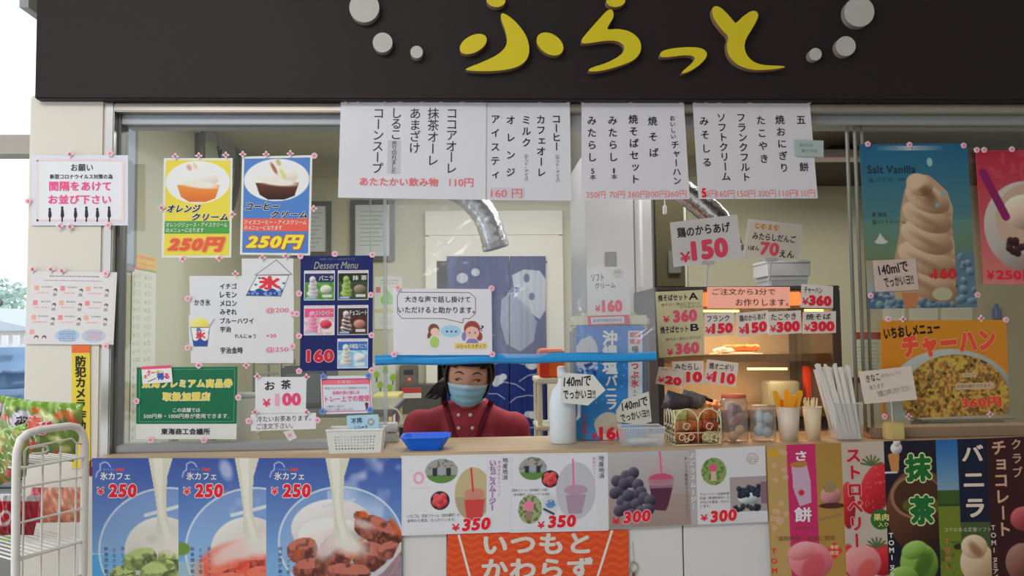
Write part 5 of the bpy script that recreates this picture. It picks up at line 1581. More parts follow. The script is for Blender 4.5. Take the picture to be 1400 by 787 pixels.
# paper roll with wire hook
g = G(530, 585, .12)
r = thing('paper_roll', 'white paper roll with curved wire hook at the hatch corner', 'paper roll', (g.x, .12, ZC))
MB().tube([(g.x - .035, .12, ZC + .045), (g.x + .03, .12, ZC + .045)], .017, 18).build('roll', WHITE, r, True)
MB().tube([(g.x + .03, .12, ZC + .045), (g.x + .036, .12, ZC + .052), (g.x + .044, .12, ZC + .075), (g.x + .03, .12, ZC + .1), (g.x - .005, .12, ZC + .11)], .0028, 8).build('wire_hook', mat((206, 204, 190), .4), r, True)
MB().bbox(g.x - .045, g.x + .035, .1, .14, ZC, ZC + .028, .003).build('holder', mat((176, 174, 168), .4), r)

# orange box on cream shelf, white jug
x0, x1, y0, y1, z0, z1 = pxbox(739, 772, 477, 516, .95, 1.15)
r = thing('orange_box', 'bright orange box with dark label behind the blue tape end', 'box', ((x0 + x1) / 2, 1.05, z0))
MB().bbox(x0, x1, .95, 1.15, z0, z1, .008).build('casing', mat((246, 104, 32), .4), r)
MB().box(x0 + .03, x1 - .002, .945, .9495, z1 - .035, z1 - .01).build('dark_label', mat((50, 44, 40), .4), r)
MB().box(x0 - .004, x0 + .035, .94, .949, z0 + .004, z1 - .006).build('red_side', mat((196, 54, 34), .4), r)
r = thing('cream_stand', 'cream metal stand under the orange box', 'stand', ((x0 + x1) / 2, 1.05, 0))
MB().bbox(x0 - .02, x1 + .06, .93, 1.17, z0 - .025, z0 - .001, .004).build('stand_top', mat((206, 200, 180), .4), r)
for a in (x0 - .005, x1 + .045):
    for b in (.945, 1.155):
        MB().tube([(a, b, 0), (a, b, z0 - .025)], .011, 8).build('leg', mat((206, 200, 180), .4), r)
MB().bbox(x0 - .02, x1 + .06, .93, 1.17, z0 - .22, z0 - .2, .004).build('lower_shelf', mat((200, 194, 174), .4), r)
g = G(769, 600, .03)
r = thing('white_jug', 'white plastic jug with narrow neck behind the arrow-shaped card', 'jug', (g.x, .015, ZC))
MB().lathe([(.036, 0), (.040, .006), (.041, .1), (.039, .13), (.030, .16), (.016, .178), (.012, .19), (.012, .205)], (g.x, .015, ZC), 28, 1, .85).build('bottle', mat((196, 204, 212), .35), r, True)
MB().lathe([(.015, 0), (.015, .03), (.01, .034)], (g.x, .015, ZC + .2), 20).build('cap', mat((214, 214, 214), .4), r, True)
MB().tube([(g.x + .034, .015, ZC + .14), (g.x + .052, .015, ZC + .15), (g.x + .05, .015, ZC + .08), (g.x + .04, .015, ZC + .07)], .006, 8).build('handle', mat((196, 204, 212), .35), r, True)

# ================================================================= SOFT CREAM TUB AND ITS CARDS
x0 = G(785, 500, .07).x; x1 = G(889, 500, .07).x
zt = G(835, 446, .07).z; zl_ = G(835, 431, .07).z
r = thing('storage_tub', 'tall clear plastic tub with cream lid carrying the blue salt vanilla sign', 'tub', ((x0 + x1) / 2, .13, ZC))
MB().bbox(x0, x1, .07, .195, ZC, zt, .014, 3).build('tub_body', mat((140, 150, 160), .25, k=1.1), r)
MB().bbox(x0 - .004, x1 + .002, .064, .199, zt - .004, zl_, .01, 3).build('lid', mat((196, 194, 172), .4), r)
MB().bbox(x0 + .03, x1 - .03, .10, .16, zl_, zl_ + .008, .004).build('lid_ridge', mat((186, 184, 162), .4), r)
s = Sheet('menu_poster', 'blue salt vanilla sign with white vertical lettering on plastic tub', 'poster', (788, 445, 880, 601), .0625, (60, 130, 200), short='blue tub sign', k=1.25)
p = Pic(788, 445, 880, 601, 1.4, (52, 122, 200), k=1.2, seed=77)
p.vgrad((48, 116, 198), (58, 140, 208))
p.put(p.poly([(788, 474), (794, 464), (800, 462), (806, 458), (813, 465), (817, 474), (817, 498), (788, 500)]), (196, 200, 206)); 
for i in range(40):
    p.put(p.ell(790 + p.rs.rand() * 26, 496 + p.rs.rand() * 20, 2, 2), (190, 206, 224) if i % 2 else (40, 70, 130), .9)
for i in range(30):
    p.put(p.ell(790 + p.rs.rand() * 80, 450 + p.rs.rand() * 130, .8, .8), (190, 210, 236))
p.put(p.rect(859, 452, 878, 560), (206, 206, 210)); p.put(p.ell(832, 583, 18, 20), (204, 196, 186)); p.ball(830, 578, 18, 14, (206, 196, 180), (222, 214, 204), (170, 150, 130), -20)
s.pic(p)
s.V('沖縄塩', 834, 452, 511, 21, (220, 226, 236), .045); s.V('バニラ', 836, 512, 560, 17, (226, 230, 238), .04)
s.T('期限', 861, 454, 876, 461, (206, 60, 80), .03); s.T('間定', 861, 463, 876, 470, (206, 60, 80), .03); s.T('噛', 864, 472, 873, 482, INK, .02); s.V('つぶ氷', 868, 494, 530, 11, (206, 50, 80), .03); s.V('入り', 868, 531, 545, 6, INK, 0)
s.V('TOMI', 799, 568, 603, 9, (214, 60, 70), .04); s.T('¥', 808, 591, 817, 600, (216, 40, 60), .03); s.T('160', 819, 583, 856, 601, (216, 36, 56), .07); s.done()
s = Sheet('small_card', 'narrow white strip with red border on the tub lid', 'label', (804, 431, 861, 444), .059, (206, 70, 90), quad=[(803, 432), (860, 430), (861, 443), (805, 445)])
s.rect_(808, 433, 854, 442, (206, 208, 216), 'white_field'); s.layer = 2; s.T('東海市地産地消の店', 811, 435, 851, 440, (70, 80, 130), .0); s.done()
s = Sheet('price_card', 'white soft cream price card with 160 standing on the tub lid', 'price card', (802, 364, 862, 431), .085, (206, 206, 208), quad=[(802, 364), (860, 365), (862, 430), (804, 431)])
s.T('ソフト', 808, 374, 826, 384, INK, .02, 4); s.T('クリーム', 813, 386, 842, 394, INK, .02, 3); s.ell(846, 373, 8, 7, (196, 186, 182)); s.T('自家', 842, 369, 850, 373, (120, 110, 110), 0)
s.T('¥', 812, 417, 820, 426, (226, 60, 100), .03); s.T('160', 822, 410, 851, 427, (224, 66, 96), .08); s.done()
s = Sheet('arrow_card', 'white arrow-shaped 140 ml card pointing right at the tub sign', 'card', (766, 509, 828, 554), -.034, (208, 208, 204), outline=[(768, 509), (811, 512), (828, 533), (804, 554), (766, 550)])
s.T('140mlで', 770, 514, 808, 528, INK, .03, 3, shear=.2); s.T('でっかいヨ!!', 770, 532, 814, 545, INK, .03, 1); s.done()
s = Sheet('arrow_card', 'white tilted 140 ml card pointing left, lower right of tub sign', 'card', (842, 536, 891, 585), .056, (206, 204, 196), outline=[(842, 562), (852, 546), (887, 535), (891, 576), (876, 581), (844, 576)])
s.T('140mlで', 849, 546, 886, 558, INK, .03, 14, shear=.2); s.T('でっかいヨ!!', 848, 562, 888, 573, INK, .03, 12); s.done()

# ================================================================= WARM DISPLAY CASE
YD = .23
x0 = G(900, 500, YD).x; x1 = G(1152, 500, YD).x
zt = G(1030, 391, YD).z; zb_ = ZC - .02; zh_ = G(1030, 421, YD).z
dc = thing('warming_case', 'stainless heated display case with lit orange header and glass front', 'display case', ((x0 + x1) / 2, .4, zb_))
bt_ = thing('back_table', 'plain grey table carrying the warming case behind the counter', 'table', ((x0 + x1) / 2, .43, 0))
MB().bbox(x0 - .04, x1 + .04, .22, .66, zb_ - .03, zb_ - .0005, .004).build('table_top', STEEL, bt_)
for a in (x0, x1):
    for b in (.25, .63):
        MB().tube([(a, b, 0), (a, b, zb_ - .03)], .016, 8).build('leg', STEEL, bt_)
dk = mat((96, 94, 92), .35, .6, k=1.0)
for cx_ in (.33, .66):
    area('heat_lamp_light', (x0 + (x1 - x0) * cx_, .36, zh_ - .01), .18, 1.6, (1.0, .62, .34), (0, 0, 0), .05)
    area('heat_lamp_light', (x0 + (x1 - x0) * cx_, .36, G(1030, 500, .3).z), .18, 1.0, (1.0, .62, .34), (0, 0, 0), .05)
Y2 = .62
zh = G(1030, 421, YD).z
MB().bbox(x0, x1, YD, Y2, zt - .012, zt, .003).build('roof', dk, dc)
MB().bbox(x0, x0 + .02, YD, Y2, zb_, zt - .012, .003).build('side_panel', dk, dc)
MB().bbox(x1 - .03, x1, YD, Y2, zb_, zt - .012, .003).build('side_panel', dk, dc)
MB().box(x0 + .02, x1 - .03, Y2 - .01, Y2, zb_, zt - .012).build('back_panel', mat((170, 166, 150), .4, .1, k=1.2), dc)
MB().bbox(x0 + .02, x1 - .03, YD + .02, Y2, zb_, zb_ + .02, .003).build('floor_tray', STEEL, dc)
ha = G(958, 400, YD); hb = G(1096, 417, YD)
MB().bbox(x0 + .02, x1 - .03, YD + .012, YD + .05, zh, zt - .013, .003).build('header_box', mat((150, 146, 142), .35, .6, k=1.0), dc)
sgn_o = MB().bbox(ha.x, hb.x, YD + .004, YD + .0115, hb.z, ha.z, .003).build('lit_header', mat((250, 118, 60), .4, emit=1.6, k=1.0), dc)
for zz, nm in ((G(1030, 486, YD + .06).z, 'shelf'), (G(1030, 562, YD + .03).z, 'shelf')):
    sh_ = MB().bbox(x0 + .021, x1 - .031, YD + .03, Y2 - .02, zz - .006, zz, .002).build('shelf', mat((206, 190, 160), .25, .9, k=1.0), dc)
    m = MB().bbox(x0 + .021, x1 - .031, YD + .022, YD + .029, zz - .02, zz + .006, .002)
    m.build('shelf_rail', mat((160, 130, 96), .3, .9, k=1.0), dc)
lampm = mat((255, 190, 110), .4, emit=5, k=1.0)
for (a, b, yy, Yl) in ((962, 1010, 425, .3), (1022, 1076, 504, .34), (1100, 1142, 424, .3)):
    MB().tube([G(a, yy, Yl), G(b, yy, Yl)], .004, 10).build('heat_lamp', lampm, dc)
MB().box(x0 + .02, x1 - .03, YD + .001, YD + .004, zb_ + .02, zh).build('front_glass', clear_mat('case_glass', (.97, .97, .96), .03), dc)
red_b = pxbox(1103, 1127, 500, 545, .42, .46)
MB().bbox(*red_b, .004).build('red_panel', mat((206, 70, 50), .5), dc)
pl = pxbox(995, 1095, 465, 548, .6, .605)
# food on the shelves
zs1 = G(1030, 486, YD + .06).z; zs2 = G(1030, 562, YD + .03).z
gA = G(1008, 482, .33)
r = thing('food_tray', 'paper-lined tray on the upper shelf of the warming case', 'tray', (gA.x, .36, zs1))
MB().bbox(gA.x - .07, gA.x + .085, .30, .44, zs1 + .0005, zs1 + .008, .003).build('tray', mat((206, 200, 190), .4, .3), r)
MB().blob((gA.x - .045, .34, zs1 + .018), (.035, .03, .012), 12, .3).build('paper_liner', mat((222, 214, 200), .7), r)
for i in range(7):
    cx = gA.x - .03 + i * .018
    o = MB().blob((cx, .35 + rnd.uniform(-.02, .02), zs1 + .026), (.017, .015, .012), 10, .35).build('fried_chicken', mat((206, 110, 56), .4, noise=.3, scale=60), None, True)
    tag(o, 'brown fried chicken piece on the upper case tray', 'fried chicken', 'fried chicken pieces on the upper tray')
gB = G(945, 552, .3)
for i in range(5):
    cx = G(915 + i * 16, 552, .3).x
    o = MB().bbox(cx - .018, cx + .018, .27, .36, zs2 + .001, zs2 + .035 + .006 * (i % 2), .012, 3).build('foil_pack', mat((226, 150, 110), .25, .2, noise=.3, scale=30, bump=.6), None, True)
    tag(o, 'warm foil-wrapped dumpling pack on the lower case shelf', 'food pack', 'foil packs on the lower shelf')
o = MB().bbox(G(1052, 545, .4).x, G(1095, 545, .4).x, .4, .48, zs2 + .001, zs2 + .09, .006).build('food_box', mat((120, 128, 116), .5)); tag(o, 'grey-green box on the lower shelf of the warming case, right', 'box')
# white cartons on top of the case
a = pxbox(1050, 1108, 355, 374, .30, .45); b = pxbox(1054, 1104, 374, 391, .31, .45)
zz = zt
h1 = b[5] - b[4]
r = thing('white_carton', 'white lidded carton on top of the warming case, lower of two', 'carton', ((b[0] + b[1]) / 2, .38, zz))
MB().bbox(b[0], b[1], .31, .45, zz, zz + h1 * .8, .002).build('carton_body', mat((176, 176, 178), .5), r); MB().bbox(b[0] - .003, b[1] + .003, .307, .453, zz + h1 * .8 - .012, zz + h1 * .8 + .003, .002).build('carton_lid', mat((186, 186, 188), .5), r)
r = thing('white_carton', 'white flat carton topmost on the warming case', 'carton', ((a[0] + a[1]) / 2, .38, zz + h1 * .8 + .003))
MB().bbox(a[0], a[1], .30, .45, zz + h1 * .8 + .0035, a[5], .002).build('carton_body', mat((186, 186, 188), .5), r)
MB().box(a[0] - .001, a[1] + .001, .298, .451, a[5] - .012, a[5] - .009).build('lid_seam', mat((130, 130, 132), .5), r)

def price(rect, quad, label, name, num, Y=YD - .006, col=(212, 206, 200), nx=None, b=.02, k=1.35, small=None, yen=True, numx=11):
    s = Sheet('price_card', label, 'price card', rect, Y, col, quad=quad, k=k)
    x0, y0, x1, y1 = rect; h = y1 - y0
    if name:
        s.T(name, x0 + 4, y0 + h * .10, x1 - 7 if nx is None else nx, y0 + h * .38, INK, b)
    if yen:
        s.T('¥', x0 + 2, y0 + h * .58, x0 + 11, y1 - h * .12, (220, 50, 84), .03)
    s.T(num, x0 + numx, y0 + h * .45, x1 - 2, y1 - h * .08, (222, 44, 66), .09)
    if small:
        s.T(small, x0 + 4, y0 + h * .05, x1 - 10, y0 + h * .18, (200, 80, 90), 0)
    return s.done()
price((962, 428, 1004, 459), [(963, 428), (1004, 427), (1004, 457), (962, 460)], 'sausage price card with 150 on case glass', 'フランク', '150')
price((1008, 426, 1050, 460), [(1006, 428), (1050, 424), (1051, 455), (1009, 461)], 'fried chicken price card with 150 on case glass', '鶏のからあげ', '150', nx=1047)
price((1050, 426, 1096, 457), [(1050, 426), (1095, 424), (1096, 455), (1051, 458)], 'octopus ball price card with 300 on case glass', 'たこやき', '300', Y=YD - .009)
price((1095, 389, 1139, 421), [(1096, 388), (1139, 391), (1139, 421), (1094, 420)], 'fried rice price card with 360 at case top right', 'チャーハン', '360', nx=1124)
price((1097, 425, 1143, 456), [(1098, 426), (1143, 425), (1143, 455), (1097, 456)], 'grilled noodle price card with 300 at case right', '焼そば', '300')
price((900, 500, 935, 527), [(901, 501), (936, 505), (933, 530), (896, 524)], 'small 20 yen price card at lower left of case', '', '20', Y=YD - .013, small='大盛りプラス')
price((918, 493, 962, 525), [(919, 494), (962, 493), (962, 525), (918, 525)], 'dumpling price card with 10 visible, lower left of case', 'みたらし', '10', Y=YD - .008, yen=False, numx=20)
price((965, 492, 1010, 526), [(967, 491), (1010, 496), (1006, 529), (962, 523)], 'grilled rice ball price card with 110 on case glass', '焼オニギリ', '110')
s = Sheet('notice_sheet', 'made-to-order in three minutes strip over the lit orange header', 'notice', (967, 392, 1080, 421), YD - .012, (236, 170, 150), k=1.2)
s.sheet.data.materials[0] = mat((240, 168, 148), .5, emit=.35, k=1.1, noise=0)  # glow added to the card for the header light shining through it
s.T('ご注文から3分で', 974, 394, 1060, 403, INK, .01); s.T('お作りします。', 1006, 408, 1078, 418, INK, .01); s.done()
s = Sheet('price_card', 'tall yellowish noodle set A and B price card left of case', 'price card', (897, 397, 963, 486), YD - .012, (200, 196, 160), quad=[(896, 399), (961, 396), (963, 484), (901, 489)])
s.T('焼そばセット', 900, 401, 941, 410, INK, .03); s.T('A', 943, 400, 956, 410, INK, .03); s.T('焼そば + 焼おにぎり1コ', 904, 413, 958, 417, (110, 104, 90), 0); s.T('からあげ 2コ', 930, 417.5, 960, 421, (110, 104, 90), 0)
s.T('¥', 906, 430, 915, 439, (220, 60, 100), .03); s.T('360', 920, 423, 954, 440, (224, 90, 120), .08)
s.T('焼そばセット', 901, 444, 941, 454, INK, .03); s.T('B', 944, 443, 956, 453, INK, .03); s.T('焼そば + 焼おにぎり2コ', 908, 460, 958, 464, (110, 104, 90), 0)
s.T('¥', 909, 475, 918, 484, (220, 60, 100), .03); s.T('360', 921, 468, 956, 484, (224, 90, 120), .08); s.done()
# two big cards on stands
for rect, quad, lab, kind in (((918, 294, 1014, 362), [(916, 304), (1008, 293), (1015, 353), (921, 365)], 'large laminated fried chicken 150 card on a clear stand above the case', 0),
                              ((1020, 300, 1095, 357), [(1023, 299), (1097, 307), (1092, 358), (1016, 352)], 'laminated dumpling 70 card on a stand, right of the chicken card', 1)):
    s = Sheet('standing_card', lab, 'price card', rect, .25, (206, 206, 208), quad=quad, k=1.3)
    if kind == 0:
        s.T('鶏のからあげ', 927, 303, 1002, 319, INK, .035, 0, wob=.5); s.T('¥', 928, 341, 943, 357, (226, 60, 96), .03); s.T('150', 944, 326, 996, 357, (226, 74, 104), .08)
    else:
        s.rect_(1023, 303, 1092, 354, (208, 200, 186), 'inner_card'); s.layer = 2
        for i in range(4):
            s.ell(1034 + i * 8.5, 309, 4, 4, (206, 140, 80))
        s.T('大きい', 1029, 306, 1063, 312, (226, 214, 196), .03, lay=4); s.T('みたらしだんご', 1029, 318, 1088, 329, INK, .03); s.T('1ぽん', 1025, 338, 1040, 345, INK, .03)
        s.T('70', 1041, 331, 1067, 351, (226, 84, 110), .06); s.T('えん', 1068, 341, 1088, 352, INK, .03)
    s.done()
    gx_ = (quad[2][0] + quad[3][0]) / 2; gy_ = (quad[2][1] + quad[3][1]) / 2
    g = G(gx_, gy_, .25)
    cl = mat((176, 178, 180), .2)
    MB().bbox(g.x - .022, g.x + .022, .245, .256, g.z - .006, g.z + .006, .002).build('clip', cl, s.root)
    MB().tube([(g.x, .251, g.z - .006), (g.x - .004, .27, zt + .004)], .0035, 8).build('rod', cl, s.root)
    MB().lathe([(.022, 0), (.022, .003), (.008, .006)], (g.x - .004, .272, zt), 18).build('foot', cl, s.root)

# ================================================================= RIGHT BACK WALL BITS
for i, (a, b, lab) in enumerate(((1207, 1237, 'white paper on back wall between the right glass posters, left of three'), (1243, 1282, 'white paper on back wall between right glass posters, middle of three'), (1287, 1329, 'white paper on back wall between right glass posters, right of three'))):
    wall_paper((a, b, 418, 440), lab, lambda p, x0, y0, x1, y1: p.scribble(x0 + 4, y0 + 5, x1 - 4, y1 - 6, (170, 172, 170), 4, a=.5), k=1.5)
def yb_paper(p, x0, y0, x1, y1):
    p.put(np.ones(p.X.shape), (196, 196, 90)); p.put(p.rect(x0 + 2, y0 + 2, x1 - 2, y1 - 2), (176, 186, 170)); p.put(p.rect(x0, y0 + 2, x1, y0 + 12), (140, 60, 50)); p.scribble(x0 + 4, y0 + 16, x1 - 4, y1 - 4, (110, 116, 110), 5, a=.6)
wall_paper((1168, 1206, 452, 508), 'yellow-bordered notice with red heading seen at right glass edge', yb_paper, k=1.4)
x0, x1, y0, y1, z0, z1 = pxbox(1363, 1376, 414, 437, YB - .1, YB)
r = thing('soap_bottle', 'small blue bottle on the back wall between right glass posters', 'bottle', ((x0 + x1) / 2, YB - .05, z0))
MB().lathe([(.026, 0), (.028, .01), (.028, .07), (.012, .09), (.012, .11)], ((x0 + x1) / 2, YB - .05, z0), 18).build('bottle', mat((60, 96, 160), .3), r, True)
MB().bbox(x0 - .01, x1 + .01, YB - .09, YB, z0 - .012, z0 - .001, .002).build('bracket', WHITE, r)
x0, x1, y0, y1, z0, z1 = pxbox(1163, 1181, 516, 553, .8, .84)
r = thing('switch_box', 'dark U-shaped metal fitting behind the straws', 'fitting', ((x0 + x1) / 2, .82, z0))
MB().box(x0, x0 + .02, .8, .84, z0, z1).box(x0 + .02, x1, .8, .84, z1 - .02, z1).build('bracket', mat((80, 78, 72), .4, .3), r)
MB().box(x0 + .021, x1, .81, .835, z0 + .01, z1 - .021).build('white_plate', mat((200, 204, 200), .4), r)
MB().tube([((x0 + x1) / 2, .82, z0), ((x0 + x1) / 2, .82, 0)], .008, 8).build('post', mat((80, 78, 72), .4, .3), r)
x0 = G(1246, 575, .14).x; x1 = G(1372, 575, .14).x
r = thing('steel_tray', 'shallow steel tray behind the foot of the right glass', 'tray', ((x0 + x1) / 2, .14, ZC))
MB().bbox(x0 + .02, x1 - .02, .08, .19, ZC, ZC + .04, .01).build('pan', STEEL, r); MB().bbox(x0, x1, .075, .195, ZC + .04, ZC + .045, .002).build('rim', STEEL, r)

# ================================================================= THINGS ON THE COUNTER
def holed(m, A, B, C, D, nx, ny, ma=.12, mb=.18):
    """quad A-B-C-D (bl, br, tr, tl) as a sheet pierced by nx x ny square holes"""
    A, B, C, D = map(Vector, (A, B, C, D))
    us = [0]; vs = [0]
    for i in range(nx):
        us += [ma + (1 - 2 * ma) * (i + .22) / nx, ma + (1 - 2 * ma) * (i + .78) / nx]
    for j in range(ny):
        vs += [mb * .6 + (1 - 1.9 * mb) * (j + .22) / ny, mb * .6 + (1 - 1.9 * mb) * (j + .78) / ny]
    us.append(1); vs.append(1)
    V = [(A * (1 - u) + B * u) * (1 - v) + (D * (1 - u) + C * u) * v for v in vs for u in us]
    n = len(us); F = []
    for j in range(len(vs) - 1):
        for i in range(n - 1):
            if i % 2 == 1 and j % 2 == 1:
                continue
            F.append((j * n + i, j * n + i + 1, (j + 1) * n + i + 1, (j + 1) * n + i))
    m.add(V, F)
xa_, xb_ = G(446, 605, -.11).x, G(524, 605, -.11).x
zt_ = G(480, 587, -.1).z
r = thing('plastic_basket', 'white perforated plastic basket on counter below the tray notice', 'basket', ((xa_ + xb_) / 2, -.07, ZC))
m = MB(); i_ = .008; wy0_, wy1_ = -.114, -.024
holed(m, (xa_ + i_, wy0_ + .005, ZC + .002), (xb_ - i_, wy0_ + .005, ZC + .002), (xb_, wy0_, zt_), (xa_, wy0_, zt_), 13, 5)
holed(m, (xb_ - i_, wy0_ + .005, ZC + .002), (xb_ - i_, wy1_ - .005, ZC + .002), (xb_, wy1_, zt_), (xb_, wy0_, zt_), 6, 5)
holed(m, (xa_ + i_, wy1_ - .005, ZC + .002), (xa_ + i_, wy0_ + .005, ZC + .002), (xa_, wy0_, zt_), (xa_, wy1_, zt_), 6, 5)
holed(m, (xb_ - i_, wy1_ - .005, ZC + .002), (xa_ + i_, wy1_ - .005, ZC + .002), (xa_, wy1_, zt_), (xb_, wy1_, zt_), 13, 5)
bk_ = m.build('basket_wall', mat((206, 206, 204), .4), r)
sm_ = bk_.modifiers.new('s', 'SOLIDIFY'); sm_.thickness = .002
MB().box(xa_ + i_, xb_ - i_, wy0_ + .005, wy1_ - .005, ZC, ZC + .003).build('bottom', mat((196, 196, 194), .4), r)
MB().tube([(xa_, wy0_, zt_), (xb_, wy0_, zt_), (xb_, wy1_, zt_), (xa_, wy1_, zt_)], .0028, 8, True).build('rim', mat((212, 212, 210), .4), r)
MB().blob(((xa_ + xb_) / 2, -.068, ZC + .012), (.06, .03, .01), 12, .4).build('receipts', mat((214, 214, 214), .6), r)
s = Sheet('small_card', 'pale blue handwritten card with grey disc standing in the white basket', 'card', (474, 567, 519, 594), -.05, (164, 200, 224), quad=[(474, 568), (517, 566), (519, 592), (475, 597)])
s.T('不用', 480, 571, 495, 578, (40, 50, 90), .03, 4); s.T('レシート', 485, 580, 503, 587, (40, 50, 90), .03, 4); s.ell(508, 577, 5, 5, (150, 150, 154), lay=1); s.ell(508, 577, 2.5, 2.5, (190, 190, 190), lay=2)
s.done()
g0 = G(496, 594, -.05)
MB().box(g0.x - .002, g0.x + .002, -.0487, -.047, ZC + .003, g0.z + .01).build('stay', mat((180, 190, 200)), s.root)

# blue cash tray
xa_, xb_ = G(548, 600, -.06).x, G(616, 600, -.06).x
r = thing('cash_tray', 'bright blue plastic cash tray on counter before the woman', 'tray', ((xa_ + xb_) / 2, -.04, ZC))
def octa(x0, x1, y0, y1, z, c):
    return [(x0 + c, y0, z), (x1 - c, y0, z), (x1, y0 + c, z), (x1, y1 - c, z), (x1 - c, y1, z), (x0 + c, y1, z), (x0, y1 - c, z), (x0, y0 + c, z)]
h_ = .036
rings = [octa(xa_ + .026, xb_ - .026, -.085, .0, ZC + .001, .01), octa(xa_ + .004, xb_ - .004, -.105, .018, ZC + h_, .016), octa(xa_, xb_, -.109, .022, ZC + h_ + .001, .017), octa(xa_, xb_, -.109, .022, ZC + h_ + .004, .017),
         octa(xa_ + .008, xb_ - .008, -.101, .014, ZC + h_ + .004, .015), octa(xa_ + .029, xb_ - .029, -.082, -.003, ZC + .004, .009)]
V = [v for q in rings for v in q]; F = [tuple(range(8))[::-1], tuple(range(40, 48))]
for i in range(5):
    for k in range(8):
        F.append((i * 8 + k, i * 8 + (k + 1) % 8, i * 8 + 8 + (k + 1) % 8, i * 8 + 8 + k))
mesh('tray_shell', V, F, mat((24, 104, 226), .3, k=1.2, noise=.02), r)
m = MB()
for i in range(7):
    xx = xa_ + .04 + (xb_ - xa_ - .08) * i / 6
    m.box(xx - .0015, xx + .0015, -.078, -.008, ZC + .004, ZC + .006)
o = m.build('floor_ribs', mat((20, 90, 206), .3, k=1.2), r); o['kind'] = 'stuff'

# clear lidded box
xa_, xb_ = G(849, 600, -.07).x, G(907, 600, -.07).x
r = thing('clear_box', 'small clear plastic box on counter below the tub', 'plastic box', ((xa_ + xb_) / 2, -.05, ZC))
plm = clear_mat('clear_plastic', (.93, .95, .96), .08, .30, .15)
zz = ZC + .055
def shell(m, x0, x1, y0, y1, z0, z1, t=.0015, tap=.006):
    for (A, B, C_, D) in (((x0 + tap, y0 + tap, z0), (x1 - tap, y0 + tap, z0), (x1, y0, z1), (x0, y0, z1)), ((x1 - tap, y0 + tap, z0), (x1 - tap, y1 - tap, z0), (x1, y1, z1), (x1, y0, z1)),
                         ((x1 - tap, y1 - tap, z0), (x0 + tap, y1 - tap, z0), (x0, y1, z1), (x1, y1, z1)), ((x0 + tap, y1 - tap, z0), (x0 + tap, y0 + tap, z0), (x0, y0, z1), (x0, y1, z1)),
                         ((x0 + tap, y0 + tap, z0), (x0 + tap, y1 - tap, z0), (x1 - tap, y1 - tap, z0), (x1 - tap, y0 + tap, z0))):
        m.add([A, B, C_, D], [(0, 1, 2, 3)])
    return m
shell(MB(), xa_, xb_, -.098, -.01, ZC + .001, zz).build('box_body', plm, r)
MB().tube([(xa_, -.098, zz), (xb_, -.098, zz), (xb_, -.01, zz), (xa_, -.01, zz)], .0018, 8, True).build('rim', mat((190, 194, 198), .3), r)
m = MB()
for i in range(16):
    xx = xa_ + (xb_ - xa_) * (i + .5) / 16
    m.tube([(xx, -.1, zz - .012), (xx, -.1, zz - .002)], .0012, 6)
o = m.build('grip_ribs', mat((176, 180, 184), .3), r); o['kind'] = 'stuff'
MB().blob(((xa_ + xb_) / 2, -.054, ZC + .012), (.045, .03, .009), 12, .4).build('white_cloth', mat((206, 208, 210), .6), r)

# wire basket of sweets
xa_, xb_ = G(923, 590, -.085).x, G(986, 590, -.085).x
y0_, y1_ = -.085, .045
hb_ = .105; cw = mat((206, 200, 172), .35); R_ = .0018
r = thing('wire_basket', 'cream scrolled wire basket full of wrapped sweets on counter', 'basket', ((xa_ + xb_) / 2, (y0_ + y1_) / 2, ZC))
def arch_side(P0, P1, narch, hgt, name):
    m = MB(); P0, P1 = Vector(P0), Vector(P1)
    for a in range(narch):
        A = P0.lerp(P1, a / narch); B = P0.lerp(P1, (a + 1) / narch); c = (A + B) / 2; hw = (B - A) / 2
        pts = [A + Vector((0, 0, ZC * 0))]
        pts = [A, A + Vector((0, 0, hgt * .62))]
        for k in range(1, 8):
            t = PI * k / 8
            pts.append(c - hw * math.cos(t) + Vector((0, 0, hgt * .62 + hgt * .38 * math.sin(t))))
        pts += [B + Vector((0, 0, hgt * .62)), B]
        m.tube(pts, R_, 8)
        for (fx, fz, rr) in ((.3, .2, .16), (.7, .2, .16), (.5, .5, .17), (.5, .12, .1)):
            cc_ = A.lerp(B, fx) + Vector((0, 0, hgt * fz)); L = (B - A).length; e = (B - A).normalized()
            q = rr * min(L, hgt)
            m.tube([cc_ + e * q * math.cos(2 * PI * k / 14) * (1 - k * .03) + Vector((0, 0, q * math.sin(2 * PI * k / 14) * (1 - k * .03))) for k in range(16)], R_ * .75, 6)
    m.tube([P0, P1], R_, 8); m.tube([P0 + Vector((0, 0, hgt * .33)), P1 + Vector((0, 0, hgt * .33))], R_ * .8, 6)
    o = m.build(name, cw, r, True)
    return o
arch_side((xa_, y0_, ZC + .002), (xb_, y0_, ZC + .002), 2, hb_, 'front_wirework')['kind'] = 'stuff'
arch_side((xa_, y1_, ZC + .002), (xa_, y0_, ZC + .002), 4, hb_ * .95, 'side_wirework')['kind'] = 'stuff'
arch_side((xb_, y0_, ZC + .002), (xb_, y1_, ZC + .002), 4, hb_ * .95, 'side_wirework')['kind'] = 'stuff'
arch_side((xb_, y1_, ZC + .002), (xa_, y1_, ZC + .002), 2, hb_, 'back_wirework')['kind'] = 'stuff'
sc_ = [(176, 96, 50), (206, 150, 84), (150, 60, 44), (120, 60, 40), (206, 170, 110), (96, 60, 50), (190, 120, 80), (70, 50, 56)]
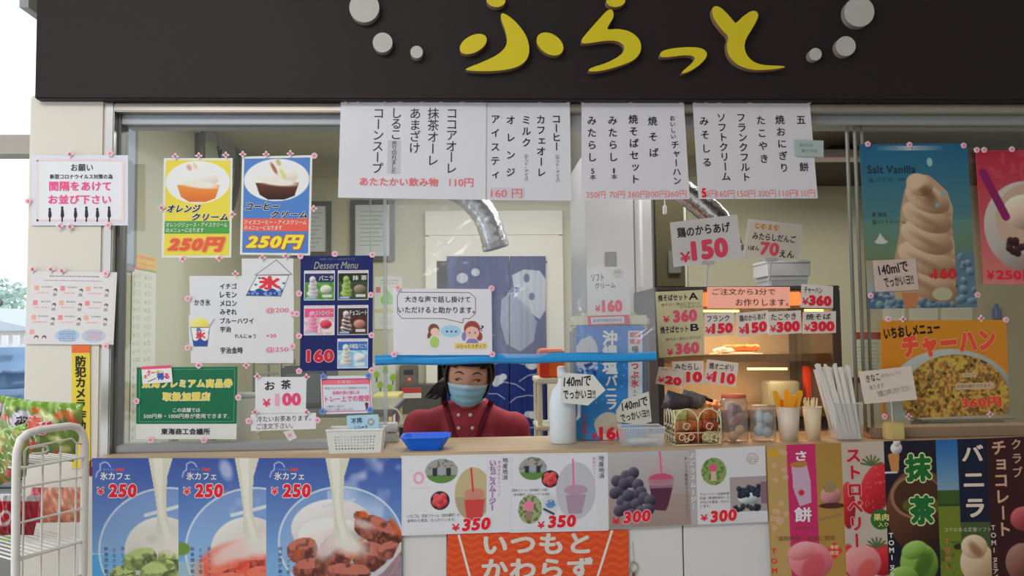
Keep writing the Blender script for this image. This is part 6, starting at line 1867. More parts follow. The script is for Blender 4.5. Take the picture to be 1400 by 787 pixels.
def pack(c, w, d, h, rot, colr, k, tilt=0):
    """a small pillow bag with crimped ends"""
    V = []; F = []; n = 8; m_ = 6
    for s_ in (1, -1):
        for j in range(m_ + 1):
            for i in range(n + 1):
                u = i / n * 2 - 1; v = j / m_ * 2 - 1
                t = d / 2 * max(0, (1 - u ** 4)) * max(0, (1 - v * v)) ** .5
                V.append(Vector((u * w / 2, s_ * t * (1 + .15 * math.sin(5 * u + 3 * v + c[0] * 90)), v * h / 2)))
    for s_ in (0, 1):
        b0 = s_ * (n + 1) * (m_ + 1)
        for j in range(m_):
            for i in range(n):
                q = (b0 + j * (n + 1) + i, b0 + j * (n + 1) + i + 1, b0 + (j + 1) * (n + 1) + i + 1, b0 + (j + 1) * (n + 1) + i)
                F.append(q if s_ == 0 else q[::-1])
    M_ = Matrix.Translation(c) @ Matrix.Rotation(rot, 4, 'Z') @ Matrix.Rotation(tilt, 4, 'Y') @ Matrix.Rotation(k, 4, 'X')
    return [M_ @ v for v in V], F
cnt = 0
cloth_m = {}
for lay in range(3):
    for i in range(3):
        for j in range(2):
            c = Vector((xa_ + .026 + i * (xb_ - xa_ - .052) / 2, y0_ + .034 + j * .06, ZC + .022 + lay * .032))
            V, F = pack(c, .05, .026, .034, rnd.uniform(-.4, .4), None, rnd.uniform(-.5, .5), rnd.uniform(-.4, .4))
            col = sc_[cnt % len(sc_)]; cnt += 1
            o = mesh('sweets_bag', V, F, mat(col, .25, noise=.9, scale=70), None, True)
            tag(o, 'small shiny brown or gold sweets bag inside the wire basket', 'sweets bag', 'wrapped sweets in the wire basket')
# two dark bags and a tape dispenser look on top
for q, (dx_, dy_, w_, h_2, col, lab) in enumerate(((.0, .02, .085, .06, (60, 52, 60), 'dark plum sweets bag on top of the wire basket, left'), (.055, .05, .08, .06, (96, 96, 100), 'grey glossy sweets bag on top of wire basket, right'))):
    V, F = pack(Vector((xa_ + .03 + dx_, dy_ - .02, ZC + .118)), w_, .03, h_2, .1, None, .3, .3)
    tag(mesh('sweets_bag', V, F, mat(col, .15, noise=.4, scale=60, spec=.8), None, True), lab, 'sweets bag')
g = G(948, 552, .0)
r = thing('black_tongs', 'short black bar with clear handle across the sweets', 'tongs', g)
MB().tube([G(944, 536, .03), G(974, 548, .03)], .0055, 8).build('black_bar', BLACK, r); MB().tube([G(944, 537, .03), G(950, 560, .02)], .0022, 6).build('pale_wire', mat((206, 200, 180)), r)

# jars
def jar(pxa, pxb, pyt, Yc, name, label, lidcol=None):
    xa, xb = G(pxa, 580, Yc).x, G(pxb, 580, Yc).x
    c = (xa + xb) / 2; rr = (xb - xa) / 2; hh = G((pxa + pxb) / 2, pyt, Yc).z - ZC
    th = thing(name, label, 'jar', (c, Yc, ZC))
    MB().lathe([(rr * .93, .0015), (rr, .008), (rr, hh * .9), (rr * .9, hh)], (c, Yc, ZC), 28).build('jar_wall', clear_mat('jar_plastic', (.9, .88, .84), .07, .12, .12), th, True)
    if lidcol:
        MB().lathe([(rr * .92, hh), (rr * .92, hh + .008), (rr * .85, hh + .011)], (c, Yc, ZC), 28).build('lid', mat(lidcol, .4), th, True)
    return c, rr, hh
Yj = -.02
c, rr, hh = jar(986, 1022, 543, Yj, 'cracker_jar', 'clear jar of pinkish round crackers right of wire basket', (196, 96, 70))
for i, (a, b, z, col) in enumerate(((-.3, -.5, .018, (206, 160, 130)), (.25, -.5, .036, (196, 166, 110)), (-.1, -.4, .062, (150, 90, 96)), (.3, -.3, .072, (160, 100, 100)), (-.35, .1, .08, (150, 84, 90)), (.1, .3, .03, (140, 80, 80)), (-.2, .3, .05, (150, 90, 90)), (.2, 0, .095, (160, 100, 104)), (-.2, -.2, .1, (150, 86, 96)))):
    x_ = c + a * rr; y_ = Yj + b * rr
    V = MB().tube([(x_, y_ - .004, ZC + z), (x_, y_ + .004, ZC + z + .002)], .0155, 16)
    tag(V.build('rice_cracker', mat(col, .5, noise=.2, scale=80), None, True), 'round pinkish or tan cracker inside the clear jar', 'cracker', 'crackers inside the clear jar')
c, rr, hh = jar(1026, 1060, 553, Yj, 'glass_ball_jar', 'clear jar holding round bluish glassy cups, second jar')
for i, (a, b, z) in enumerate(((.2, -.3, .028), (-.3, .1, .03), (.25, -.3, .07), (-.3, -.1, .075), (.0, .35, .05))):
    x_ = c + a * rr; y_ = Yj + b * rr
    o = MB().blob((x_, y_, ZC + z), .0165, 16).build('glassy_cup', mat((150, 170, 186), .1, spec=.9, noise=.15, scale=70), None, True)
    tag(o, 'small bluish glassy round cup inside the second jar', 'cup', 'glassy cups inside the second jar')
# cups with spatulas and sticks
def cup(pxa, pxb, pyt, Yc, name, label, col, top=1.18):
    xa, xb = G(pxa, 580, Yc).x, G(pxb, 580, Yc).x
    c = (xa + xb) / 2; rr = (xb - xa) / 2; hh = G((pxa + pxb) / 2, pyt, Yc).z - ZC
    th = thing(name, label, 'cup', (c, Yc, ZC))
    V = [(rr * .9, 0), (rr * top, hh), (rr * top * .94, hh), (rr * .84, .004)]
    MB().lathe(V, (c, Yc, ZC), 28).build('cup_wall', mat(col, .4, k=1.3), th, True)
    MB().tube([(c + rr * top * math.cos(a), Yc + rr * top * math.sin(a), ZC + hh) for a in [2 * PI * i / 28 for i in range(28)]], .0014, 6, True).build('rolled_rim', mat((212, 204, 196), .4), th)
    return c, rr * top, hh
c, rr, hh = cup(1065, 1091, 556, Yj, 'paper_cup', 'pale paper cup of orange spatulas on counter', (206, 190, 176))
for i in range(9):
    a = 2 * PI * i / 9; lean = .5 + .5 * (i % 3) / 2
    b0 = Vector((c + .3 * rr * math.cos(a), Yj + .3 * rr * math.sin(a), ZC + .006)); t0 = Vector((c + rr * 1.25 * lean * math.cos(a), Yj + rr * .7 * math.sin(a), ZC + hh + .018 + .014 * (i % 3)))
    m = MB(); dv = (t0 - b0)
    sd = Vector((.0095, 0.0, 0)); 
    P = [b0 - sd * .4, b0 + sd * .4, b0 + dv * .7 + sd * .6, t0 + sd - dv * .05, t0 + sd * .6 + dv * .03, t0 - sd * .6 + dv * .03, t0 - sd - dv * .05, b0 + dv * .7 - sd * .6]
    Q = [p_ + Vector((0, .0015, 0)) for p_ in P]
    m.add(P + Q, [tuple(range(8)), tuple(range(8, 16))[::-1]] + [(k, k + 8, (k + 1) % 8 + 8, (k + 1) % 8) for k in range(8)])
    tag(m.build('orange_spatula', mat((244, 160, 40), .4, k=1.2)), 'flat orange plastic spatula standing in the paper cup', 'spatula', 'orange spatulas in the paper cup')
c, rr, hh = cup(1101, 1121, 556, Yj, 'stick_cup', 'narrow pale cup of thin beige sticks beside the straws', (206, 188, 160), 1.22)
for i in range(14):
    a = 2 * PI * i / 7 + i; q = .25 + .75 * (i % 3) / 2
    m = MB().tube([(c + .2 * rr * math.cos(a), Yj + .2 * rr * math.sin(a), ZC + .006), (c + .9 * q * rr * math.cos(a), Yj + .8 * q * rr * math.sin(a), ZC + hh + .02 + .008 * (i % 2))], .002, 6)
    tag(m.build('wooden_stick', mat((222, 206, 164), .5)), 'thin beige wooden stick standing in the narrow cup', 'stick', 'wooden sticks in the narrow cup')
xa_, xb_ = G(1141, 580, Yj - .02).x, G(1176, 580, Yj - .02).x
zz = ZC + .112
r = thing('straw_box', 'clear plastic box of white wrapped straws at counter right', 'box', ((xa_ + xb_) / 2, -.02, ZC))
shell(MB(), xa_, xb_, -.06, .01, ZC + .001, zz, tap=.002).build('box_wall', clear_mat('straw_box_plastic', (.93, .93, .92), .07, .12, .1), r)
MB().tube([(xa_, -.06, zz), (xb_, -.06, zz), (xb_, .01, zz), (xa_, .01, zz)], .0015, 8, True).build('rim', mat((190, 186, 182), .3), r)
for i in range(22):
    u = (i % 8) / 7; w_ = (i // 8) / 2
    b0 = Vector((xa_ + .012 + (xb_ - xa_ - .02) * u, -.05 + .045 * w_, ZC + .005))
    tpx = 1116 + 42 * u + rnd.uniform(-3, 3)
    t0 = G(tpx, 497 + rnd.uniform(-2, 9) + 4 * abs(u - .4), -.035 + .05 * w_)
    sd = Vector((.0042, 0, 0)); dn = Vector((0, .0022, 0))
    m = MB(); P = [b0 - sd, b0 + sd, t0 + sd, t0 - sd]
    m.add([p_ - dn for p_ in P] + [p_ + dn for p_ in P], [(0, 1, 2, 3), (7, 6, 5, 4), (0, 4, 5, 1), (1, 5, 6, 2), (2, 6, 7, 3), (3, 7, 4, 0)])
    tag(m.build('wrapped_straw', mat((206, 204, 200), .5)), 'white paper-wrapped straw leaning in the clear box', 'straw', 'wrapped straws in the clear box')

# ================================================================= SNACK RACK AT LEFT
wr = mat((206, 204, 200), .35)
YR0, YR1 = -.66, -.50
def RP(px, py):
    u = (px - 22) / 94.0
    return G(px, py, YR0 + (YR1 - YR0) * u)
rk = thing('snack_rack', 'white tubular wire display rack standing at far left before the pillar', 'rack', (RP(68, 780).x, -.55, 0))
a = RP(22, 787); b = RP(114, 787)
pts = [Vector((a.x, a.y, .0)), Vector((a.x, a.y, .8)), RP(22, 640), RP(23, 618), RP(28, 601), RP(38, 592), RP(52, 588), RP(75, 584.5), RP(95, 582), RP(106, 584), RP(113, 592), RP(116, 606), RP(116, 640), Vector((b.x, b.y, .8)), Vector((b.x, b.y, 0))]
MB().tube(pts, .0085, 14).build('end_frame', wr, rk, True)
off = Vector((-.42, .30, 0))
MB().tube([p_ + off for p_ in pts], .0085, 14).build('end_frame', wr, rk, True)
for px_ in (34, 59, 83, 105):
    g = RP(px_, 612 + (59 - px_) * .12)
    MB().tube([g, Vector((g.x, g.y, .25))], .0022, 8).build('upright_wire', wr, rk)
for (ya_, yb2) in ((667, 651), (715, 694), (763, 738), (811, 784)):
    MB().tube([RP(24, ya_), RP(115, yb2)], .0025, 8).build('cross_wire', wr, rk)
MB().tube([RP(34, 640), RP(33, 618), RP(38, 611), RP(70, 605), RP(98, 599), RP(104, 605), RP(112, 607)], .0022, 8).build('hook_wire', wr, rk, True)
MB().tube([RP(42, 612), RP(56, 609), RP(64, 610), RP(66, 615), RP(60, 619), RP(44, 620)], .0026, 8).build('hook_wire', wr, rk, True)
ztop = RP(68, 632).z; zlow = RP(68, 752).z
for nm, zz in (('upper_shelf', ztop), ('lower_shelf', zlow)):
    m = MB()
    for i in range(11):
        t = i / 10
        A = Vector((a.x, a.y, zz)).lerp(Vector((b.x, b.y, zz)), t)
        m.tube([A, A + off], .002, 6)
    m.tube([Vector((a.x, a.y, zz)), Vector((b.x, b.y, zz))], .003, 8); m.tube([Vector((a.x, a.y, zz)) + off, Vector((b.x, b.y, zz)) + off], .003, 8)
    o = m.build(nm, wr, rk); o['kind'] = 'stuff'

def bag(name, label, cx, cz, Y, w, h, d, tilt, yaw, paint, text=None, lean=0.0, group=None):
    n, mm = 44, 30
    p = Pic(0, 0, 100, 70, .6, seed=int(cx * 100) % 97 + 3)
    p.X, p.Y = np.meshgrid(np.linspace(0, 100, n + 1), np.linspace(0, 70, mm + 1)); p.C = np.zeros(p.X.shape + (3,)); paint(p)
    V = []; F = []
    M_ = Matrix.Translation((cx, Y, cz)) @ Matrix.Rotation(yaw, 4, 'Z') @ Matrix.Rotation(tilt, 4, 'Y') @ Matrix.Rotation(lean, 4, 'X')
    def pt(u, v, s_):
        t = d / 2 * max(0, 1 - abs(u) ** 3.5) ** .7 * max(0, 1 - abs(v) ** 3) ** .6
        wr_ = .006 * math.sin(9 * u + 4 * v) * math.sin(7 * v + 2) * (1 - u * u) + .003 * math.sin(26 * u + 9 * v)
        return M_ @ Vector((u * w / 2 * (1 - .04 * v * v), s_ * (t + wr_ * (1 if t > .004 else 0)), v * h / 2))
    for s_ in (-1, 1):
        for j in range(mm + 1):
            for i in range(n + 1):
                V.append(pt(i / n * 2 - 1, 1 - j / mm * 2, s_))
    for s_ in (0, 1):
        b0 = s_ * (n + 1) * (mm + 1)
        for j in range(mm):
            for i in range(n):
                q = (b0 + j * (n + 1) + i, b0 + (j + 1) * (n + 1) + i, b0 + (j + 1) * (n + 1) + i + 1, b0 + j * (n + 1) + i + 1)
                F.append(q if s_ == 0 else q[::-1])
    r = thing(name, label, 'snack bag', (cx, Y, cz - h / 2), group)
    o = mesh('foil_pouch', V, F, print_mat(.18, 'foil_print', .7), r, True)
    c = np.clip(p.C, 0, 255) / 255.0; c = np.where(c <= 0.04045, c / 12.92, ((c + 0.055) / 1.055) ** 2.4) * 1.3
    c = np.clip(c, 0, .9).reshape(-1, 3); c = np.concatenate([c, c]); at = o.data.color_attributes.new('ink', 'FLOAT_COLOR', 'POINT'); at.data.foreach_set('color', np.concatenate([c, np.ones((len(c), 1))], 1).ravel())
    if text:
        for (tx, ua, ub, va, vb, col, outc) in text:
            co, FF = glyphs(tx)
            mn = co.min(0); mx_ = co.max(0)
            for (bb, colr, lift) in ((.1, outc, .0015), (.04, col, .0028)):
                c2, F2 = spread(co, FF, bb)
                VV = []
                for q in c2:
                    u = ua + (ub - ua) * (q[0] - mn[0]) / (mx_[0] - mn[0]); v = va + (vb - va) * (q[1] - mn[1]) / (mx_[1] - mn[1])
                    P0 = pt(u, v, -1); nrm = (M_.to_3x3() @ Vector((0, -1, 0))).normalized()
                    VV.append(P0 + nrm * (lift + .001 + .00003 * (len(VV) // len(co))))
                mesh('brand_lettering', VV, F2, mat(colr, .4, noise=0), r)
    return r
def snack(p):
    p.vgrad((110, 140, 56), (96, 110, 50), 0, 70)
    for i in range(46):
        p.put(p.ell(p.rs.rand() * 100, p.rs.rand() * 70, 3 + p.rs.rand() * 6, 2 + p.rs.rand() * 4, p.rs.rand() * 90, 2), ((196, 196, 130), (206, 104, 50), (60, 96, 50), (150, 120, 60), (180, 60, 60))[i % 5], .85)
    p.put(p.ell(28, 22, 13, 9, -20), (176, 170, 190)); p.put(p.rect(0, 0, 100, 8), (120, 160, 60)); p.put(p.ell(60, 22, 16, 8, 10), (190, 196, 140))
g = G(54, 586, -.42)
bag('snack_bag', 'large green and orange snack bag with red and black lettering, on rack top', g.x, g.z - .004, -.42, .185, .14, .05, .08, .1, snack, [('夜', -.50, -.22, .0, .46, (50, 46, 60), (220, 216, 214)), ('遊', -.2, .1, -.02, .48, (220, 110, 90), (226, 214, 206)), ('び', .1, .4, -.12, .32, (206, 40, 90), (226, 214, 214))], lean=-.15)
g = G(-4, 622, -.62)
bag('snack_bag', 'green snack bag cut by the left photo edge, nearest on rack', g.x - .01, g.z - .01, -.6, .15, .12, .05, -.3, -.2, snack, [('夜', -.2, .2, -.2, .3, (200, 60, 60), (226, 220, 214))], lean=-.3)
g = G(14, 566, -.35)
bag('snack_bag', 'gold and green snack bag at left photo edge behind the others', g.x - .01, g.z - .01, -.33, .12, .10, .04, .2, .1, snack, None, lean=-.1)
def pinkp(p):
    p.vgrad((214, 150, 130), (206, 120, 96)); p.put(p.noise(9) > .6, (226, 180, 150), .6); p.put(p.rect(0, 0, 26, 70), (190, 60, 80), .8)
def redp(p):
    p.vgrad((190, 30, 60), (150, 24, 40)); p.put(p.ell(30, 40, 16, 14), (214, 206, 206)); p.put(p.ell(30, 40, 9, 8), (196, 40, 60)); p.put(p.rect(0, 0, 100, 10), (206, 200, 200))
for i, (px_, py_, Y_, w_, h_2, fn, lab) in enumerate(((78, 722, -.36, .13, .085, pinkp, 'pink and orange packet on the lower rack shelf'), (22, 745, -.48, .09, .09, redp, 'red packet with white ring on lower rack shelf, left'), (-8, 724, -.40, .13, .08, redp, 'red and white packet at left photo edge, lower shelf'))):
    g = G(px_, py_, Y_)
    bag('snack_bag', lab, g.x, max(g.z, zlow + h_2 / 2 + .012), Y_, w_, h_2, .035, .05, .2 - .1 * i, fn, None, lean=-.2)
# blue round caps of the rack hooks
for i, (px_, py_, lab) in enumerate(((55, 600, 'blue round cap inside the rack frame, left'), (98, 592, 'blue round cap inside the rack frame, right'))):
    g = G(px_, py_, -.40)
    tag(MB().blob(g, (.012, .008, .0095), 12).build('round_cap', mat((70, 140, 214), .4), None, True), lab, 'cap')

# ================================================================= OUTSIDE, FAR LEFT
def OP(px, py, Y):
    return G(px, py, Y)
g = OP(-20, 520, 5.0)
r = thing('parked_car', 'blue-grey parked car outside the far left window', 'car', (g.x - .6, 5.4, 0))
zc_ = OP(10, 478, 5.0).z
MB().bbox(g.x - 3.2, OP(60, 500, 5.0).x, 4.6, 6.2, .25, .95, .15, 4).build('body', mat((110, 132, 160), .25, .3), r, True)
MB().bbox(g.x - 2.4, OP(40, 500, 5.0).x, 4.75, 6.05, .9, 1.32, .2, 4).build('cabin', mat((120, 146, 176), .15, .2), r, True)
for xx in (g.x - 2.4, g.x + .1):
    MB().tube([(xx, 4.55, .3), (xx, 4.8, .3)], .3, 20).build('wheel', BLACK, r)
r = thing('picket_fence', 'white slatted fence outside beyond the parked car', 'fence', (-6.5, 8, 0))
za = OP(10, 478, 8).z; zb2 = OP(10, 458, 8).z
for i in range(30):
    xx = -9.2 + i * .14
    MB().box(xx, xx + .07, 8.0, 8.03, 0, zb2).build('slat', mat((214, 214, 214), .6), r)
MB().box(-9.3, -4.9, 8.03, 8.07, zb2 - .2, zb2 - .12).build('rail', mat((214, 214, 214), .6), r)
r = thing('house', 'pale house with gabled roof outside the far left window', 'house', (-9.5, 13, 0))
hx_ = OP(14, 440, 11).x
MB().box(hx_ - 5, hx_ + .4, 11, 15, 0, OP(8, 452, 11).z).build('wall', mat((196, 192, 184), .8), r)
zr_ = OP(8, 452, 11).z; zp = OP(0, 432, 11).z
MB().prism([(hx_ - 5.2, zr_), (hx_ + .6, zr_), (hx_ - 1.2, zp + .2), (hx_ - 3.4, zp + .2)], 10.8, 15.2).build('roof', mat((170, 176, 184), .7), r)
MB().box(hx_ - 2.2, hx_ - 1.2, 10.98, 11.0, 1.0, 1.9).build('window', mat((110, 130, 150), .2), r)
r = thing('tree', 'pale leafy tree outside above the house roof', 'tree', (OP(4, 400, 17).x, 17, 0))
MB().tube([(OP(4, 400, 17).x, 17, 0), (OP(4, 400, 17).x, 17, 2.4)], [.16, .08], 10).build('trunk', mat((110, 100, 90), .8), r)
m = MB(); rr_ = random.Random(3); tc_ = OP(4, 415, 17)
for i in range(900):
    a1, a2 = rr_.random() * 2 * PI, math.acos(rr_.uniform(-1, 1)); q = rr_.random() ** .4
    c = Vector((tc_.x - .3 + 1.2 * q * math.sin(a2) * math.cos(a1), 17 + .9 * q * math.sin(a2) * math.sin(a1), tc_.z - .1 + .75 * q * math.cos(a2)))
    u = Vector((rr_.uniform(-1, 1), rr_.uniform(-1, 1), rr_.uniform(-1, 1))).normalized() * .09; w2 = u.orthogonal().normalized() * .05
    m.add([c - u, c + w2, c + u, c - w2], [(0, 1, 2, 3)])
o = m.build('foliage', mat((150, 170, 160), .8, noise=.3, scale=3), r); o['kind'] = 'stuff'  # leaf colour paled to stand for overexposed daylight
r = thing('leafy_shrub', 'small green shrub outside low at the far left edge', 'shrub', (OP(12, 690, 1.2).x, 1.2, 0))
m = MB(); sc2 = OP(10, 700, 1.2)
for i in range(260):
    c = Vector((sc2.x - .1 + rr_.uniform(-.16, .12), 1.2 + rr_.uniform(-.1, .1), sc2.z + rr_.uniform(-.12, .03)))
    u = Vector((rr_.uniform(-1, 1), rr_.uniform(-1, 1), rr_.uniform(-.2, 1))).normalized() * .03; w2 = u.orthogonal().normalized() * .012
    m.add([c - u, c + w2, c + u, c - w2], [(0, 1, 2, 3)])
o = m.build('foliage', mat((150, 190, 70), .7, noise=.3), r); o['kind'] = 'stuff'
MB().tube([(sc2.x - .1, 1.2, 0), (sc2.x - .1, 1.2, sc2.z - .1)], .012, 8).build('stem', mat((90, 80, 60)), r)
r = thing('stone_wall', 'low grey ribbed stone wall outside behind the shrub', 'wall', (OP(10, 650, 2.2).x - .4, 2.2, 0))
z0 = OP(10, 690, 2.2).z; z1 = OP(10, 622, 2.2).z
xa_ = OP(60, 650, 2.2).x
for i in range(6):
    zz = z0 + (z1 - z0) * i / 6
    MB().bbox(xa_ - 1.2, xa_, 2.2, 2.5, zz + .004, zz + (z1 - z0) / 6 - .004, .01).build('stone_course', mat((120, 126, 128), .8, noise=.2, scale=12), r)
MB().box(xa_ - 1.2, xa_, 2.21, 2.5, 0, z0).build('footing', mat((130, 128, 122), .8), r)

# ================================================================= THE WOMAN
YW = .43
NB = G(641, 556, YW)
pr_ = thing('person', 'woman in maroon work jacket, black headscarf and blue face mask leaning behind the counter', 'person', (NB.x, YW + .06, .0))
HC = G(640, 515, YW - .03)           # middle of the head
hw, hd, hh = .074, .095, .112
HR = Matrix.Rotation(math.radians(4), 3, 'Y') @ Matrix.Rotation(math.radians(6), 3, 'X')


def face_r(x, z):
    """depth offset of the face, in head units (front is -y)"""
    g_ = lambda cx, cz, sx_, sz_, a_: a_ * math.exp(-((x - cx) / sx_) ** 2 - ((z - cz) / sz_) ** 2)
    d = g_(0, -.018, .011, .022, .014) + g_(0, -.030, .016, .010, .007)
    d += g_(-.031, .0, .018, .012, -.009) + g_(.031, .0, .018, .012, -.009)
    d += g_(-.036, -.032, .022, .02, .005) + g_(.036, -.032, .022, .02, .005)
    d += g_(0, -.056, .022, .009, .006) + g_(0, -.095, .024, .016, .008) + g_(0, .03, .05, .014, .004)
    return d


def head_pt(th, ph, grow=0.0, relief=True):
    x = (hw + grow) * math.sin(th) * math.sin(ph); y = -(hd + grow) * math.sin(th) * math.cos(ph); z = (hh + grow) * math.cos(th)
    if z < 0:
        f = 1 - .28 * (-z / hh) ** 1.6
        x *= f
        if y > 0:
            y *= 1 - .35 * (-z / hh)
    if relief and y < 0:
        y -= face_r(x, z) * min(1, -y / hd * 1.6)
    return HC + HR @ Vector((x, y, z))


def head_mesh(m, grow=0.0):
    n, k_ = 56, 40
    V = [head_pt(PI * i / k_, 2 * PI * j / n, grow) for i in range(k_ + 1) for j in range(n)]
    F = [(i * n + j, (i + 1) * n + j, (i + 1) * n + (j + 1) % n, i * n + (j + 1) % n) for i in range(k_) for j in range(n)]
    m.add(V, F)


def caps(m, pts, rs, n=14):
    """rounded, tapering limb"""
    P = [Vector(p) for p in pts]
    m.tube(P, rs, n)
    for p, q in zip(P, rs):
        m.blob(p, q, n)


def remesh(mb, name, m, vox, parent, smooth_it=3, label=None):
    me = bpy.data.meshes.new('tmp'); me.from_pydata([tuple(v) for v in mb.V], [], mb.F)
    o = bpy.data.objects.new('tmp', me); COL.objects.link(o)
    r_ = o.modifiers.new('r', 'REMESH'); r_.mode = 'VOXEL'; r_.voxel_size = vox
    s_ = o.modifiers.new('s', 'SMOOTH'); s_.factor = .5; s_.iterations = smooth_it
    dg = bpy.context.evaluated_depsgraph_get()
    nm = bpy.data.meshes.new_from_object(o.evaluated_get(dg))
    bpy.data.objects.remove(o)
    nm.name = name; nm.materials.clear(); nm.materials.append(m)
    nm.transform(Matrix.Translation(-ORI[parent.name]))
    for q in nm.polygons:
        q.use_smooth = True
    ob = bpy.data.objects.new(name, nm); COL.objects.link(ob); ob.parent = parent; ORI[ob.name] = ORI[parent.name]
    if label:
        ob['label'] = label
    return ob


SL = G(570, 584, YW + .02); SR = G(706, 587, YW + .02)
EL = Vector((SL.x - .035, YW + .05, SL.z - .25)); ER = Vector((SR.x + .04, YW + .05, SR.z - .25))
WLp = Vector((NB.x - .06, .30, SL.z - .27)); WRp = Vector((NB.x + .06, .30, SR.z - .27))
CH = Vector((NB.x, YW + .05, SL.z - .12)); HP = Vector((NB.x, YW + .09, .80))
skin = mat((196, 146, 124), .55, k=1.25, noise=.04, scale=20, spec=.3)
b_ = MB()
head_mesh(b_)
caps(b_, [HC + Vector((0, .015, -.06)), NB + Vector((0, .02, -.01))], [.05, .055])
for s_ in (-1, 1):
    b_.blob(HC + HR @ Vector((s_ * .077, .008, -.002)), (.009, .018, .03), 10)
caps(b_, [NB + Vector((0, .03, -.05)), CH, CH.lerp(HP, .5), HP], [.10, .125, .12, .14])
caps(b_, [SL, EL, WLp + Vector((-.02, .02, .0))], [.048, .038, .027]); caps(b_, [SR, ER, WRp + Vector((.02, .02, .0))], [.048, .038, .027])
for W_, s_ in ((WLp, 1), (WRp, -1)):
    b_.blob(W_ + Vector((s_ * .02, -.0, 0)), (.042, .022, .016), 12)
    for k in range(4):
        q0 = W_ + Vector((s_ * .04, -.012 + .012 * k - .012, .004)); L = (.055, .062, .058, .046)[k]
        caps(b_, [q0, q0 + Vector((s_ * L * .5, -.004, .004)), q0 + Vector((s_ * L, -.002, -.012))], [.0085, .008, .007], 8)
    caps(b_, [W_ + Vector((s_ * .0, -.018, .006)), W_ + Vector((s_ * .03, -.04, .012)), W_ + Vector((s_ * .05, -.045, .008))], [.011, .0095, .008], 8)
for s_ in (-1, 1):
    caps(b_, [HP + Vector((s_ * .075, 0, -.04)), Vector((NB.x + s_ * .085, YW + .08, .45)), Vector((NB.x + s_ * .09, YW + .1, .07))], [.082, .055, .038])
    b_.blob((NB.x + s_ * .09, YW + .05, .04), (.04, .11, .035), 12)
remesh(b_, 'body', skin, .0065, pr_, 2)

mar = mat((166, 64, 76), .75, k=1.15, noise=.12, scale=14, bump=.12, spec=.15)
mard = mat((120, 40, 54), .75, k=1.1, noise=.1, scale=14, spec=.15)
j_ = MB()
NS = NB + Vector((0, .03, -.03))
caps(j_, [NS + Vector((0, .0, -.035)), CH, CH.lerp(HP, .6), HP + Vector((0, 0, -.05))], [.112, .150, .150, .165], 20)
caps(j_, [NB + Vector((-.035, .025, -.028)), SL + Vector((.012, 0, .004)), EL, EL.lerp(WLp, .75)], [.052, .062, .056, .042], 18)
caps(j_, [NB + Vector((.035, .025, -.028)), SR + Vector((-.012, 0, .004)), ER, ER.lerp(WRp, .75)], [.052, .062, .056, .042], 18)
j_.blob(CH + Vector((0, -.02, .0)), (.17, .13, .15), 20)
jk = remesh(j_, 'jacket', mar, .009, pr_, 5, 'maroon work jacket with overlapping collar bands')
# body surface front: cast rays to lay the collar pieces on the jacket
from mathutils.bvhtree import BVHTree
jb_ = BVHTree.FromPolygons([v.co + ORI[pr_.name] for v in jk.data.vertices], [tuple(q.vertices) for q in jk.data.polygons])


def onj(px, py, lift=.006):
    g = G(px, py, .1); d = (g - CAM).normalized()
    h = jb_.ray_cast(CAM, d)
    return (h[0] - d * lift) if h[0] is not None else G(px, py, YW - .1)


def strip_on(pts, w, name, m, lift=.006, label=None):
    """a cloth band laid along the jacket front"""
    V = []; F = []
    P = []
    for i in range(len(pts) - 1):
        for k in range(6):
            t = k / 6
            P.append((pts[i][0] * (1 - t) + pts[i + 1][0] * t, pts[i][1] * (1 - t) + pts[i + 1][1] * t))
    P.append(pts[-1])
    for i, (x, y) in enumerate(P):
        a_ = P[max(i - 1, 0)]; c_ = P[min(i + 1, len(P) - 1)]
        L = math.hypot(c_[0] - a_[0], c_[1] - a_[1]); nx_, ny_ = -(c_[1] - a_[1]) / L, (c_[0] - a_[0]) / L
        for q, lf in ((-.5, 0), (-.3, lift), (.3, lift), (.5, 0)):
            V.append(onj(x + nx_ * w * q, y + ny_ * w * q, lf + .001))
    for i in range(len(P) - 1):
        for k in range(3):
            F.append((i * 4 + k, i * 4 + k + 1, i * 4 + 5 + k, i * 4 + 4 + k))
    return mesh(name, V, F, m, pr_, True, label)
# inner shirt panel, collar bands
V = []; F = []
rows = [(558, 622, 662), (566, 620, 660), (576, 620, 656), (586, 622, 653), (600, 627, 650), (615, 631, 648)]
for (y, xl, xr_) in rows:
    for k in range(7):
        V.append(onj(xl + (xr_ - xl) * k / 6, y, .004))
for i in range(len(rows) - 1):
    for k in range(6):
        F.append((i * 7 + k, i * 7 + k + 1, i * 7 + 8 + k, i * 7 + 7 + k))
mesh('shirt_front', V, F, mat((170, 62, 74), .7, k=1.15, spec=.15), pr_, True)
strip_on([(608, 548), (612, 566), (618, 585), (628, 612)], 8, 'collar_band', mard, .008)
strip_on([(672, 548), (664, 568), (656, 588), (650, 612)], 8, 'collar_band', mard, .008)
for (x, y) in ((627, 567), (643, 567), (627, 585), (646, 585)):
    c = onj(x, y, .008)
    MB().blob(c, (.0065, .003, .0065), 12).build('button', mat((214, 206, 200), .35), pr_, True)
# stand-up collar round the neck
V = []; F = []; n = 28
for k in range(n + 1):
    a_ = -PI * .86 + 2 * PI * .86 * k / n
    for (rr2, z) in ((.072, -.035), (.064, .0), (.061, .016)):
        V.append(NB + Vector((rr2 * math.sin(a_) * 1.02, .022 - rr2 * math.cos(a_) * .9, z - .004 + .012 * (1 - math.cos(a_)) * .5)))
for k in range(n):
    for q in range(2):
        F.append((k * 3 + q, k * 3 + 3 + q, k * 3 + 4 + q, k * 3 + 1 + q))
o = mesh('stand_collar', V, F, mard, pr_, True); sd_ = o.modifiers.new('s', 'SOLIDIFY'); sd_.thickness = .004
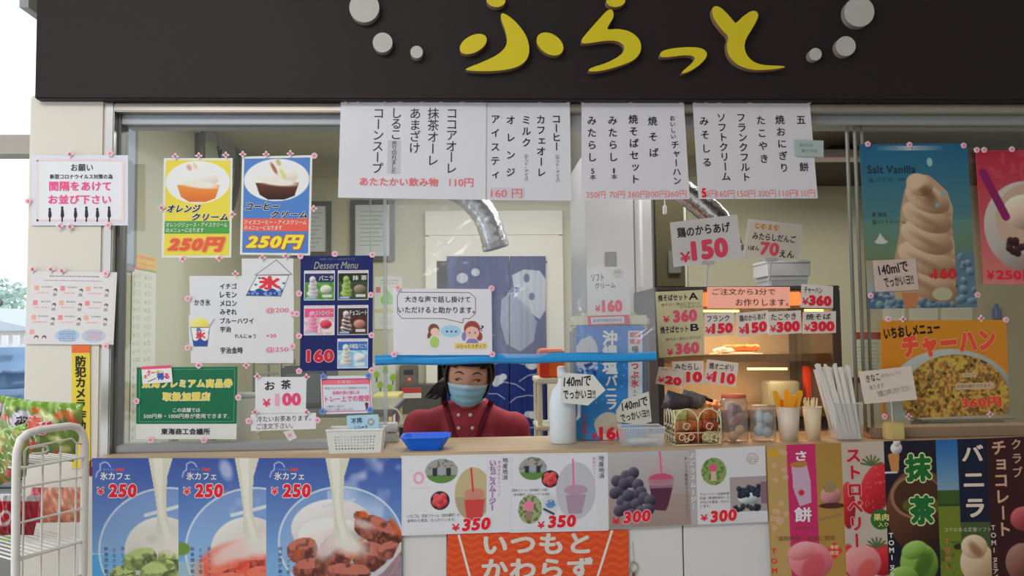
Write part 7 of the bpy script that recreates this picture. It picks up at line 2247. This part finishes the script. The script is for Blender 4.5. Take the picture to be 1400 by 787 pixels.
# trousers and shoes
t_ = MB()
for s_ in (-1, 1):
    caps(t_, [HP + Vector((s_ * .07, 0, -.03)), Vector((NB.x + s_ * .085, YW + .08, .45)), Vector((NB.x + s_ * .09, YW + .1, .10))], [.105, .075, .06])
remesh(t_, 'trousers', mat((40, 40, 48), .8), .012, pr_, 4)
for s_ in (-1, 1):
    MB().blob((NB.x + s_ * .09, YW + .05, .042), (.048, .125, .042), 14).build('shoe', mat((200, 200, 200), .5), pr_, True)

# headscarf, hair
def cap_shell(name, m, g0, keep, puff=0.0):
    n, k_ = 56, 44
    V = []; idx = {}; F = []
    for i in range(k_ + 1):
        for j in range(n):
            th, ph = PI * i / k_, 2 * PI * j / n
            V.append(head_pt(th, ph, g0 + puff * math.sin(7 * ph) * math.sin(th) * .3 + (puff if th < 1.0 else 0), False))
    for i in range(k_):
        for j in range(n):
            th, ph = PI * (i + .5) / k_, 2 * PI * (j + .5) / n
            if ph > PI:
                ph -= 2 * PI
            if keep(th, ph):
                F.append((i * n + j, (i + 1) * n + j, (i + 1) * n + (j + 1) % n, i * n + (j + 1) % n))
    o = mesh(name, V, F, m, pr_, True)
    s_ = o.modifiers.new('s', 'SOLIDIFY'); s_.thickness = .004; s_.offset = 0
    return o
hair = mat((24, 20, 22), .45, k=1.0, noise=.3, scale=60, bump=.2)
cap_shell('hair', hair, .010, lambda th, ph: (abs(ph) > 1.12 and th < 2.15) or th < 1.18 - .05 * math.cos(ph * 3))
cap_shell('headscarf', mat((20, 20, 26), .8, k=1.0), .018, lambda th, ph: th < 1.12 + (.25 if abs(ph) > 1.5 else 0) , .004)
MB().blob(HC + HR @ Vector((.078, .02, .02)), (.018, .035, .045), 12, .15).build('side_hair', hair, pr_, True)
MB().blob(HC + HR @ Vector((-.078, .02, .02)), (.016, .035, .045), 12, .15).build('side_hair', hair, pr_, True)
for i in range(7):
    a_ = HC + HR @ Vector((-.074 - .002 * i, .03 + .004 * i, -.02)); MB().tube([a_, a_ + Vector((-.012 - .004 * i, 0, -.03)), a_ + Vector((-.022 - .006 * i, -.004, -.055 - .004 * (i % 3))), a_ + Vector((-.04 - .005 * i, -.008, -.068))], [.006, .006, .004, .001], 8).build('hair_lock', hair, pr_, True)
# brows and smiling eyes
def fp(x, z, lift):
    y = -hd * math.sqrt(max(.02, 1 - (x / hw) ** 2 - (z / hh) ** 2)) - face_r(x, z) - lift
    return HC + HR @ Vector((x, y, z))
for s_ in (-1, 1):
    MB().tube([fp(s_ * (.014 + .034 * t), .0225 + .008 * math.sin(PI * t) - .002 * t, .0005) for t in [i / 8 for i in range(9)]], [.0008, .0018, .0022, .0024, .0024, .0022, .0018, .0012, .0006], 8).build('eyebrow', mat((60, 44, 42), .8, k=1.0), pr_, True)
    MB().tube([fp(s_ * (.015 + .032 * t), .001 + .005 * math.sin(PI * t), .0002) for t in [i / 8 for i in range(9)]], [.0006, .0014, .0018, .002, .002, .0018, .0014, .001, .0006], 8).build('eyelid_line', mat((50, 30, 30), .6, k=1.0), pr_, True)
    MB().blob(fp(s_ * .031, .0, -.003), (.012, .005, .0042), 12).build('eye', mat((70, 44, 42), .3, k=1.0), pr_, True)
# mask
def mask_pt(u, v, lift=.006):
    # u across -1..1, v down 0..1
    hwid = .068 - .030 * max(0, v - .45) ** 1.2
    x = u * hwid; z = -.016 - .074 * v * (1 - .12 * u * u) + .006 * (1 - abs(u)) * (1 - v)
    q = 1 - (x / (hw * (1 - .24 * max(0, -z / hh) ** 1.6) + .002)) ** 2 - (z / (hh * 1.12)) ** 2
    y = -hd * math.sqrt(max(.04, q))
    y -= .013 * math.exp(-(x / .022) ** 2) * math.exp(-((v - .1) / .35) ** 2) + .006 * (1 - u * u) + lift + .0022 * math.sin(v * PI * 5.5) * (1 - u * u) * (.15 < v < .85)
    return HC + HR @ Vector((x, y, z))
def mask_patch(v0, v1, name, m, lift, nu=28, nv=22, lab=None):
    V = [mask_pt(-1 + 2 * i / nu, v0 + (v1 - v0) * j / nv, lift) for j in range(nv + 1) for i in range(nu + 1)]
    F = [(j * (nu + 1) + i, (j + 1) * (nu + 1) + i, (j + 1) * (nu + 1) + i + 1, j * (nu + 1) + i + 1) for j in range(nv) for i in range(nu)]
    return mesh(name, V, F, m, pr_, True, lab)
mk = mask_patch(0, 1, 'face_mask', mat((150, 200, 226), .8, k=1.15, noise=.02), .006, lab='pale blue pleated face mask')
mask_patch(-.02, .13, 'mask_edge', mat((196, 214, 226), .8, k=1.15, noise=0), .0075, nv=3)
for s_ in (-1, 1):
    for v_ in (.06, .8):
        MB().tube([mask_pt(s_ * .97, v_, .005), HC + HR @ Vector((s_ * .074, -.03, -.012 - .03 * v_)), HC + HR @ Vector((s_ * .082, .006, -.004 - .012 * v_))], .001, 6).build('ear_loop', mat((214, 218, 222)), pr_)

# hall ceiling lamps that the glass and steel mirror
lm = mat((255, 250, 240), .4, emit=4, k=1.0)
for i, (x, y) in enumerate(((-1.6, -1.2), (0.2, -1.2), (-1.2, -3.6), (0.6, -3.6), (-1.2, -5.2), (0.8, -5.2))):
    r = thing('ceiling_lamp', 'round recessed hall ceiling lamp behind the viewer', 'lamp', (x, y, 3.17), 'recessed lamps of the hall ceiling')
    MB().lathe([(.1, .0), (.1, .03)], (x, y, 3.165), 24).build('trim_ring', WHITE, r); MB().lathe([(.08, 0), (.08, .003)], (x, y, 3.160), 24).build('lens', lm, r)
